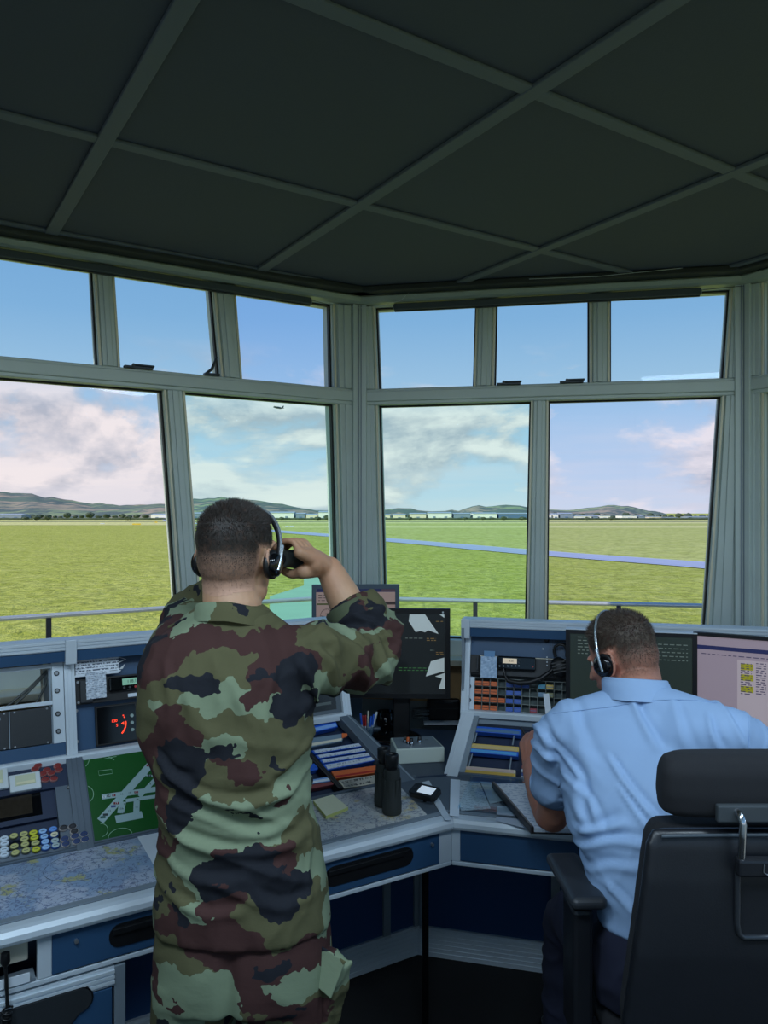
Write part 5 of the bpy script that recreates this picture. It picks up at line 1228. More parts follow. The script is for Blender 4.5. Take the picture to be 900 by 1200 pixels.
for k in range(0, 181, 20): c_, s_ = math.cos(math.radians(k)), math.sin(math.radians(k)); b.tube([(a[0]+.026*c_, a[1]+.026*s_, .003), (a[0]+.030*c_, a[1]+.030*s_, .003)], .0007, 4)
b.tube([(a[0]-.026, a[1]-.002, .003), (a[0]+.02, a[1]-.008, .003)], .0014, 5); b.build('dial', INK, mD)
text('120', .011, INK, mD, T(a[0], a[1]+.008, .003)); b = MB(); a = z4(90, 115); c = z4(160, 115); tx(b, a[0], a[1], c[0], .012, 3); a = z4(340, 118); c = z4(420, 118); tx(b, a[0], a[1], c[0], .012, 1); b.build('screen_text', INK, mD)
bz = TZ-(GPd.M @ Vector((0, q[2], 0))).z
MB().box(-.03, .03, bz+.008, .03, -.06, -.03).build('stand_column', GYP, mD, bevel=.004); MB().box(-.11, .11, bz, bz+.012, -.14, .05).build('stand_foot', GYP, mD, bevel=.004)
# pen glass
p = atz(430, 875, TZ); pgx = thing('pen_glass', 'clear drinking glass holding pens beside the monitor stand', 'glass', (p.x, p.y, TZ))
GLP = glassmat('tumbler_glass', (.80,.88,.92), .10)
MB().lathe([(.024, 0), (.031, .085), (.0285, .085), (.022, .006), (.001, .005)], seg=28).build('tumbler', GLP, pgx)
PENS = [(-.016,.004,-.10,RED,'pen with red cap standing in the glass'),(-.008,-.01,-.02,RED,'second red capped pen in the glass'),(.004,.01,.03,CREAM,'white pencil standing tallest in the glass'),(.012,-.004,.12,BLUEP,'blue pen in the middle of the glass'),(.018,.006,.2,BLUEP,'blue pen leaning furthest right in the glass'),(-.02,-.004,-.16,BLUEP,'blue pen leaning furthest left in the glass'),(.014,.012,.32,WHITE,'white stirrer leaning out of the glass')]
for i, (x, y, tl, m, lab) in enumerate(PENS):
    L = .135 if i in (2, 6) else .118+.006*(i % 3)
    t = thing('pen', lab, 'pen', Matrix.Translation((p.x+x*.55, p.y+y, TZ+.007)) @ Matrix.Rotation(tl*.75, 4, 'Y'))
    MB().lathe([(.001, 0), (.0035, .01), (.0035, L*.72)], seg=10).build('barrel', mat('pen_clear', (170,180,190), .3), t); MB().lathe([(.0042, L*.66), (.0045, L), (.003, L+.003)], seg=10).build('cap', m, t)
# black mug + clutter
p = atz(452, 862, TZ); mg = thing('mug', 'low black mug behind the pen glass', 'mug', (p.x, p.y+.12, TZ))
MB().lathe([(.036, 0), (.040, .01), (.040, .075), (.036, .075), (.034, .01), (.001, .008)], seg=28).build('body', BLACKS, mg); MB().tube([(.038, 0, .06), (.060, 0, .055), (.062, 0, .03), (.04, 0, .018)], .005, 8).build('handle', BLACKS, mg)
p = atz(521, 848, TZ); bb = thing('black_case', 'black case standing in the dark corner right of the monitor stand', 'case', (p.x-.0, p.y+.09, TZ))
MB().box(-.075, .075, -.06, .06, 0, .10).build('body', BLACK, bb, bevel=.012); MB().box(-.072, .072, -.061, -.058, .055, .06).build('seam', DKGREY, bb); MB().tube([(-.04, -.062, .085), (0, -.072, .088), (.04, -.062, .085)], .005, 8).build('handle', DKGREY, bb)
tag(MB().box(-.09, .07, -.10, .05, 0, .004).build('papers', PAPER, M=Matrix.Translation((bb.location.x-.005, bb.location.y-.01, TZ-.0005))), 'white paper edge showing under the black case', 'paper')
bb.location.z += .0035
p = atz(490, 850, TZ); cbl = MB(); rx2 = random.Random(9); pts = []
for k in range(90): pts.append((.035*math.cos(k*.9)*(1+.3*rx2.random()), .02*math.sin(k*.9)+.012*math.sin(k*.31), .015+.030*(1+math.sin(k*.23))*.5+.008*rx2.random()))
tag(MB().tube(pts, .0022, 6).build('tangled_cable', mat('cable_silver', (150,154,156), .4, .3), M=T(p.x+.02, p.y+.08, TZ+.0)), 'tangle of pale cable behind the monitor stand', 'cable')
# grey control box with knobs
c0 = atz(464, 896, TZ+.0); c1 = atz(521, 893, TZ+.0)
ang = math.atan2(c1.y-c0.y, c1.x-c0.x); w = (c1-c0).length
gb = thing('control_box', 'grey desktop control box with round knobs behind the binoculars', 'control box', Matrix.Translation((c0.x, c0.y, TZ)) @ RZ(ang))
BXG = mat('box_pale_grey', (196,206,196), .5); BXT = mat('box_top_grey', (116,128,136), .5)
MB().prism([(0, 0), (w, 0), (w-.012, .155), (.004, .155)], 0, .058).build('case', BXG, gb, bevel=.004); MB().prism([(.008, .008), (w-.008, .008), (w-.018, .147), (.012, .147)], .058, .0595).build('top_plate', BXT, gb)
for (x, y, m, r) in ((.058, .055, ORANGE, .010), (.068, .040, CHROME, .011), (.050, .075, BLACK, .009), (.105, .062, CHROME, .011)):
    MB().lathe([(r, .059), (r, .066), (r*.8, .072)], (x, y, 0), seg=18).build('knob_ring', CHROME, gb); MB().lathe([(r*.7, .070), (r*.62, .086), (r*.3, .087)], (x, y, 0), seg=16).build('knob', m if m is not CHROME else BLACK, gb)
text('CH', .010, INK, gb, T(w*.74, .10, .0597))
# dark lamp foot disc seen left of the box
# ================================================================= PEOPLE
def remesh(mb, voxel, smooth=2, fac=.5):
    me = bpy.data.meshes.new('tmp'); me.from_pydata([tuple(v) for v in mb.v], [], mb.f)
    bm = bmesh.new(); bm.from_mesh(me); bmesh.ops.recalc_face_normals(bm, faces=bm.faces); bm.to_mesh(me); bm.free()
    o = bpy.data.objects.new('tmp', me); COL.objects.link(o)
    r = o.modifiers.new('r', 'REMESH'); r.mode = 'VOXEL'; r.voxel_size = voxel
    if smooth: s = o.modifiers.new('s', 'SMOOTH'); s.factor = fac; s.iterations = smooth
    dg = bpy.context.evaluated_depsgraph_get(); ev = bpy.data.meshes.new_from_object(o.evaluated_get(dg)); bpy.data.objects.remove(o)
    return ev
def chain(b, pts, rad, seg=16, sub=4):
    """rounded tapering limb through pts with radii"""
    pts = [Vector(p) for p in pts]; P = []; R = []; n = len(pts)
    for i in range(n-1):
        p0 = pts[max(0, i-1)]; p1 = pts[i]; p2 = pts[i+1]; p3 = pts[min(n-1, i+2)]
        for k in range(sub):
            t = k/sub; P.append(.5*((2*p1)+(p2-p0)*t+(2*p0-5*p1+4*p2-p3)*t*t+(3*p1-p0-3*p2+p3)*t**3)); R.append(rad[i]+(rad[i+1]-rad[i])*t)
    P.append(pts[-1]); R.append(rad[-1])
    b.tube(P, R, seg); b.ell(P[0], (R[0],)*3, seg=14, ring=10); b.ell(P[-1], (R[-1],)*3, seg=14, ring=10); return b
def loft(b, secs, seg=36):
    """secs: (center, rx, ry, rotz, tilt, power)"""
    vs = []; fs = []
    for (c, rx, ry, rz, pw) in secs:
        c = Vector(c); ca, sa = math.cos(rz), math.sin(rz)
        for k in range(seg):
            a = 2*PI*k/seg; cx = math.copysign(abs(math.cos(a))**pw, math.cos(a))*rx; cy = math.copysign(abs(math.sin(a))**pw, math.sin(a))*ry
            vs.append(c+Vector((cx*ca-cy*sa, cx*sa+cy*ca, 0)))
    n = len(secs)
    for i in range(n-1):
        for k in range(seg): fs.append((i*seg+k, i*seg+(k+1) % seg, (i+1)*seg+(k+1) % seg, (i+1)*seg+k))
    b.add(vs, fs); b.add(vs[:seg], [tuple(reversed(range(seg)))]); b.add(vs[-seg:], [tuple(range(seg))]); return b
def link(me, name, m, parent, smooth=True):
    for x in (m if isinstance(m, list) else [m]): me.materials.append(x)
    if smooth: me.polygons.foreach_set('use_smooth', [True]*len(me.polygons))
    o = bpy.data.objects.new(name, me); COL.objects.link(o); o.parent = parent; return o
def shift(me, d):
    for v in me.vertices: v.co -= d
def displace(me, fn):
    me.update(); ns = [v.normal.copy() for v in me.vertices]
    for v, n in zip(me.vertices, ns): v.co += n*fn(v.co, n)
def nz(p, s, sx=1, sy=1, sz=1, off=0): return noise.noise(Vector((p.x*s*sx+off, p.y*s*sy, p.z*s*sz)))
def ridge(p, s, sx=1, sy=1, sz=1, off=0):
    v = 1-abs(nz(p, s, sx, sy, sz, off))*2.6; return max(0, v)**1.5
def foldlines(lines, Y):
    out = []
    for (pts, w, h) in lines:
        q = [((x-450)/900*Y, H-(y-600)/900*Y) for x, y in pts]; P = []
        n = len(q)
        for i in range(n-1):
            p0 = q[max(0, i-1)]; p1 = q[i]; p2 = q[i+1]; p3 = q[min(n-1, i+2)]
            for k in range(5):
                t = k/5; P.append(tuple(.5*((2*p1[c])+(p2[c]-p0[c])*t+(2*p0[c]-5*p1[c]+4*p2[c]-p3[c])*t*t+(3*p1[c]-p0[c]-3*p2[c]+p3[c])*t**3) for c in (0, 1)))
        P.append(q[-1]); xs = [a for a, _ in P]; zs = [b_ for _, b_ in P]; out.append((P, w, h, min(xs)-3*w, max(xs)+3*w, min(zs)-3*w, max(zs)+3*w))
    return out
def linefold(p, F_):
    d = 0
    for (P, w, h, xa, xb, za, zb) in F_:
        if not (xa < p.x < xb and za < p.z < zb): continue
        best = 9; sg = 0; tt = 0; m_ = len(P)-1
        for i in range(m_):
            ax, az = P[i]; bx, bz = P[i+1]; ex, ez = bx-ax, bz-az; L2 = ex*ex+ez*ez
            t = max(0, min(1, ((p.x-ax)*ex+(p.z-az)*ez)/L2)); rx_, rz_ = p.x-ax-ex*t, p.z-az-ez*t; r = math.hypot(rx_, rz_)
            if r < best: best = r; sg = 1 if ex*rz_-ez*rx_ > 0 else -1; tt = (i+t)/m_
        s = best*sg; env = min(1, 4.5*tt, 4.5*(1-tt)); ww = w*(.6+.6*tt)
        d += env*h*(math.exp(-(s/ww)**2) - .75*math.exp(-((s-ww*1.7)/(ww*.9))**2))
    return d
def sstep(a, b, x): t = max(0, min(1, (x-a)/(b-a))); return t*t*(3-2*t)
def headshape(b, M, neckbase, rn=(.060, .064)):
    def E(c, r): b.ell(M @ Vector(c), r, M.to_3x3(), 24, 16)
    E((0, -.010, .034), (.0755, .093, .084)); E((0, -.022, .0), (.071, .078, .075)); E((0, .020, -.02), (.064, .070, .080)); E((0, .035, -.048), (.056, .056, .062))
    E((0, .030, -.080), (.051, .056, .034)); E((0, .076, -.102), (.021, .018, .016)); E((0, .078, .014), (.046, .016, .011))
    for s in (-1, 1): E((s*.038, .062, -.028), (.023, .022, .020)); E((s*.052, .012, -.070), (.014, .030, .026))
    chain(b, [M @ Vector((0, .086, .008)), M @ Vector((0, .100, -.016)), M @ Vector((0, .108, -.036))], [.007, .008, .011], 10, 2)
    for s in (-1, 1): b.ell(M @ Vector((s*.010, .098, -.038)), (.007, .009, .006), M.to_3x3(), 12, 8)
    E((0, .088, -.060), (.024, .010, .005)); E((0, .086, -.069), (.021, .010, .006))
    for s in (-1, 1):
        c = Vector((s*.078, -.006, -.012)); ring = [M @ (c+Vector((s*(.004+.008*math.cos(a)*-1*.5+.004), .017*math.cos(a)-.004*math.sin(a), .031*math.sin(a)))) for a in [i*2*PI/18 for i in range(18)]]
        b.tube(ring, .0048, 8, close=True); b.ell(M @ (c+Vector((s*.001, .004, 0))), (.006, .015, .026), M.to_3x3(), 14, 10); b.ell(M @ (c+Vector((s*.003, .008, -.026))), (.006, .008, .008), M.to_3x3(), 12, 8)
    chain(b, [M @ Vector((0, -.022, -.015)), M @ Vector((0, -.020, -.07)), neckbase], [rn[0], rn[0], rn[1]], 24, 4)
SKIN = {}
def skinmat(name, rgb):
    m, g, p, tc = newmat(name, .52, .4); n = g.noise(tc.outputs['Object'], 26, 4, .6); n2 = g.noise(tc.outputs['Object'], 7, 2, .5)
    c = lin(rgb); col = g.mix(g.step(n, .3, .7), tuple(v*.86 for v in c), c); col = g.mix(g.math('MULTIPLY', g.step(n2, .4, .7), .5), col, (min(1, c[0]*1.06), c[1]*.82, c[2]*.80)); g.lk(col, p.inputs['Base Color'])
    p.inputs['Subsurface Weight'].default_value = .12; p.inputs['Subsurface Radius'].default_value = (.01, .004, .002); p.inputs['Subsurface Scale'].default_value = 1
    b = g.new('ShaderNodeBump'); b.inputs['Strength'].default_value = .25; b.inputs['Distance'].default_value = .0012; g.lk(g.noise(tc.outputs['Object'], 240, 3, .6), b.inputs['Height']); g.lk(b.outputs[0], p.inputs['Normal']); return m
def hairmat(name, dark, light, skin):
    m, g, p, tc = newmat(name, .55, .3); n = g.noise(tc.outputs['Object'], 90, 3, .6); at_ = g.new('ShaderNodeAttribute'); at_.attribute_name = 'fade'
    h = g.mix(g.step(n, .35, .65), lin(dark), lin(light)); f = g.math('ADD', at_.outputs['Fac'], g.math('MULTIPLY', g.math('SUBTRACT', n, .5), .5), clamp=True)
    g.lk(g.mix(f, lin(skin), h), p.inputs['Base Color']); return m
def make_hair(body, M, hm, sm, parent, off, seed, toplen=.009, sidelen=.003, front=.055):
    """duplicate of the scalp faces pushed out, plus short strands"""
    Mi = M.inverted(); rnd = random.Random(seed)
    def region(q):
        # q local. returns 0..1 hair weight
        if q.z < -.1 or q.length > .2: return 0
        nape = sstep(-.090+.25*abs(q.x), -.040, q.z) if q.y < -.02 else 1
        side = 1
        if q.y >= -.02:
            lim = .004 + max(0, (q.y+.02))*.22 + (.0 if q.y < .04 else (q.y-.04)*1.4)
            side = sstep(lim-.012, lim+.02, q.z)
        ear = 1
        if abs(q.x) > .05: ear = max(sstep(.018, .036, q.z), sstep(-.018, -.042, q.y), 1-sstep(.05, .064, abs(q.x)))
        fr = 1-sstep(front+.012, front+.022, q.y-(q.z-.07)*.0) if q.z < .085 else 1
        if q.y > .055 and q.z < .07: fr = 0
        return min(nape, side, ear, fr)
    src = body.data; idx = {}; vs = []; wt = []; fs = []; W = [0]*len(src.vertices); Q = [None]*len(src.vertices)
    for v in src.vertices:
        q = Mi @ (v.co+off)
        if q.length < .16: Q[v.index] = q; W[v.index] = region(q)
    for f in src.polygons:
        if all(W[i] > .02 for i in f.vertices):
            r = []
            for i in f.vertices:
                if i not in idx:
                    idx[i] = len(vs); v = src.vertices[i]; q = Q[i]; th = .0012+.005*sstep(.0, .09, q.z)*W[i]
                    vs.append(v.co+v.normal*th*(.3+.7*W[i])); wt.append(W[i]*(.42+.58*sstep(-.045, .035, q.z)))
                r.append(idx[i])
            fs.append(tuple(r))
    nrm = {idx[i]: src.vertices[i].normal.copy() for i in idx}; loc = {idx[i]: Q[i] for i in idx}
    V = list(vs); Fa = list(fs); WT_ = list(wt)
    R3 = M.to_3x3()
    for k in range(11000):
        f = fs[rnd.randrange(len(fs))]; i = f[0]; w = wt[i]
        if rnd.random() > w**1.2+.05: continue
        a = [rnd.random() for _ in f]; s = sum(a); p = sum((vs[j]*(a[n_]/s) for n_, j in enumerate(f)), Vector()); n = nrm[i]; q = loc[i]
        L = (sidelen+(toplen-sidelen)*sstep(.02, .10, q.z))*rnd.uniform(.6, 1.2)
        flow = R3 @ Vector((q.x*2.0, .55 if q.z > .06 else -.1, -1.0 if q.z < .07 else .2)); flow = flow - n*flow.dot(n)
        d = (n*.9 + flow*.9 + Vector((rnd.uniform(-.3, .3), rnd.uniform(-.3, .3), rnd.uniform(-.3, .3)))).normalized()
        sd = d.cross(n)
        if sd.length < .01: continue
        sd = sd.normalized()*.0006; o = len(V); V += [p-sd, p+sd, p+d*L]; WT_ += [min(1, w+.3)]*3; Fa.append((o, o+1, o+2))
    me = bpy.data.meshes.new('hair'); me.from_pydata([tuple(v) for v in V], [], Fa); at_ = me.attributes.new('fade', 'FLOAT', 'POINT'); at_.data.foreach_set('value', WT_)
    return link(me, 'hair', hm, parent)
def eyes(M, parent, off):
    for s in (-1, 1):
        c = M @ Vector((s*.030, .0680, .0)) - off
        e = MB().ell((0,0,0), (.0125,)*3).build('eye', mat('eye_white', (220,216,208), .25), parent, M=Matrix.Translation(c) @ M.to_3x3().to_4x4())
        MB().lathe([(.0058, 0), (.004, .0014), (.0002, .0018)], (0, .0112, 0), (0,1,0), 16).build('iris', mat('iris_brown', (50,36,26), .2), e)
def finger(b, pts, r): chain(b, pts, r, 10, 3)
# ---------------------------------------------------------------- camouflage cloth
def camomat():
    m, g, p, tc = newmat('camouflage_cloth', .85, .15); ob = tc.outputs['Object']
    w1 = g.noise(ob, 9, 3, .6, out='Color'); mx = g.new('ShaderNodeMix', data_type='RGBA'); mx.inputs[0].default_value = .10; g.lk(ob, mx.inputs[6]); g.lk(w1, mx.inputs[7])
    w2 = g.noise(ob, 42, 2, .6, out='Color'); mx2 = g.new('ShaderNodeMix', data_type='RGBA'); mx2.inputs[0].default_value = .022; g.lk(mx.outputs[2], mx2.inputs[6]); g.lk(w2, mx2.inputs[7]); v = mx2.outputs[2]
    def blot(loc, sc, thr): return g.math('GREATER_THAN', g.noise(g.mapping(v, loc=loc, rot=(0, .35, 0), scl=tuple(q*.86 for q in sc)), 1.0, 1.2, .45), thr)
    base = lin((84,82,58)); grn = lin((116,128,104)); brn = lin((66,44,42)); blk = lin((32,34,40))
    c = g.mix(blot((1.3, 4.2, .4), (7.0, 7, 13.0), .515), base, grn)
    c = g.mix(blot((7.1, 2.2, 3.9), (8.0, 8, 15), .565), c, brn)
    c = g.mix(blot((3.7, 9.2, 6.3), (9.0, 9, 15), .575), c, blk)
    g.lk(c, p.inputs['Base Color'])
    b = g.new('ShaderNodeBump'); b.inputs['Strength'].default_value = .35; b.inputs['Distance'].default_value = .003
    g.lk(g.noise(g.mapping(ob, scl=(1, 1, 1.6)), 30, 4, .6), b.inputs['Height']); g.lk(b.outputs[0], p.inputs['Normal']); return m
CAMO = camomat()
# ================================================================= the standing soldier
SO = Vector((-.30, 1.64, 0)); ps = thing('person', 'standing person in camouflage uniform looking through binoculars, seen from behind', 'person', SO)
def hM(c, yaw, pitch, roll=0): return Matrix.Translation(c) @ Matrix.Rotation(math.radians(-yaw), 4, 'Z') @ Matrix.Rotation(math.radians(-pitch), 4, 'X') @ Matrix.Rotation(math.radians(roll), 4, 'Y')
Hc = at(277, 653, 1.69); HM = hM(Hc, 20, 3)
nb_ = Vector((-.325, 1.655, 1.535))
fd = (HM.to_3x3() @ Vector((0, 1, 0))).normalized(); rt3 = (HM.to_3x3() @ Vector((1, 0, 0))).normalized(); up3 = (HM.to_3x3() @ Vector((0, 0, 1))).normalized()
eyec = HM @ Vector((0, .0, -.0)) 
BC = eyec + fd*.185 - up3*.004       # centre of the held binoculars
BR = BC + rt3*.036; BL = BC - rt3*.036
shR = at(340, 779, 1.66); elR = at(437, 768, 1.85); wrR = at(386, 667, 1.90)
shL = Vector((-.452, 1.68, 1.425)); elL = Vector((-.478, 1.93, 1.485)); 
wrL = BL - rt3*.075 - up3*.055 + fd*.01
b = MB(); headshape(b, HM, nb_)
# torso, legs under the clothes
loft(b, [((-.325,1.65,1.53), .07,.06,0,1), ((-.325,1.65,1.47), .10,.07,0,.9), ((-.325,1.65,1.38), .135,.085,0,.85), ((-.318,1.64,1.20), .125,.085,0,.9), ((-.312,1.63,1.0), .145,.10,0,.9), ((-.31,1.63,.86), .13,.09,0,.9)])
chain(b, [(-.40,1.63,.90), (-.405,1.64,.50), (-.405,1.62,.12)], [.075,.052,.04], 18); chain(b, [(-.22,1.63,.90), (-.20,1.65,.50), (-.20,1.63,.12)], [.075,.052,.04], 18)
for s in (-.405, -.20): chain(b, [(s, 1.62, .09), (s, 1.72, .055), (s, 1.80, .045)], [.04,.035,.028], 14)
chain(b, [shR+Vector((-.06,-.0,.01)), shR, (shR+elR)/2, elR, elR*.62+wrR*.38, elR*.3+wrR*.7, wrR], [.05,.055,.047,.044,.047,.042,.032], 18)
chain(b, [shL+Vector((.06,0,.01)), shL, (shL+elL)/2, elL, elL*.5+wrL*.5, wrL], [.05,.055,.045,.040,.036,.026], 18)
def grip_hand(b, B, rt, wr, sgn):
    """hand closing round a horizontal barrel from its outer side; pinky next to the face"""
    K = []
    for i in range(4):
        al = -.034+.021*i; c = B + fd*al; up = up3
        k = c + rt*(.046-.002*abs(i-2)) + up*.016; pip = c + rt*.026 + up*.041; dip = c - rt*.004 + up*.041; tip = c - rt*.024 + up*.026
        K.append(k); r = (.0082, .0092, .0095, .0092)[i]
        finger(b, [k, pip, dip, tip], [r*1.12, r, r*.92, r*.8]); chain(b, [wr + fd*(.006*(i-1.5)), (wr*.45+k*.55)+rt*.006, k], [.024, .019, .0145], 12, 3)
    # web of the palm and ball of thumb
    b.ell((wr*.36+K[1]*.32+K[2]*.32)-up3*.008, (.024, .034, .030)); 
    t0 = wr*.75+K[2]*.25 - up3*.006 - rt*.006; t1 = B + rt*.036 - up3*.030 - fd*.0; t2 = B + rt*.008 - up3*.036 + fd*.002; t3 = B - rt*.016 - up3*.030 + fd*.004
    chain(b, [wr, t0, t1], [.025,.024,.018], 12, 3); finger(b, [t1, t2, t3], [.0150,.0125,.0100])
grip_hand(b, BR, rt3, wrR, 1); grip_hand(b, BL, -rt3, wrL, -1)
me = remesh(b, .0042, 3); shift(me, SO); SK1 = skinmat('skin_soldier', (186,146,116)); body = link(me, 'body', SK1, ps)
make_hair(body, HM, hairmat('hair_dark', (22,20,20), (52,46,42), (184,142,119)), None, ps, SO, 4, .010, .0028); eyes(HM, ps, SO)
# jacket
def sx(px, Y=1.63): return (px-450)/900*Y
def szv(py, Y=1.63): return H-(py-600)/900*Y
rows = [(711, 240, 311, .055, 1.655), (722, 228, 322, .07, 1.655), (738, 196, 330, .085, 1.655), (752, 176, 346, .105, 1.655), (780, 163, 358, .125, 1.65), (820, 162, 364, .130, 1.645), (850, 167, 364, .128, 1.64), (880, 178, 363, .122, 1.635), (905, 186, 362, .118, 1.63), (940, 189, 366, .118, 1.63), (980, 188, 374, .124, 1.63), (1010, 187, 380, .130, 1.625), (1045, 184, 385, .136, 1.625), (1074, 182, 388, .138, 1.625)]
b = MB(); loft(b, [(((sx(l, Y)+sx(r, Y))/2, Y, szv(y, Y)), (sx(r, Y)-sx(l, Y))/2-.004, d, 0, .80) for (y, l, r, d, Y) in rows][::-1], 48)
chain(b, [shR+Vector((-.07,-.0,.006)), shR+Vector((0,0,.004)), (shR+elR)/2+Vector((0,0,.0)), elR+Vector((.0,-.006,.004)), elR*.70+wrR*.30+Vector((.008,-.004,.008)), elR*.60+wrR*.40+Vector((.004,0,0))], [.072,.076,.071,.068,.062,.054], 24, 5)
chain(b, [shL+Vector((.07,0,.004)), shL+Vector((.0,0,.0)), (shL+elL)/2, elL+Vector((0,0,.004)), elL*.70+wrL*.30, elL*.5+wrL*.5], [.074,.070,.066,.062,.056,.052], 24, 5)
chain(b, [nb_+Vector((-.0,0,-.03)), shR+Vector((-.03,0,.035))], [.075,.055], 18, 3); chain(b, [nb_+Vector((.0,0,-.03)), shL+Vector((.02,0,.035))], [.075,.055], 18, 3)
me = remesh(b, .0062, 5)
armR = (elR-shR).normalized(); fR = (wrR-elR).normalized()
JF = foldlines([([(192,898),(235,926),(290,938),(352,922)], .012, .010), ([(188,930),(240,950),(300,972),(345,968)], .011, .009), ([(190,965),(250,986),(320,992),(368,975)], .012, .009),
 ([(196,1005),(240,1024),(300,1020)], .011, .007), ([(362,865),(340,895),(318,905)], .009, .008), ([(366,905),(335,930),(300,936)], .009, .008), ([(180,880),(205,905),(232,915)], .009, .008),
 ([(345,752),(349,790),(340,835)], .008, .007), ([(190,770),(205,820),(200,860)], .012, .006), ([(250,760),(262,830),(250,880)], .014, .005), ([(322,780),(312,840),(325,880)], .012, .005),
 ([(357,880),(355,950),(360,1010),(362,1060)], .004, .004), ([(300,1030),(330,1052),(372,1050)], .010, .006), ([(205,1040),(250,1058),(300,1052)], .010, .006)], 1.54)
JA = foldlines([([(372,748),(392,778),(388,815)], .010, .011), ([(398,746),(424,772),(428,805)], .010, .012), ([(425,738),(446,762),(450,795)], .009, .011), ([(410,728),(436,738),(462,762)], .008, .009), ([(358,760),(368,790),(362,820)], .009, .009), ([(440,720),(452,738),(468,750)], .007, .008)], 1.72)
def jfold(p, n):
    d = 0; x, z = p.x, p.z
    if n.y < .2: d += linefold(p, JF) if not (x > -.2 and z > 1.3) else linefold(p, JA)
    arm = sstep(-.215, -.15, x)*sstep(1.30, 1.36, z); armL = sstep(1.76, 1.84, p.y)
    waist = sstep(1.36, 1.24, z)*sstep(.93, 1.0, z)
    if arm < .5 and armL < .5:
        d += waist*(.009*ridge(p+Vector((0,0,.35*(x+.3))), 5.0, .8, .6, 2.6, 3)-.002 + .005*nz(p, 15, .7, .7, 1.5))
        d += .004*nz(p, 9, 1, 1, 1.2)+.0025*ridge(p, 14, 1.5, 1, .8, 9)
        d += .007*ridge(Vector((x+.5*z, p.y, z*.5)), 7, 1.3, .5, .8, 5)*sstep(1.52, 1.40, z)*sstep(1.22, 1.34, z)
        # blousing at the hem and side seams
        d += .005*ridge(p, 8, 1.6, 1.2, .5, 12)*sstep(1.0, .93, z)
        hollow = math.exp(-((x+.325)/.035)**2)*sstep(1.18, 1.35, z)*sstep(1.52, 1.42, z); d -= .006*hollow*(n.y < 0)
    if arm > .01:
        t = (p-shR).dot(armR); u = (p-elR).dot(fR); near = sstep(.12, .27, t)
        d += arm*(.016*ridge(Vector((t+.55*(p.z-1.4), p.y*.3, p.z*.25)), 12, 1, 1, 1, 2)-.006+.006*nz(p, 15)+.010*ridge(Vector((t-.9*(p.z-1.4), p.y*.2, 0)), 9, 1, 1, 1, 8))
        d += arm*sstep(.0, .09, u)*.009*ridge(Vector((u, p.x*.25, p.y*.25)), 24, 1, 1, 1, 7)
    if armL > .01: d += armL*(.010*ridge(p, 16, .7, .7, 1.5, 4)+.004*nz(p, 22))
    return d
displace(me, jfold); shift(me, SO); jk = link(me, 'jacket', CAMO, ps)
# collar, shoulder strap, cuff, pleat seams
def band(name, ring, h, th, m, parent, off, flare=0.0, tilt=Vector((0,0,0))):
    vs = []; fs = []; n = len(ring); c = sum((r for r in ring), Vector())/n
    for j, (hh, t) in enumerate(((0, 0), (h*.5, .0), (h, 0), (h+.002, th*.5), (h, th), (h*.5, th), (0, th))):
        for r in ring:
            o = (r-c); o.z = 0; o.normalize(); vs.append(r + o*(t + flare*hh/h) + Vector((0,0,hh)) + tilt*(hh/h) - off)
    for j in range(6):
        for i in range(n): fs.append((j*n+i, j*n+(i+1) % n, (j+1)*n+(i+1) % n, (j+1)*n+i))
    return MB().add(vs, fs, True).build(name, m, parent)
ring = []
for k in range(40):
    a = 2*PI*k/40; x = .083*math.cos(a); y = .080*math.sin(a); ring.append(Vector((-.324+x, 1.656+y, 1.513+.028*(-math.sin(a))*.5-.014*(math.cos(a) > 0)*math.cos(a)+0)))
band('collar', ring, .036, .006, CAMO, jk, SO, -.008, Vector((.0, .006, 0)))
cc = elR*.52+wrR*.48; q = Vector((0,0,1)).rotation_difference(fR)
MB().lathe([(.044, -.035), (.062, -.033), (.063, -.012), (.060, .020), (.056, .024), (.043, .022)], (0,0,0), seg=36).build('rolled_cuff', mat('cuff_olive', (70,78,56), .9, nz=.2, nscale=30), jk, M=Matrix.Translation(cc-SO) @ q.to_matrix().to_4x4())
a = shL+Vector((-.005, -.0, .074)); c = nb_+Vector((-.085, .0, -.012))
b = MB(); dd = (c-a).normalized(); 
M_ = frame((a+c)/2-SO, dd, Vector((0,0,1)).cross(dd).normalized(), dd.cross(Vector((0,0,1)).cross(dd).normalized())); L_ = (c-a).length
b.box(-L_/2, L_/2, -.024, .024, -.004, .004); b.build('shoulder_strap', CAMO, jk, M=M_, bevel=.003); 
a = shR+Vector((-.01, -.0, .078)); c = nb_+Vector((.085, .0, -.022)); dd = (a-c).normalized(); M_ = frame((a+c)/2-SO, dd, Vector((0,0,1)).cross(dd).normalized(), dd.cross(Vector((0,0,1)).cross(dd).normalized())); L_ = (c-a).length
MB().box(-L_/2, L_/2, -.024, .024, -.004, .004).build('shoulder_strap', CAMO, jk, M=M_, bevel=.003)
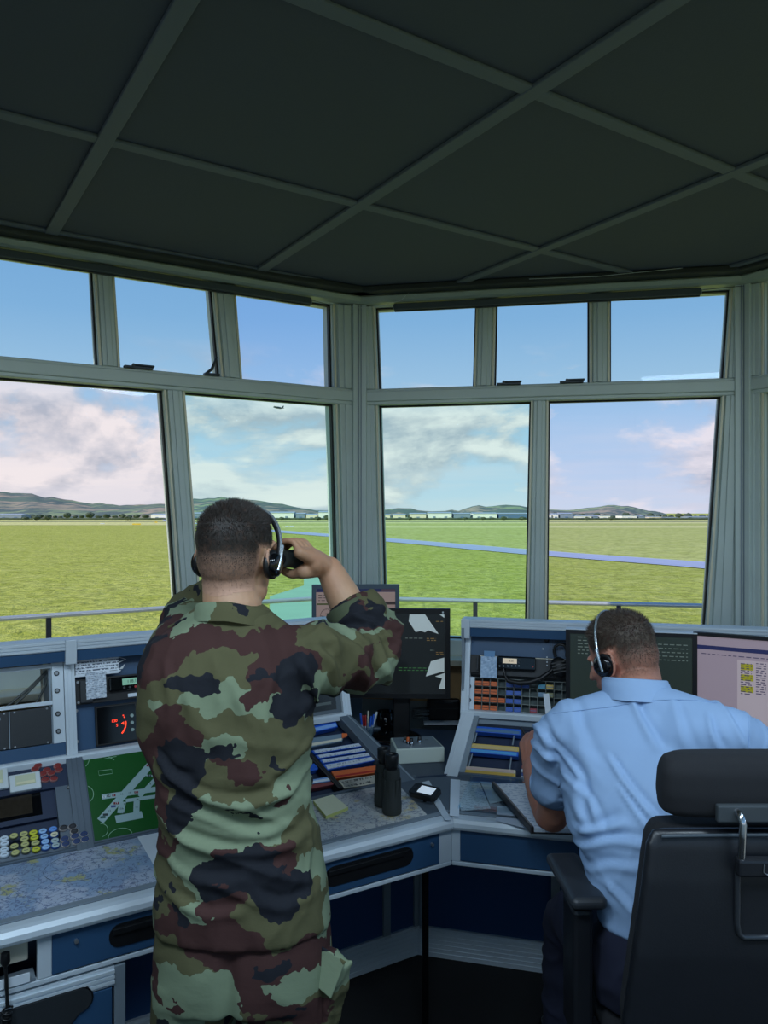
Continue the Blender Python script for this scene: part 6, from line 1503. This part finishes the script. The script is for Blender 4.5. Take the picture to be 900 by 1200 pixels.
# trousers
b = MB(); Yt = 1.625
trs = [(1068, 186, 384, .126), (1095, 183, 388, .134), (1125, 184, 389, .138), (1150, 185, 389, .135)]
loft(b, [(((sx(l, Yt)+sx(r, Yt))/2, Yt, szv(y, Yt)), (sx(r, Yt)-sx(l, Yt))/2-.003, d, 0, .80) for (y, l, r, d) in trs][::-1], 48)
lx0, lx1 = (sx(185)+sx(281))/2, (sx(283)+sx(389))/2
for cx_, w_ in ((lx0, .088), (lx1, .094)):
    s_ = -1 if cx_ == lx0 else 1
    loft(b, [((cx_+s_*.0, Yt, .80), w_, .118, 0, .9), ((cx_+s_*.004, Yt+.005, .68), w_, .108, 0, .9), ((cx_+s_*.006, Yt+.015, .50), .080, .090, 0, .95), ((cx_+s_*.006, Yt+.01, .30), .074, .082, 0, 1), ((cx_+s_*.006, Yt, .16), .068, .075, 0, 1)][::-1], 32)
me = remesh(b, .0065, 4)
def tfold(p, n):
    d = .004*nz(p, 9)+.004*ridge(Vector((p.x, p.y, p.z+.35*abs(p.x+.31))), 7, 1.2, 1, 1.3, 6)*sstep(.95, .84, p.z)
    d += .008*ridge(p, 9, .6, .6, 2.0, 8)*sstep(.55, .3, p.z)
    d -= .012*math.exp(-((p.x+.302)/.014)**2)*(n.y < 0)*sstep(.93, .85, p.z)*sstep(.70, .76, p.z); return d
displace(me, tfold); shift(me, SO); tr_ = link(me, 'trousers', CAMO, ps)
# cargo pocket on the right thigh, standing open
b = MB(); c = Vector((sx(378, 1.60), 1.585, szv(1145, 1.60)))
Mx = Matrix.Translation(c) @ Matrix.Rotation(math.radians(-34), 4, 'Z') @ Matrix.Rotation(math.radians(14), 4, 'Y')
b.box(-.045, .045, -.022, .03, -.09, .06, M=Mx); me = remesh(b, .006, 6); displace(me, lambda p, n: .005*nz(p, 24)+.004*ridge(p, 20, 1, 1, 1.5)); shift(me, SO); pk_ = link(me, 'cargo_pocket', CAMO, tr_)
b = MB(); b.prism([(-.050, -.034), (.050, -.040), (.052, .035), (-.048, .03)], -.027, -.022, M=Mx @ T(0,0,.045) @ Matrix.Rotation(PI/2, 4, 'X') @ Matrix.Rotation(math.radians(-18), 4, 'X') @ T(0,0,.03+.02)); b.build('pocket_flap', CAMO, tr_, M=Matrix.Translation(-SO), bevel=.002)
b = MB(); sp0 = [(233, 1080), (234, 1095), (236, 1110), (237, 1124)]; 
bo = MB()
for s in (lx0-.006, lx1+.006): chain(bo, [(s, 1.63, .22), (s, 1.625, .08)], [.052,.05], 18); chain(bo, [(s, 1.61, .05), (s, 1.70, .048), (s, 1.82, .038)], [.046,.046,.038], 18); bo.box(s-.045, s+.045, 1.565, 1.86, .0, .025)
me = remesh(bo, .008, 4)
for v in me.vertices: v.co.z = max(v.co.z, .001)
shift(me, SO); link(me, 'boots', mat('boot_leather', (22,22,24), .4), ps)
# binoculars in his hands
hb = thing('binoculars', 'black binoculars held up to the eyes of the person in camouflage', 'binoculars', frame(BC + fd*.085, rt3, -up3*1.0, -fd))
hb.matrix_local = frame(BC + fd*.075, rt3, up3.cross(-fd).cross(-fd)*0+(-fd).cross(rt3), -fd)
def held_binocular(t):
    for sx_ in (-1, 1):
        x = sx_*.036; b = MB(); b.lathe([(.024, -.01), (.026, -.006), (.026, .03), (.0225, .05), (.021, .09), (.0215, .10), (.0195, .115)], (x, 0, 0), seg=26); b.build('barrel', BODG, t)
        MB().lathe([(.0155, .113), (.0155, .128), (.018, .132), (.0185, .158), (.0165, .161), (.012, .158)], (sx_*.032, 0, 0), seg=24).build('eyecup', BLACK, t); MB().lathe([(.0200, -.0105), (.002, -.009)], (x, 0, 0), seg=20).build('objective_lens', BLACKS, t)
    MB().box(-.03, .03, -.009, .009, .088, .102).build('bridge', BODG, t, bevel=.002); MB().cyl((0,0,.045), .010, .062, seg=18).build('focus_wheel', BLACK, t)
held_binocular(hb)
# headset on the soldier
def headset(M, lab, cups=.088, silver=True, bandr=.112):
    t = thing('headset', lab, 'headset', M)
    pts = []; 
    for k in range(-3, 26):
        a = math.radians(-6+k*192/22.) if 0 <= k <= 22 else None
        if a is None: continue
        pts.append((.097*math.cos(a), .012, -.004+.128*math.sin(a)))
    MB().tube(pts, .0065, 10, flat=.5).build('headband', BLACK, t)
    MB().tube([(p[0]*1.05, p[1]-.004, (p[2]+.004)*1.045-.004) for p in pts], .0032, 8).build('headband_trim', mat('headset_silver', (196,206,214), .25, .8), t)
    for s in (-1, 1):
        MB().lathe([(.024, 0), (.031, .002), (.032, .010), (.028, .013)], (s*.080, .008, -.012), (s, 0, 0), 28).build('ear_cushion', BLACK, t)
        MB().lathe([(.025, .012), (.026, .020), (.020, .025), (.008, .026)], (s*.080, .008, -.012), (s, 0, 0), 28).build('ear_cup', BLACKS, t)
        MB().tube([(s*.099, .010, .035), (s*.104, .008, .0), (s*.104, .008, -.025)], .0045, 8).build('yoke', mat('headset_silver', (196,206,214), .25, .8), t)
    return t
headset(HM @ Matrix.Rotation(math.radians(-26), 4, 'X'), 'black and silver headset worn by the person in camouflage')
# ================================================================= the seated man
OO = Vector((.68, 1.85, 0)); po = thing('person', 'seated person in a light blue short sleeved shirt writing at the desk', 'person', OO)
Oc = at(729, 769, 2.10); OM = hM(Oc, -44, 20, 0)
onb = Vector((.668, 2.01, 1.27))
sL = Vector((.475, 2.03, 1.165)); eL = Vector((.487, 2.235, .868)); wLr = at(623, 900, 2.42)
sR = Vector((.860, 1.885, 1.205)); eR = Vector((1.075, 2.06, 1.0)); wRr = Vector((.99, 2.30, .885))
pelv = Vector((.672, 1.83, .655))
b = MB(); headshape(b, OM, onb+Vector((0,.012,0)), (.064, .066))
yw = math.radians(-18)
loft(b, [((.67,2.01,1.25), .06,.05,yw,1), ((.668,1.99,1.18), .14,.08,yw,.9), ((.668,1.95,1.08), .165,.11,yw,.9), ((.685,1.88,.88), .145,.12,yw*.6,.9), ((.692,1.85,.72), .145,.11,0,.9), ((.688,1.84,.60), .14,.09,0,.9)])
knL = Vector((.55, 2.27, .55)); knR = Vector((.82, 2.27, .55))
for kx, kn in ((.60, knL), (.76, knR)): chain(b, [(kx, 1.86, .64), kn, (kn.x, 2.36, .10)], [.07,.052,.036], 18); chain(b, [(kn.x, 2.36, .08), (kn.x, 2.46, .05), (kn.x, 2.53, .04)], [.036,.032,.026], 12)
chain(b, [sL+Vector((.07,.01,-.02)), sL+Vector((.015,.01,-.015)), (sL+eL)/2, eL+Vector((0,-.008,0)), eL*.6+wLr*.4+Vector((-.004,0,0)), wLr], [.042,.046,.048,.046,.043,.030], 18)
chain(b, [sR+Vector((-.07,.02,-.03)), sR+Vector((-.02,.01,-.02)), (sR+eR)/2, eR, (eR+wRr)/2, wRr], [.045,.050,.050,.046,.042,.030], 18)
def loose_hand(b, wr, d, n, side, curl=1.0):
    """d: pointing direction, n: back of hand normal, side: thumb side"""
    d = d.normalized(); n = (n-d*n.dot(d)).normalized(); s = d.cross(n)*side
    for i in range(4):
        o = s*(.030-.020*i); k = wr + d*.082 + o*1.0; L = (.040,.044,.040,.031)[i]; r = (.0092,.0095,.009,.008)[i]
        p1 = k + (d*.75-n*.65*curl).normalized()*L; p2 = p1 + (d*.1-n*1.0*curl).normalized()*L*.62; p3 = p2 + (-d*.6-n*.6*curl).normalized()*L*.48
        chain(b, [wr + o*.5, (wr+k)/2+o*.25, k], [.017,.0145,.0118], 12, 3); finger(b, [k, p1, p2, p3], [r*1.15, r, r*.9, r*.78])
    t0 = wr + d*.022 + s*.022 - n*.008; t1 = t0 + (d*.7+s*.45-n*.5).normalized()*.040; t2 = t1 + (d*.6-s*.35-n*.6).normalized()*.030
    chain(b, [wr + s*.004, t0, t1, t2], [.017,.0165,.012,.0095], 12, 3); return t2
tipp = loose_hand(b, wLr, Vector((.0, .35, .60)), Vector((-.75, -.5, .2)), -1)
loose_hand(b, wRr, Vector((-.35, .9, -.15)), Vector((0, 0, 1)), 1, .6)
me = remesh(b, .0045, 3); shift(me, OO); SK2 = skinmat('skin_officer', (190,132,110)); ob_ = link(me, 'body', SK2, po)
make_hair(ob_, OM, hairmat('hair_brown', (40,32,28), (86,74,64), (184,128,107)), None, po, OO, 8, .012, .005); eyes(OM, po, OO)
# shirt
SHIRT = mat('light_blue_shirt', (150,178,214), .75, spec=.25, bump=.25, bscale=1400)
b = MB()
loft(b, [((.672,2.0,1.262), .085,.075,yw,1), ((.668,1.99,1.235), .165,.098,yw,.9), ((.668,1.975,1.18), .205,.122,yw,.85), ((.668,1.95,1.10), .215,.140,yw,.82), ((.668,1.915,1.0), .212,.150,yw,.84), ((.682,1.89,.90), .188,.156,yw*.8,.86), ((.692,1.865,.82), .176,.152,yw*.5,.86), ((.698,1.85,.765), .172,.145,yw*.3,.88)][::-1], 48)
chain(b, [onb+Vector((0,-.01,-.035)), sL+Vector((.02,-.0,.025))], [.078,.058], 18, 3); chain(b, [onb+Vector((0,-.01,-.035)), sR+Vector((-.05,0.01,.012))], [.078,.066], 18, 3)
chain(b, [sL+Vector((.09,0,.0)), sL+Vector((.01,0,.0)), sL*.68+eL*.32, sL*.47+eL*.53], [.08,.070,.073,.070], 24, 5)
chain(b, [sR+Vector((-.12,.03,-.02)), sR+Vector((-.02,0,-.008)), sR*.6+eR*.4, sR*.3+eR*.7], [.085,.074,.073,.071], 24, 5)
me = remesh(b, .0065, 14)
SF = foldlines([([(768,812),(766,850),(780,890)], .010, .011), ([(722,895),(742,930),(772,968)], .009, .010), ([(728,925),(752,962),(775,990)], .008, .008), ([(652,850),(662,900),(668,935)], .010, .010), ([(668,900),(690,925),(688,960),(700,990)], .010, .011), ([(672,925),(700,950),(705,985)], .009, .008),
 ([(684,985),(708,978),(738,962)], .010, .010), ([(690,1010),(712,990),(745,985),(765,996)], .011, .011), ([(694,1040),(715,1015),(750,1012)], .010, .009), ([(842,840),(838,862),(850,888)], .008, .009), ([(862,828),(866,855),(880,885)], .008, .008), ([(700,830),(694,870),(705,915)], .014, .006), ([(810,830),(806,860),(812,890)], .012, .006), ([(712,1030),(730,1050),(748,1070)], .009, .008), ([(636,870),(656,888),(676,910)], .008, .008), ([(632,905),(655,912),(676,925)], .008, .008)], 1.80)
def sfold(p, n):
    d = .0035*nz(p, 8)
    if n.y < .3: d += linefold(p, SF)*.8
    # long drag folds running from the shoulders down to the waist
    u = Vector((p.x*1.0-p.z*.42, p.y*.2, p.z*.10+p.x*.1)); d += .009*ridge(u, 10, 1, 1, 1, 1.7)*sstep(1.20, 1.08, p.z)*sstep(.80, .92, p.z)*(n.y < .3)
    u = Vector((p.x*.35, p.y*.3, p.z+.5*p.x)); d += .008*ridge(u, 10, 1, 1, 1, 4.4)*sstep(1.0, .9, p.z)
    al = sstep(.55, .49, p.x); d += al*(.007*ridge(Vector((p.z*1.0+p.x*.5, p.y*.4, 0)), 15, 1, 1, 1, 3)+.002*nz(p, 24))
    ar = sstep(.83, .90, p.x); d += ar*.006*ridge(Vector((p.x-p.z*.5, p.y*.3, p.z*.1)), 15, 1, 1, 1, 6)
    return d
displace(me, sfold); shift(me, OO); sh = link(me, 'shirt', SHIRT, po)
ring = []
for k in range(40):
    a = 2*PI*k/40+yw; ring.append(Vector((.668+.084*math.cos(a), 2.012+.080*math.sin(a), 1.262-.016*math.sin(a-yw))))
band('collar_stand', ring, .045, .005, SHIRT, sh, OO, -.006, Vector((-.004, .020, 0)))
ring2 = [r+Vector((0,0,-.004)) + (r-Vector((.665,2.015,r.z))).normalized()*.006 for r in ring]
band('collar_fall', ring2, .042, .004, SHIRT, sh, OO, -.008, Vector((-.004, .020, 0)))
# yoke seam across the back, sleeve hem rings
import bisect
def onsurf(me_obj, pts, off):
    dg = bpy.context.evaluated_depsgraph_get(); out = []
    from mathutils.bvhtree import BVHTree
    bv = BVHTree.FromPolygons([v.co for v in me_obj.data.vertices], [tuple(f.vertices) for f in me_obj.data.polygons])
    for p in pts:
        r = ray(*p); h = bv.ray_cast(CAM-off, r.normalized())
        if h[0]: out.append(h[0]+h[1]*.0008)
    return out
def seam(o, pts, off, name, r=.0011, m=None):
    q = onsurf(o, pts, off)
    if len(q) > 2: MB().tube(q, r, 5).build(name, m or o.data.materials[0], o)
seam(sh, [(648+8*k, 836-.9*k*(1 if k < 14 else 0)-(12.6 if k >= 14 else 0)-.3*max(0, k-14)+.0*k) for k in range(8)] + [(712+8*k, 829-9*math.sin(k/20*PI)) for k in range(20)], OO, 'yoke_seam', .0013)
seam(sh, [(878-.0*k, 822+6*k) for k in range(10)], OO, 'sleeve_seam', .0014)
hL = sL*.56+eL*.44; dL_ = (eL-sL).normalized(); q = Vector((0,0,1)).rotation_difference(dL_)
MB().lathe([(.055, .052), (.0715, .050), (.0735, .060), (.0725, .074), (.060, .075), (.052, .070)], (0,0,0), seg=40).build('sleeve_hem', SHIRT, sh, M=Matrix.Translation(hL-OO) @ q.to_matrix().to_4x4())
# shoulder slide on his left shoulder
# trousers and shoes
NAVY = mat('navy_trousers', (26,30,52), .85, nz=.1, nscale=20)
b = MB(); loft(b, [((.698,1.85,.80), .164,.132,0,.88), ((.695,1.85,.72), .178,.140,0,.86), ((.69,1.86,.64), .182,.140,0,.84), ((.685,1.87,.575), .170,.125,0,.84)][::-1], 40)
for kx, kn in ((.60, knL), (.76, knR)): chain(b, [(kx, 1.90, .655), (kx*.5+kn.x*.5, 2.08, .60), kn+Vector((0,0,.0)), (kn.x, 2.34, .35), (kn.x, 2.36, .13)], [.098,.085,.072,.064,.060], 22, 5)
me = remesh(b, .008, 5); displace(me, lambda p, n: .006*ridge(p, 10, 1.4, .6, 1.2, 2)+.003*nz(p, 12)); shift(me, OO); link(me, 'trousers', NAVY, po)
bo = MB()
for kn in (knL, knR): chain(bo, [(kn.x, 2.35, .06), (kn.x, 2.44, .05), (kn.x, 2.56, .038)], [.045,.045,.036], 18); bo.box(kn.x-.042, kn.x+.042, 2.31, 2.60, 0, .022)
me = remesh(bo, .008, 4)
for v in me.vertices: v.co.z = max(v.co.z, .001)
shift(me, OO); link(me, 'shoes', BLACKS, po)
headset(OM, 'black and silver headset worn by the seated man in the blue shirt')
t = thing('pen', 'black pen held in the left hand of the seated man', 'pen', Matrix.Translation(tipp) @ Matrix.Rotation(math.radians(-30), 4, 'Y') @ Matrix.Rotation(math.radians(160), 4, 'X'))
MB().lathe([(.0008, .055), (.004, .045), (.0042, -.06), (.003, -.08)], seg=12).build('barrel', BLACK, t)
# ================================================================= office chair
CHX = .765; BLKF = mat('chair_black_fabric', (30,31,35), .9, nz=.15, nscale=40, bump=.35, bscale=900); BLKS = mat('chair_shell', (26,28,33), .38, nz=.1, nscale=12, bump=.1, bscale=300)
ch = thing('office_chair', 'black high backed office chair with headrest behind the seated man', 'chair', (CHX, 1.60, 0))
def cushion(secs, name, m, vox=.009, sm=6):
    b = MB(); vs = []; fs = []
    me = None
    loft(b, secs, 40); me = remesh(b, vox, sm); return link(me, name, m, ch)
# backrest: rounded slab, thin in y
back = [((0, .03-.0, .50), .215, .030, 0, .45), ((0, .005, .56), .262, .036, 0, .42), ((0, -.012, .70), .277, .040, 0, .40), ((0, -.018, .85), .258, .040, 0, .40), ((0, -.014, 1.0), .236, .038, 0, .40), ((0, -.008, 1.07), .226, .034, 0, .45), ((0, -.004, 1.098), .212, .022, 0, .5)]
cushion([((c[0], c[1]+.035, c[2]), rx-.014, ry+.012, rz, pw) for (c, rx, ry, rz, pw) in back], 'backrest', BLKF)
cushion([((c[0], c[1]-.012, c[2]), rx, ry*.55, rz, pw) for (c, rx, ry, rz, pw) in back], 'back_shell', BLKS, .007, 3)
cushion([((0, .012, 1.118), .165, .030, 0, .6), ((0, .010, 1.130), .188, .042, 0, .5), ((0, .006, 1.17), .192, .046, 0, .45), ((0, .004, 1.215), .190, .044, 0, .45), ((0, .008, 1.238), .180, .036, 0, .5), ((0, .012, 1.248), .155, .022, 0, .6)], 'headrest', BLKF, .007, 4)
MB().box(-.092, .092, -.052, -.036, 1.122, 1.158).build('headrest_bracket', mat('chair_grey', (62,68,72), .45), ch, bevel=.004)
for s in (-1, 1): MB().tube([(s*.052, -.048, 1.146), (s*.052, -.066, 1.142), (s*.050, -.071, 1.128), (s*.050, -.068, 1.10), (s*.050, -.064, 1.055)], .0075, 12).build('headrest_rod', CHROME, ch)
MB().box(-.060, .060, -.075, -.050, 1.022, 1.058).build('clamp_block', BLKS, ch, bevel=.006)
for s in (0,): MB().tube([(-.052, -.052, 1.03), (-.053, -.052, .92), (-.050, -.052, .900), (-.040, -.052, .892), (.040, -.052, .892), (.050, -.052, .900), (.053, -.052, .92), (.052, -.052, 1.03)], .006, 10).build('guide_loop', mat('chair_satin', (70,74,80), .3, .6), ch)
MB().tube([(-.010, -.0765, 1.05), (-.012, -.077, 1.035), (-.004, -.077, 1.03), (.006, -.077, 1.036), (.010, -.077, 1.028)], .0015, 6).build('wire_clip', SCREW, ch)
# pale top seam line on the shell
MB().tube([(x/100, -.036, 1.088+.004*math.cos(x/20*1.2)) for x in range(-20, 21, 2)], .004, 8).build('shell_piping', mat('chair_piping', (64,74,82), .5), ch)
cushion([((0, .27, .49), .20, .20, 0, .6), ((0, .27, .505), .245, .235, 0, .55), ((0, .27, .54), .25, .24, 0, .55), ((0, .27, .562), .235, .225, 0, .55)], 'seat', BLKF, .01, 5)
MB().box(-.06, .06, .0, .36, .45, .49).build('seat_mechanism', BLKS, ch, bevel=.01); MB().tube([(0, -.0, .60), (0, .02, .52), (0, .10, .47)], .03, 12, flat=.5).build('back_bar', BLKS, ch)
for s in (-1, 1):
    fx = s*.295
    arm = MB().box(-.043, .043, -.125, .125, 0, .030).build('armrest', mat('arm_pad', (44,47,52), .42, bump=.12, bscale=400), ch, M=Matrix.Translation((fx, .29, .830)) @ RZ(math.radians(-2*s)), bevel=.014, seg=4)
    b = MB(); b.prism([(fx-.026, .20), (fx+.022, .20), (fx+.022, .31), (fx-.026, .31)], .50, .815); b.build('arm_post', BLKS, ch, bevel=.01)
    MB().box(fx-.015, fx+.015, .24, .34, .813, .832).build('arm_slider', DKGREY, ch); 
    a_, b2 = sorted((fx+.015*s, s*.10)); MB().box(a_, b2, .21, .29, .475, .51).build('arm_bracket', BLKS, ch, bevel=.004)
MB().cyl((0, .27, .16), .028, .30).build('gas_column', BLKS, ch); MB().cyl((0, .27, .12), .05, .06).build('base_hub', BLKS, ch)
for k in range(5):
    a = math.radians(18+72*k); d = Vector((math.cos(a), math.sin(a), 0)); c = Vector((0, .27, 0))
    MB().tube([c+d*.03+Vector((0,0,.15)), c+d*.17+Vector((0,0,.125)), c+d*.31+Vector((0,0,.085))], [.026,.022,.016], 10, flat=.8).build('base_spoke', mat('base_alu', (130,134,138), .3, .7), ch)
    for s in (-1, 1): MB().cyl(c+d*.31+d.cross(Vector((0,0,1)))*(.014*s-.009)+Vector((0,0,.030)), .030, .018, d.cross(Vector((0,0,1))), 18).build('castor', BLACK, ch)
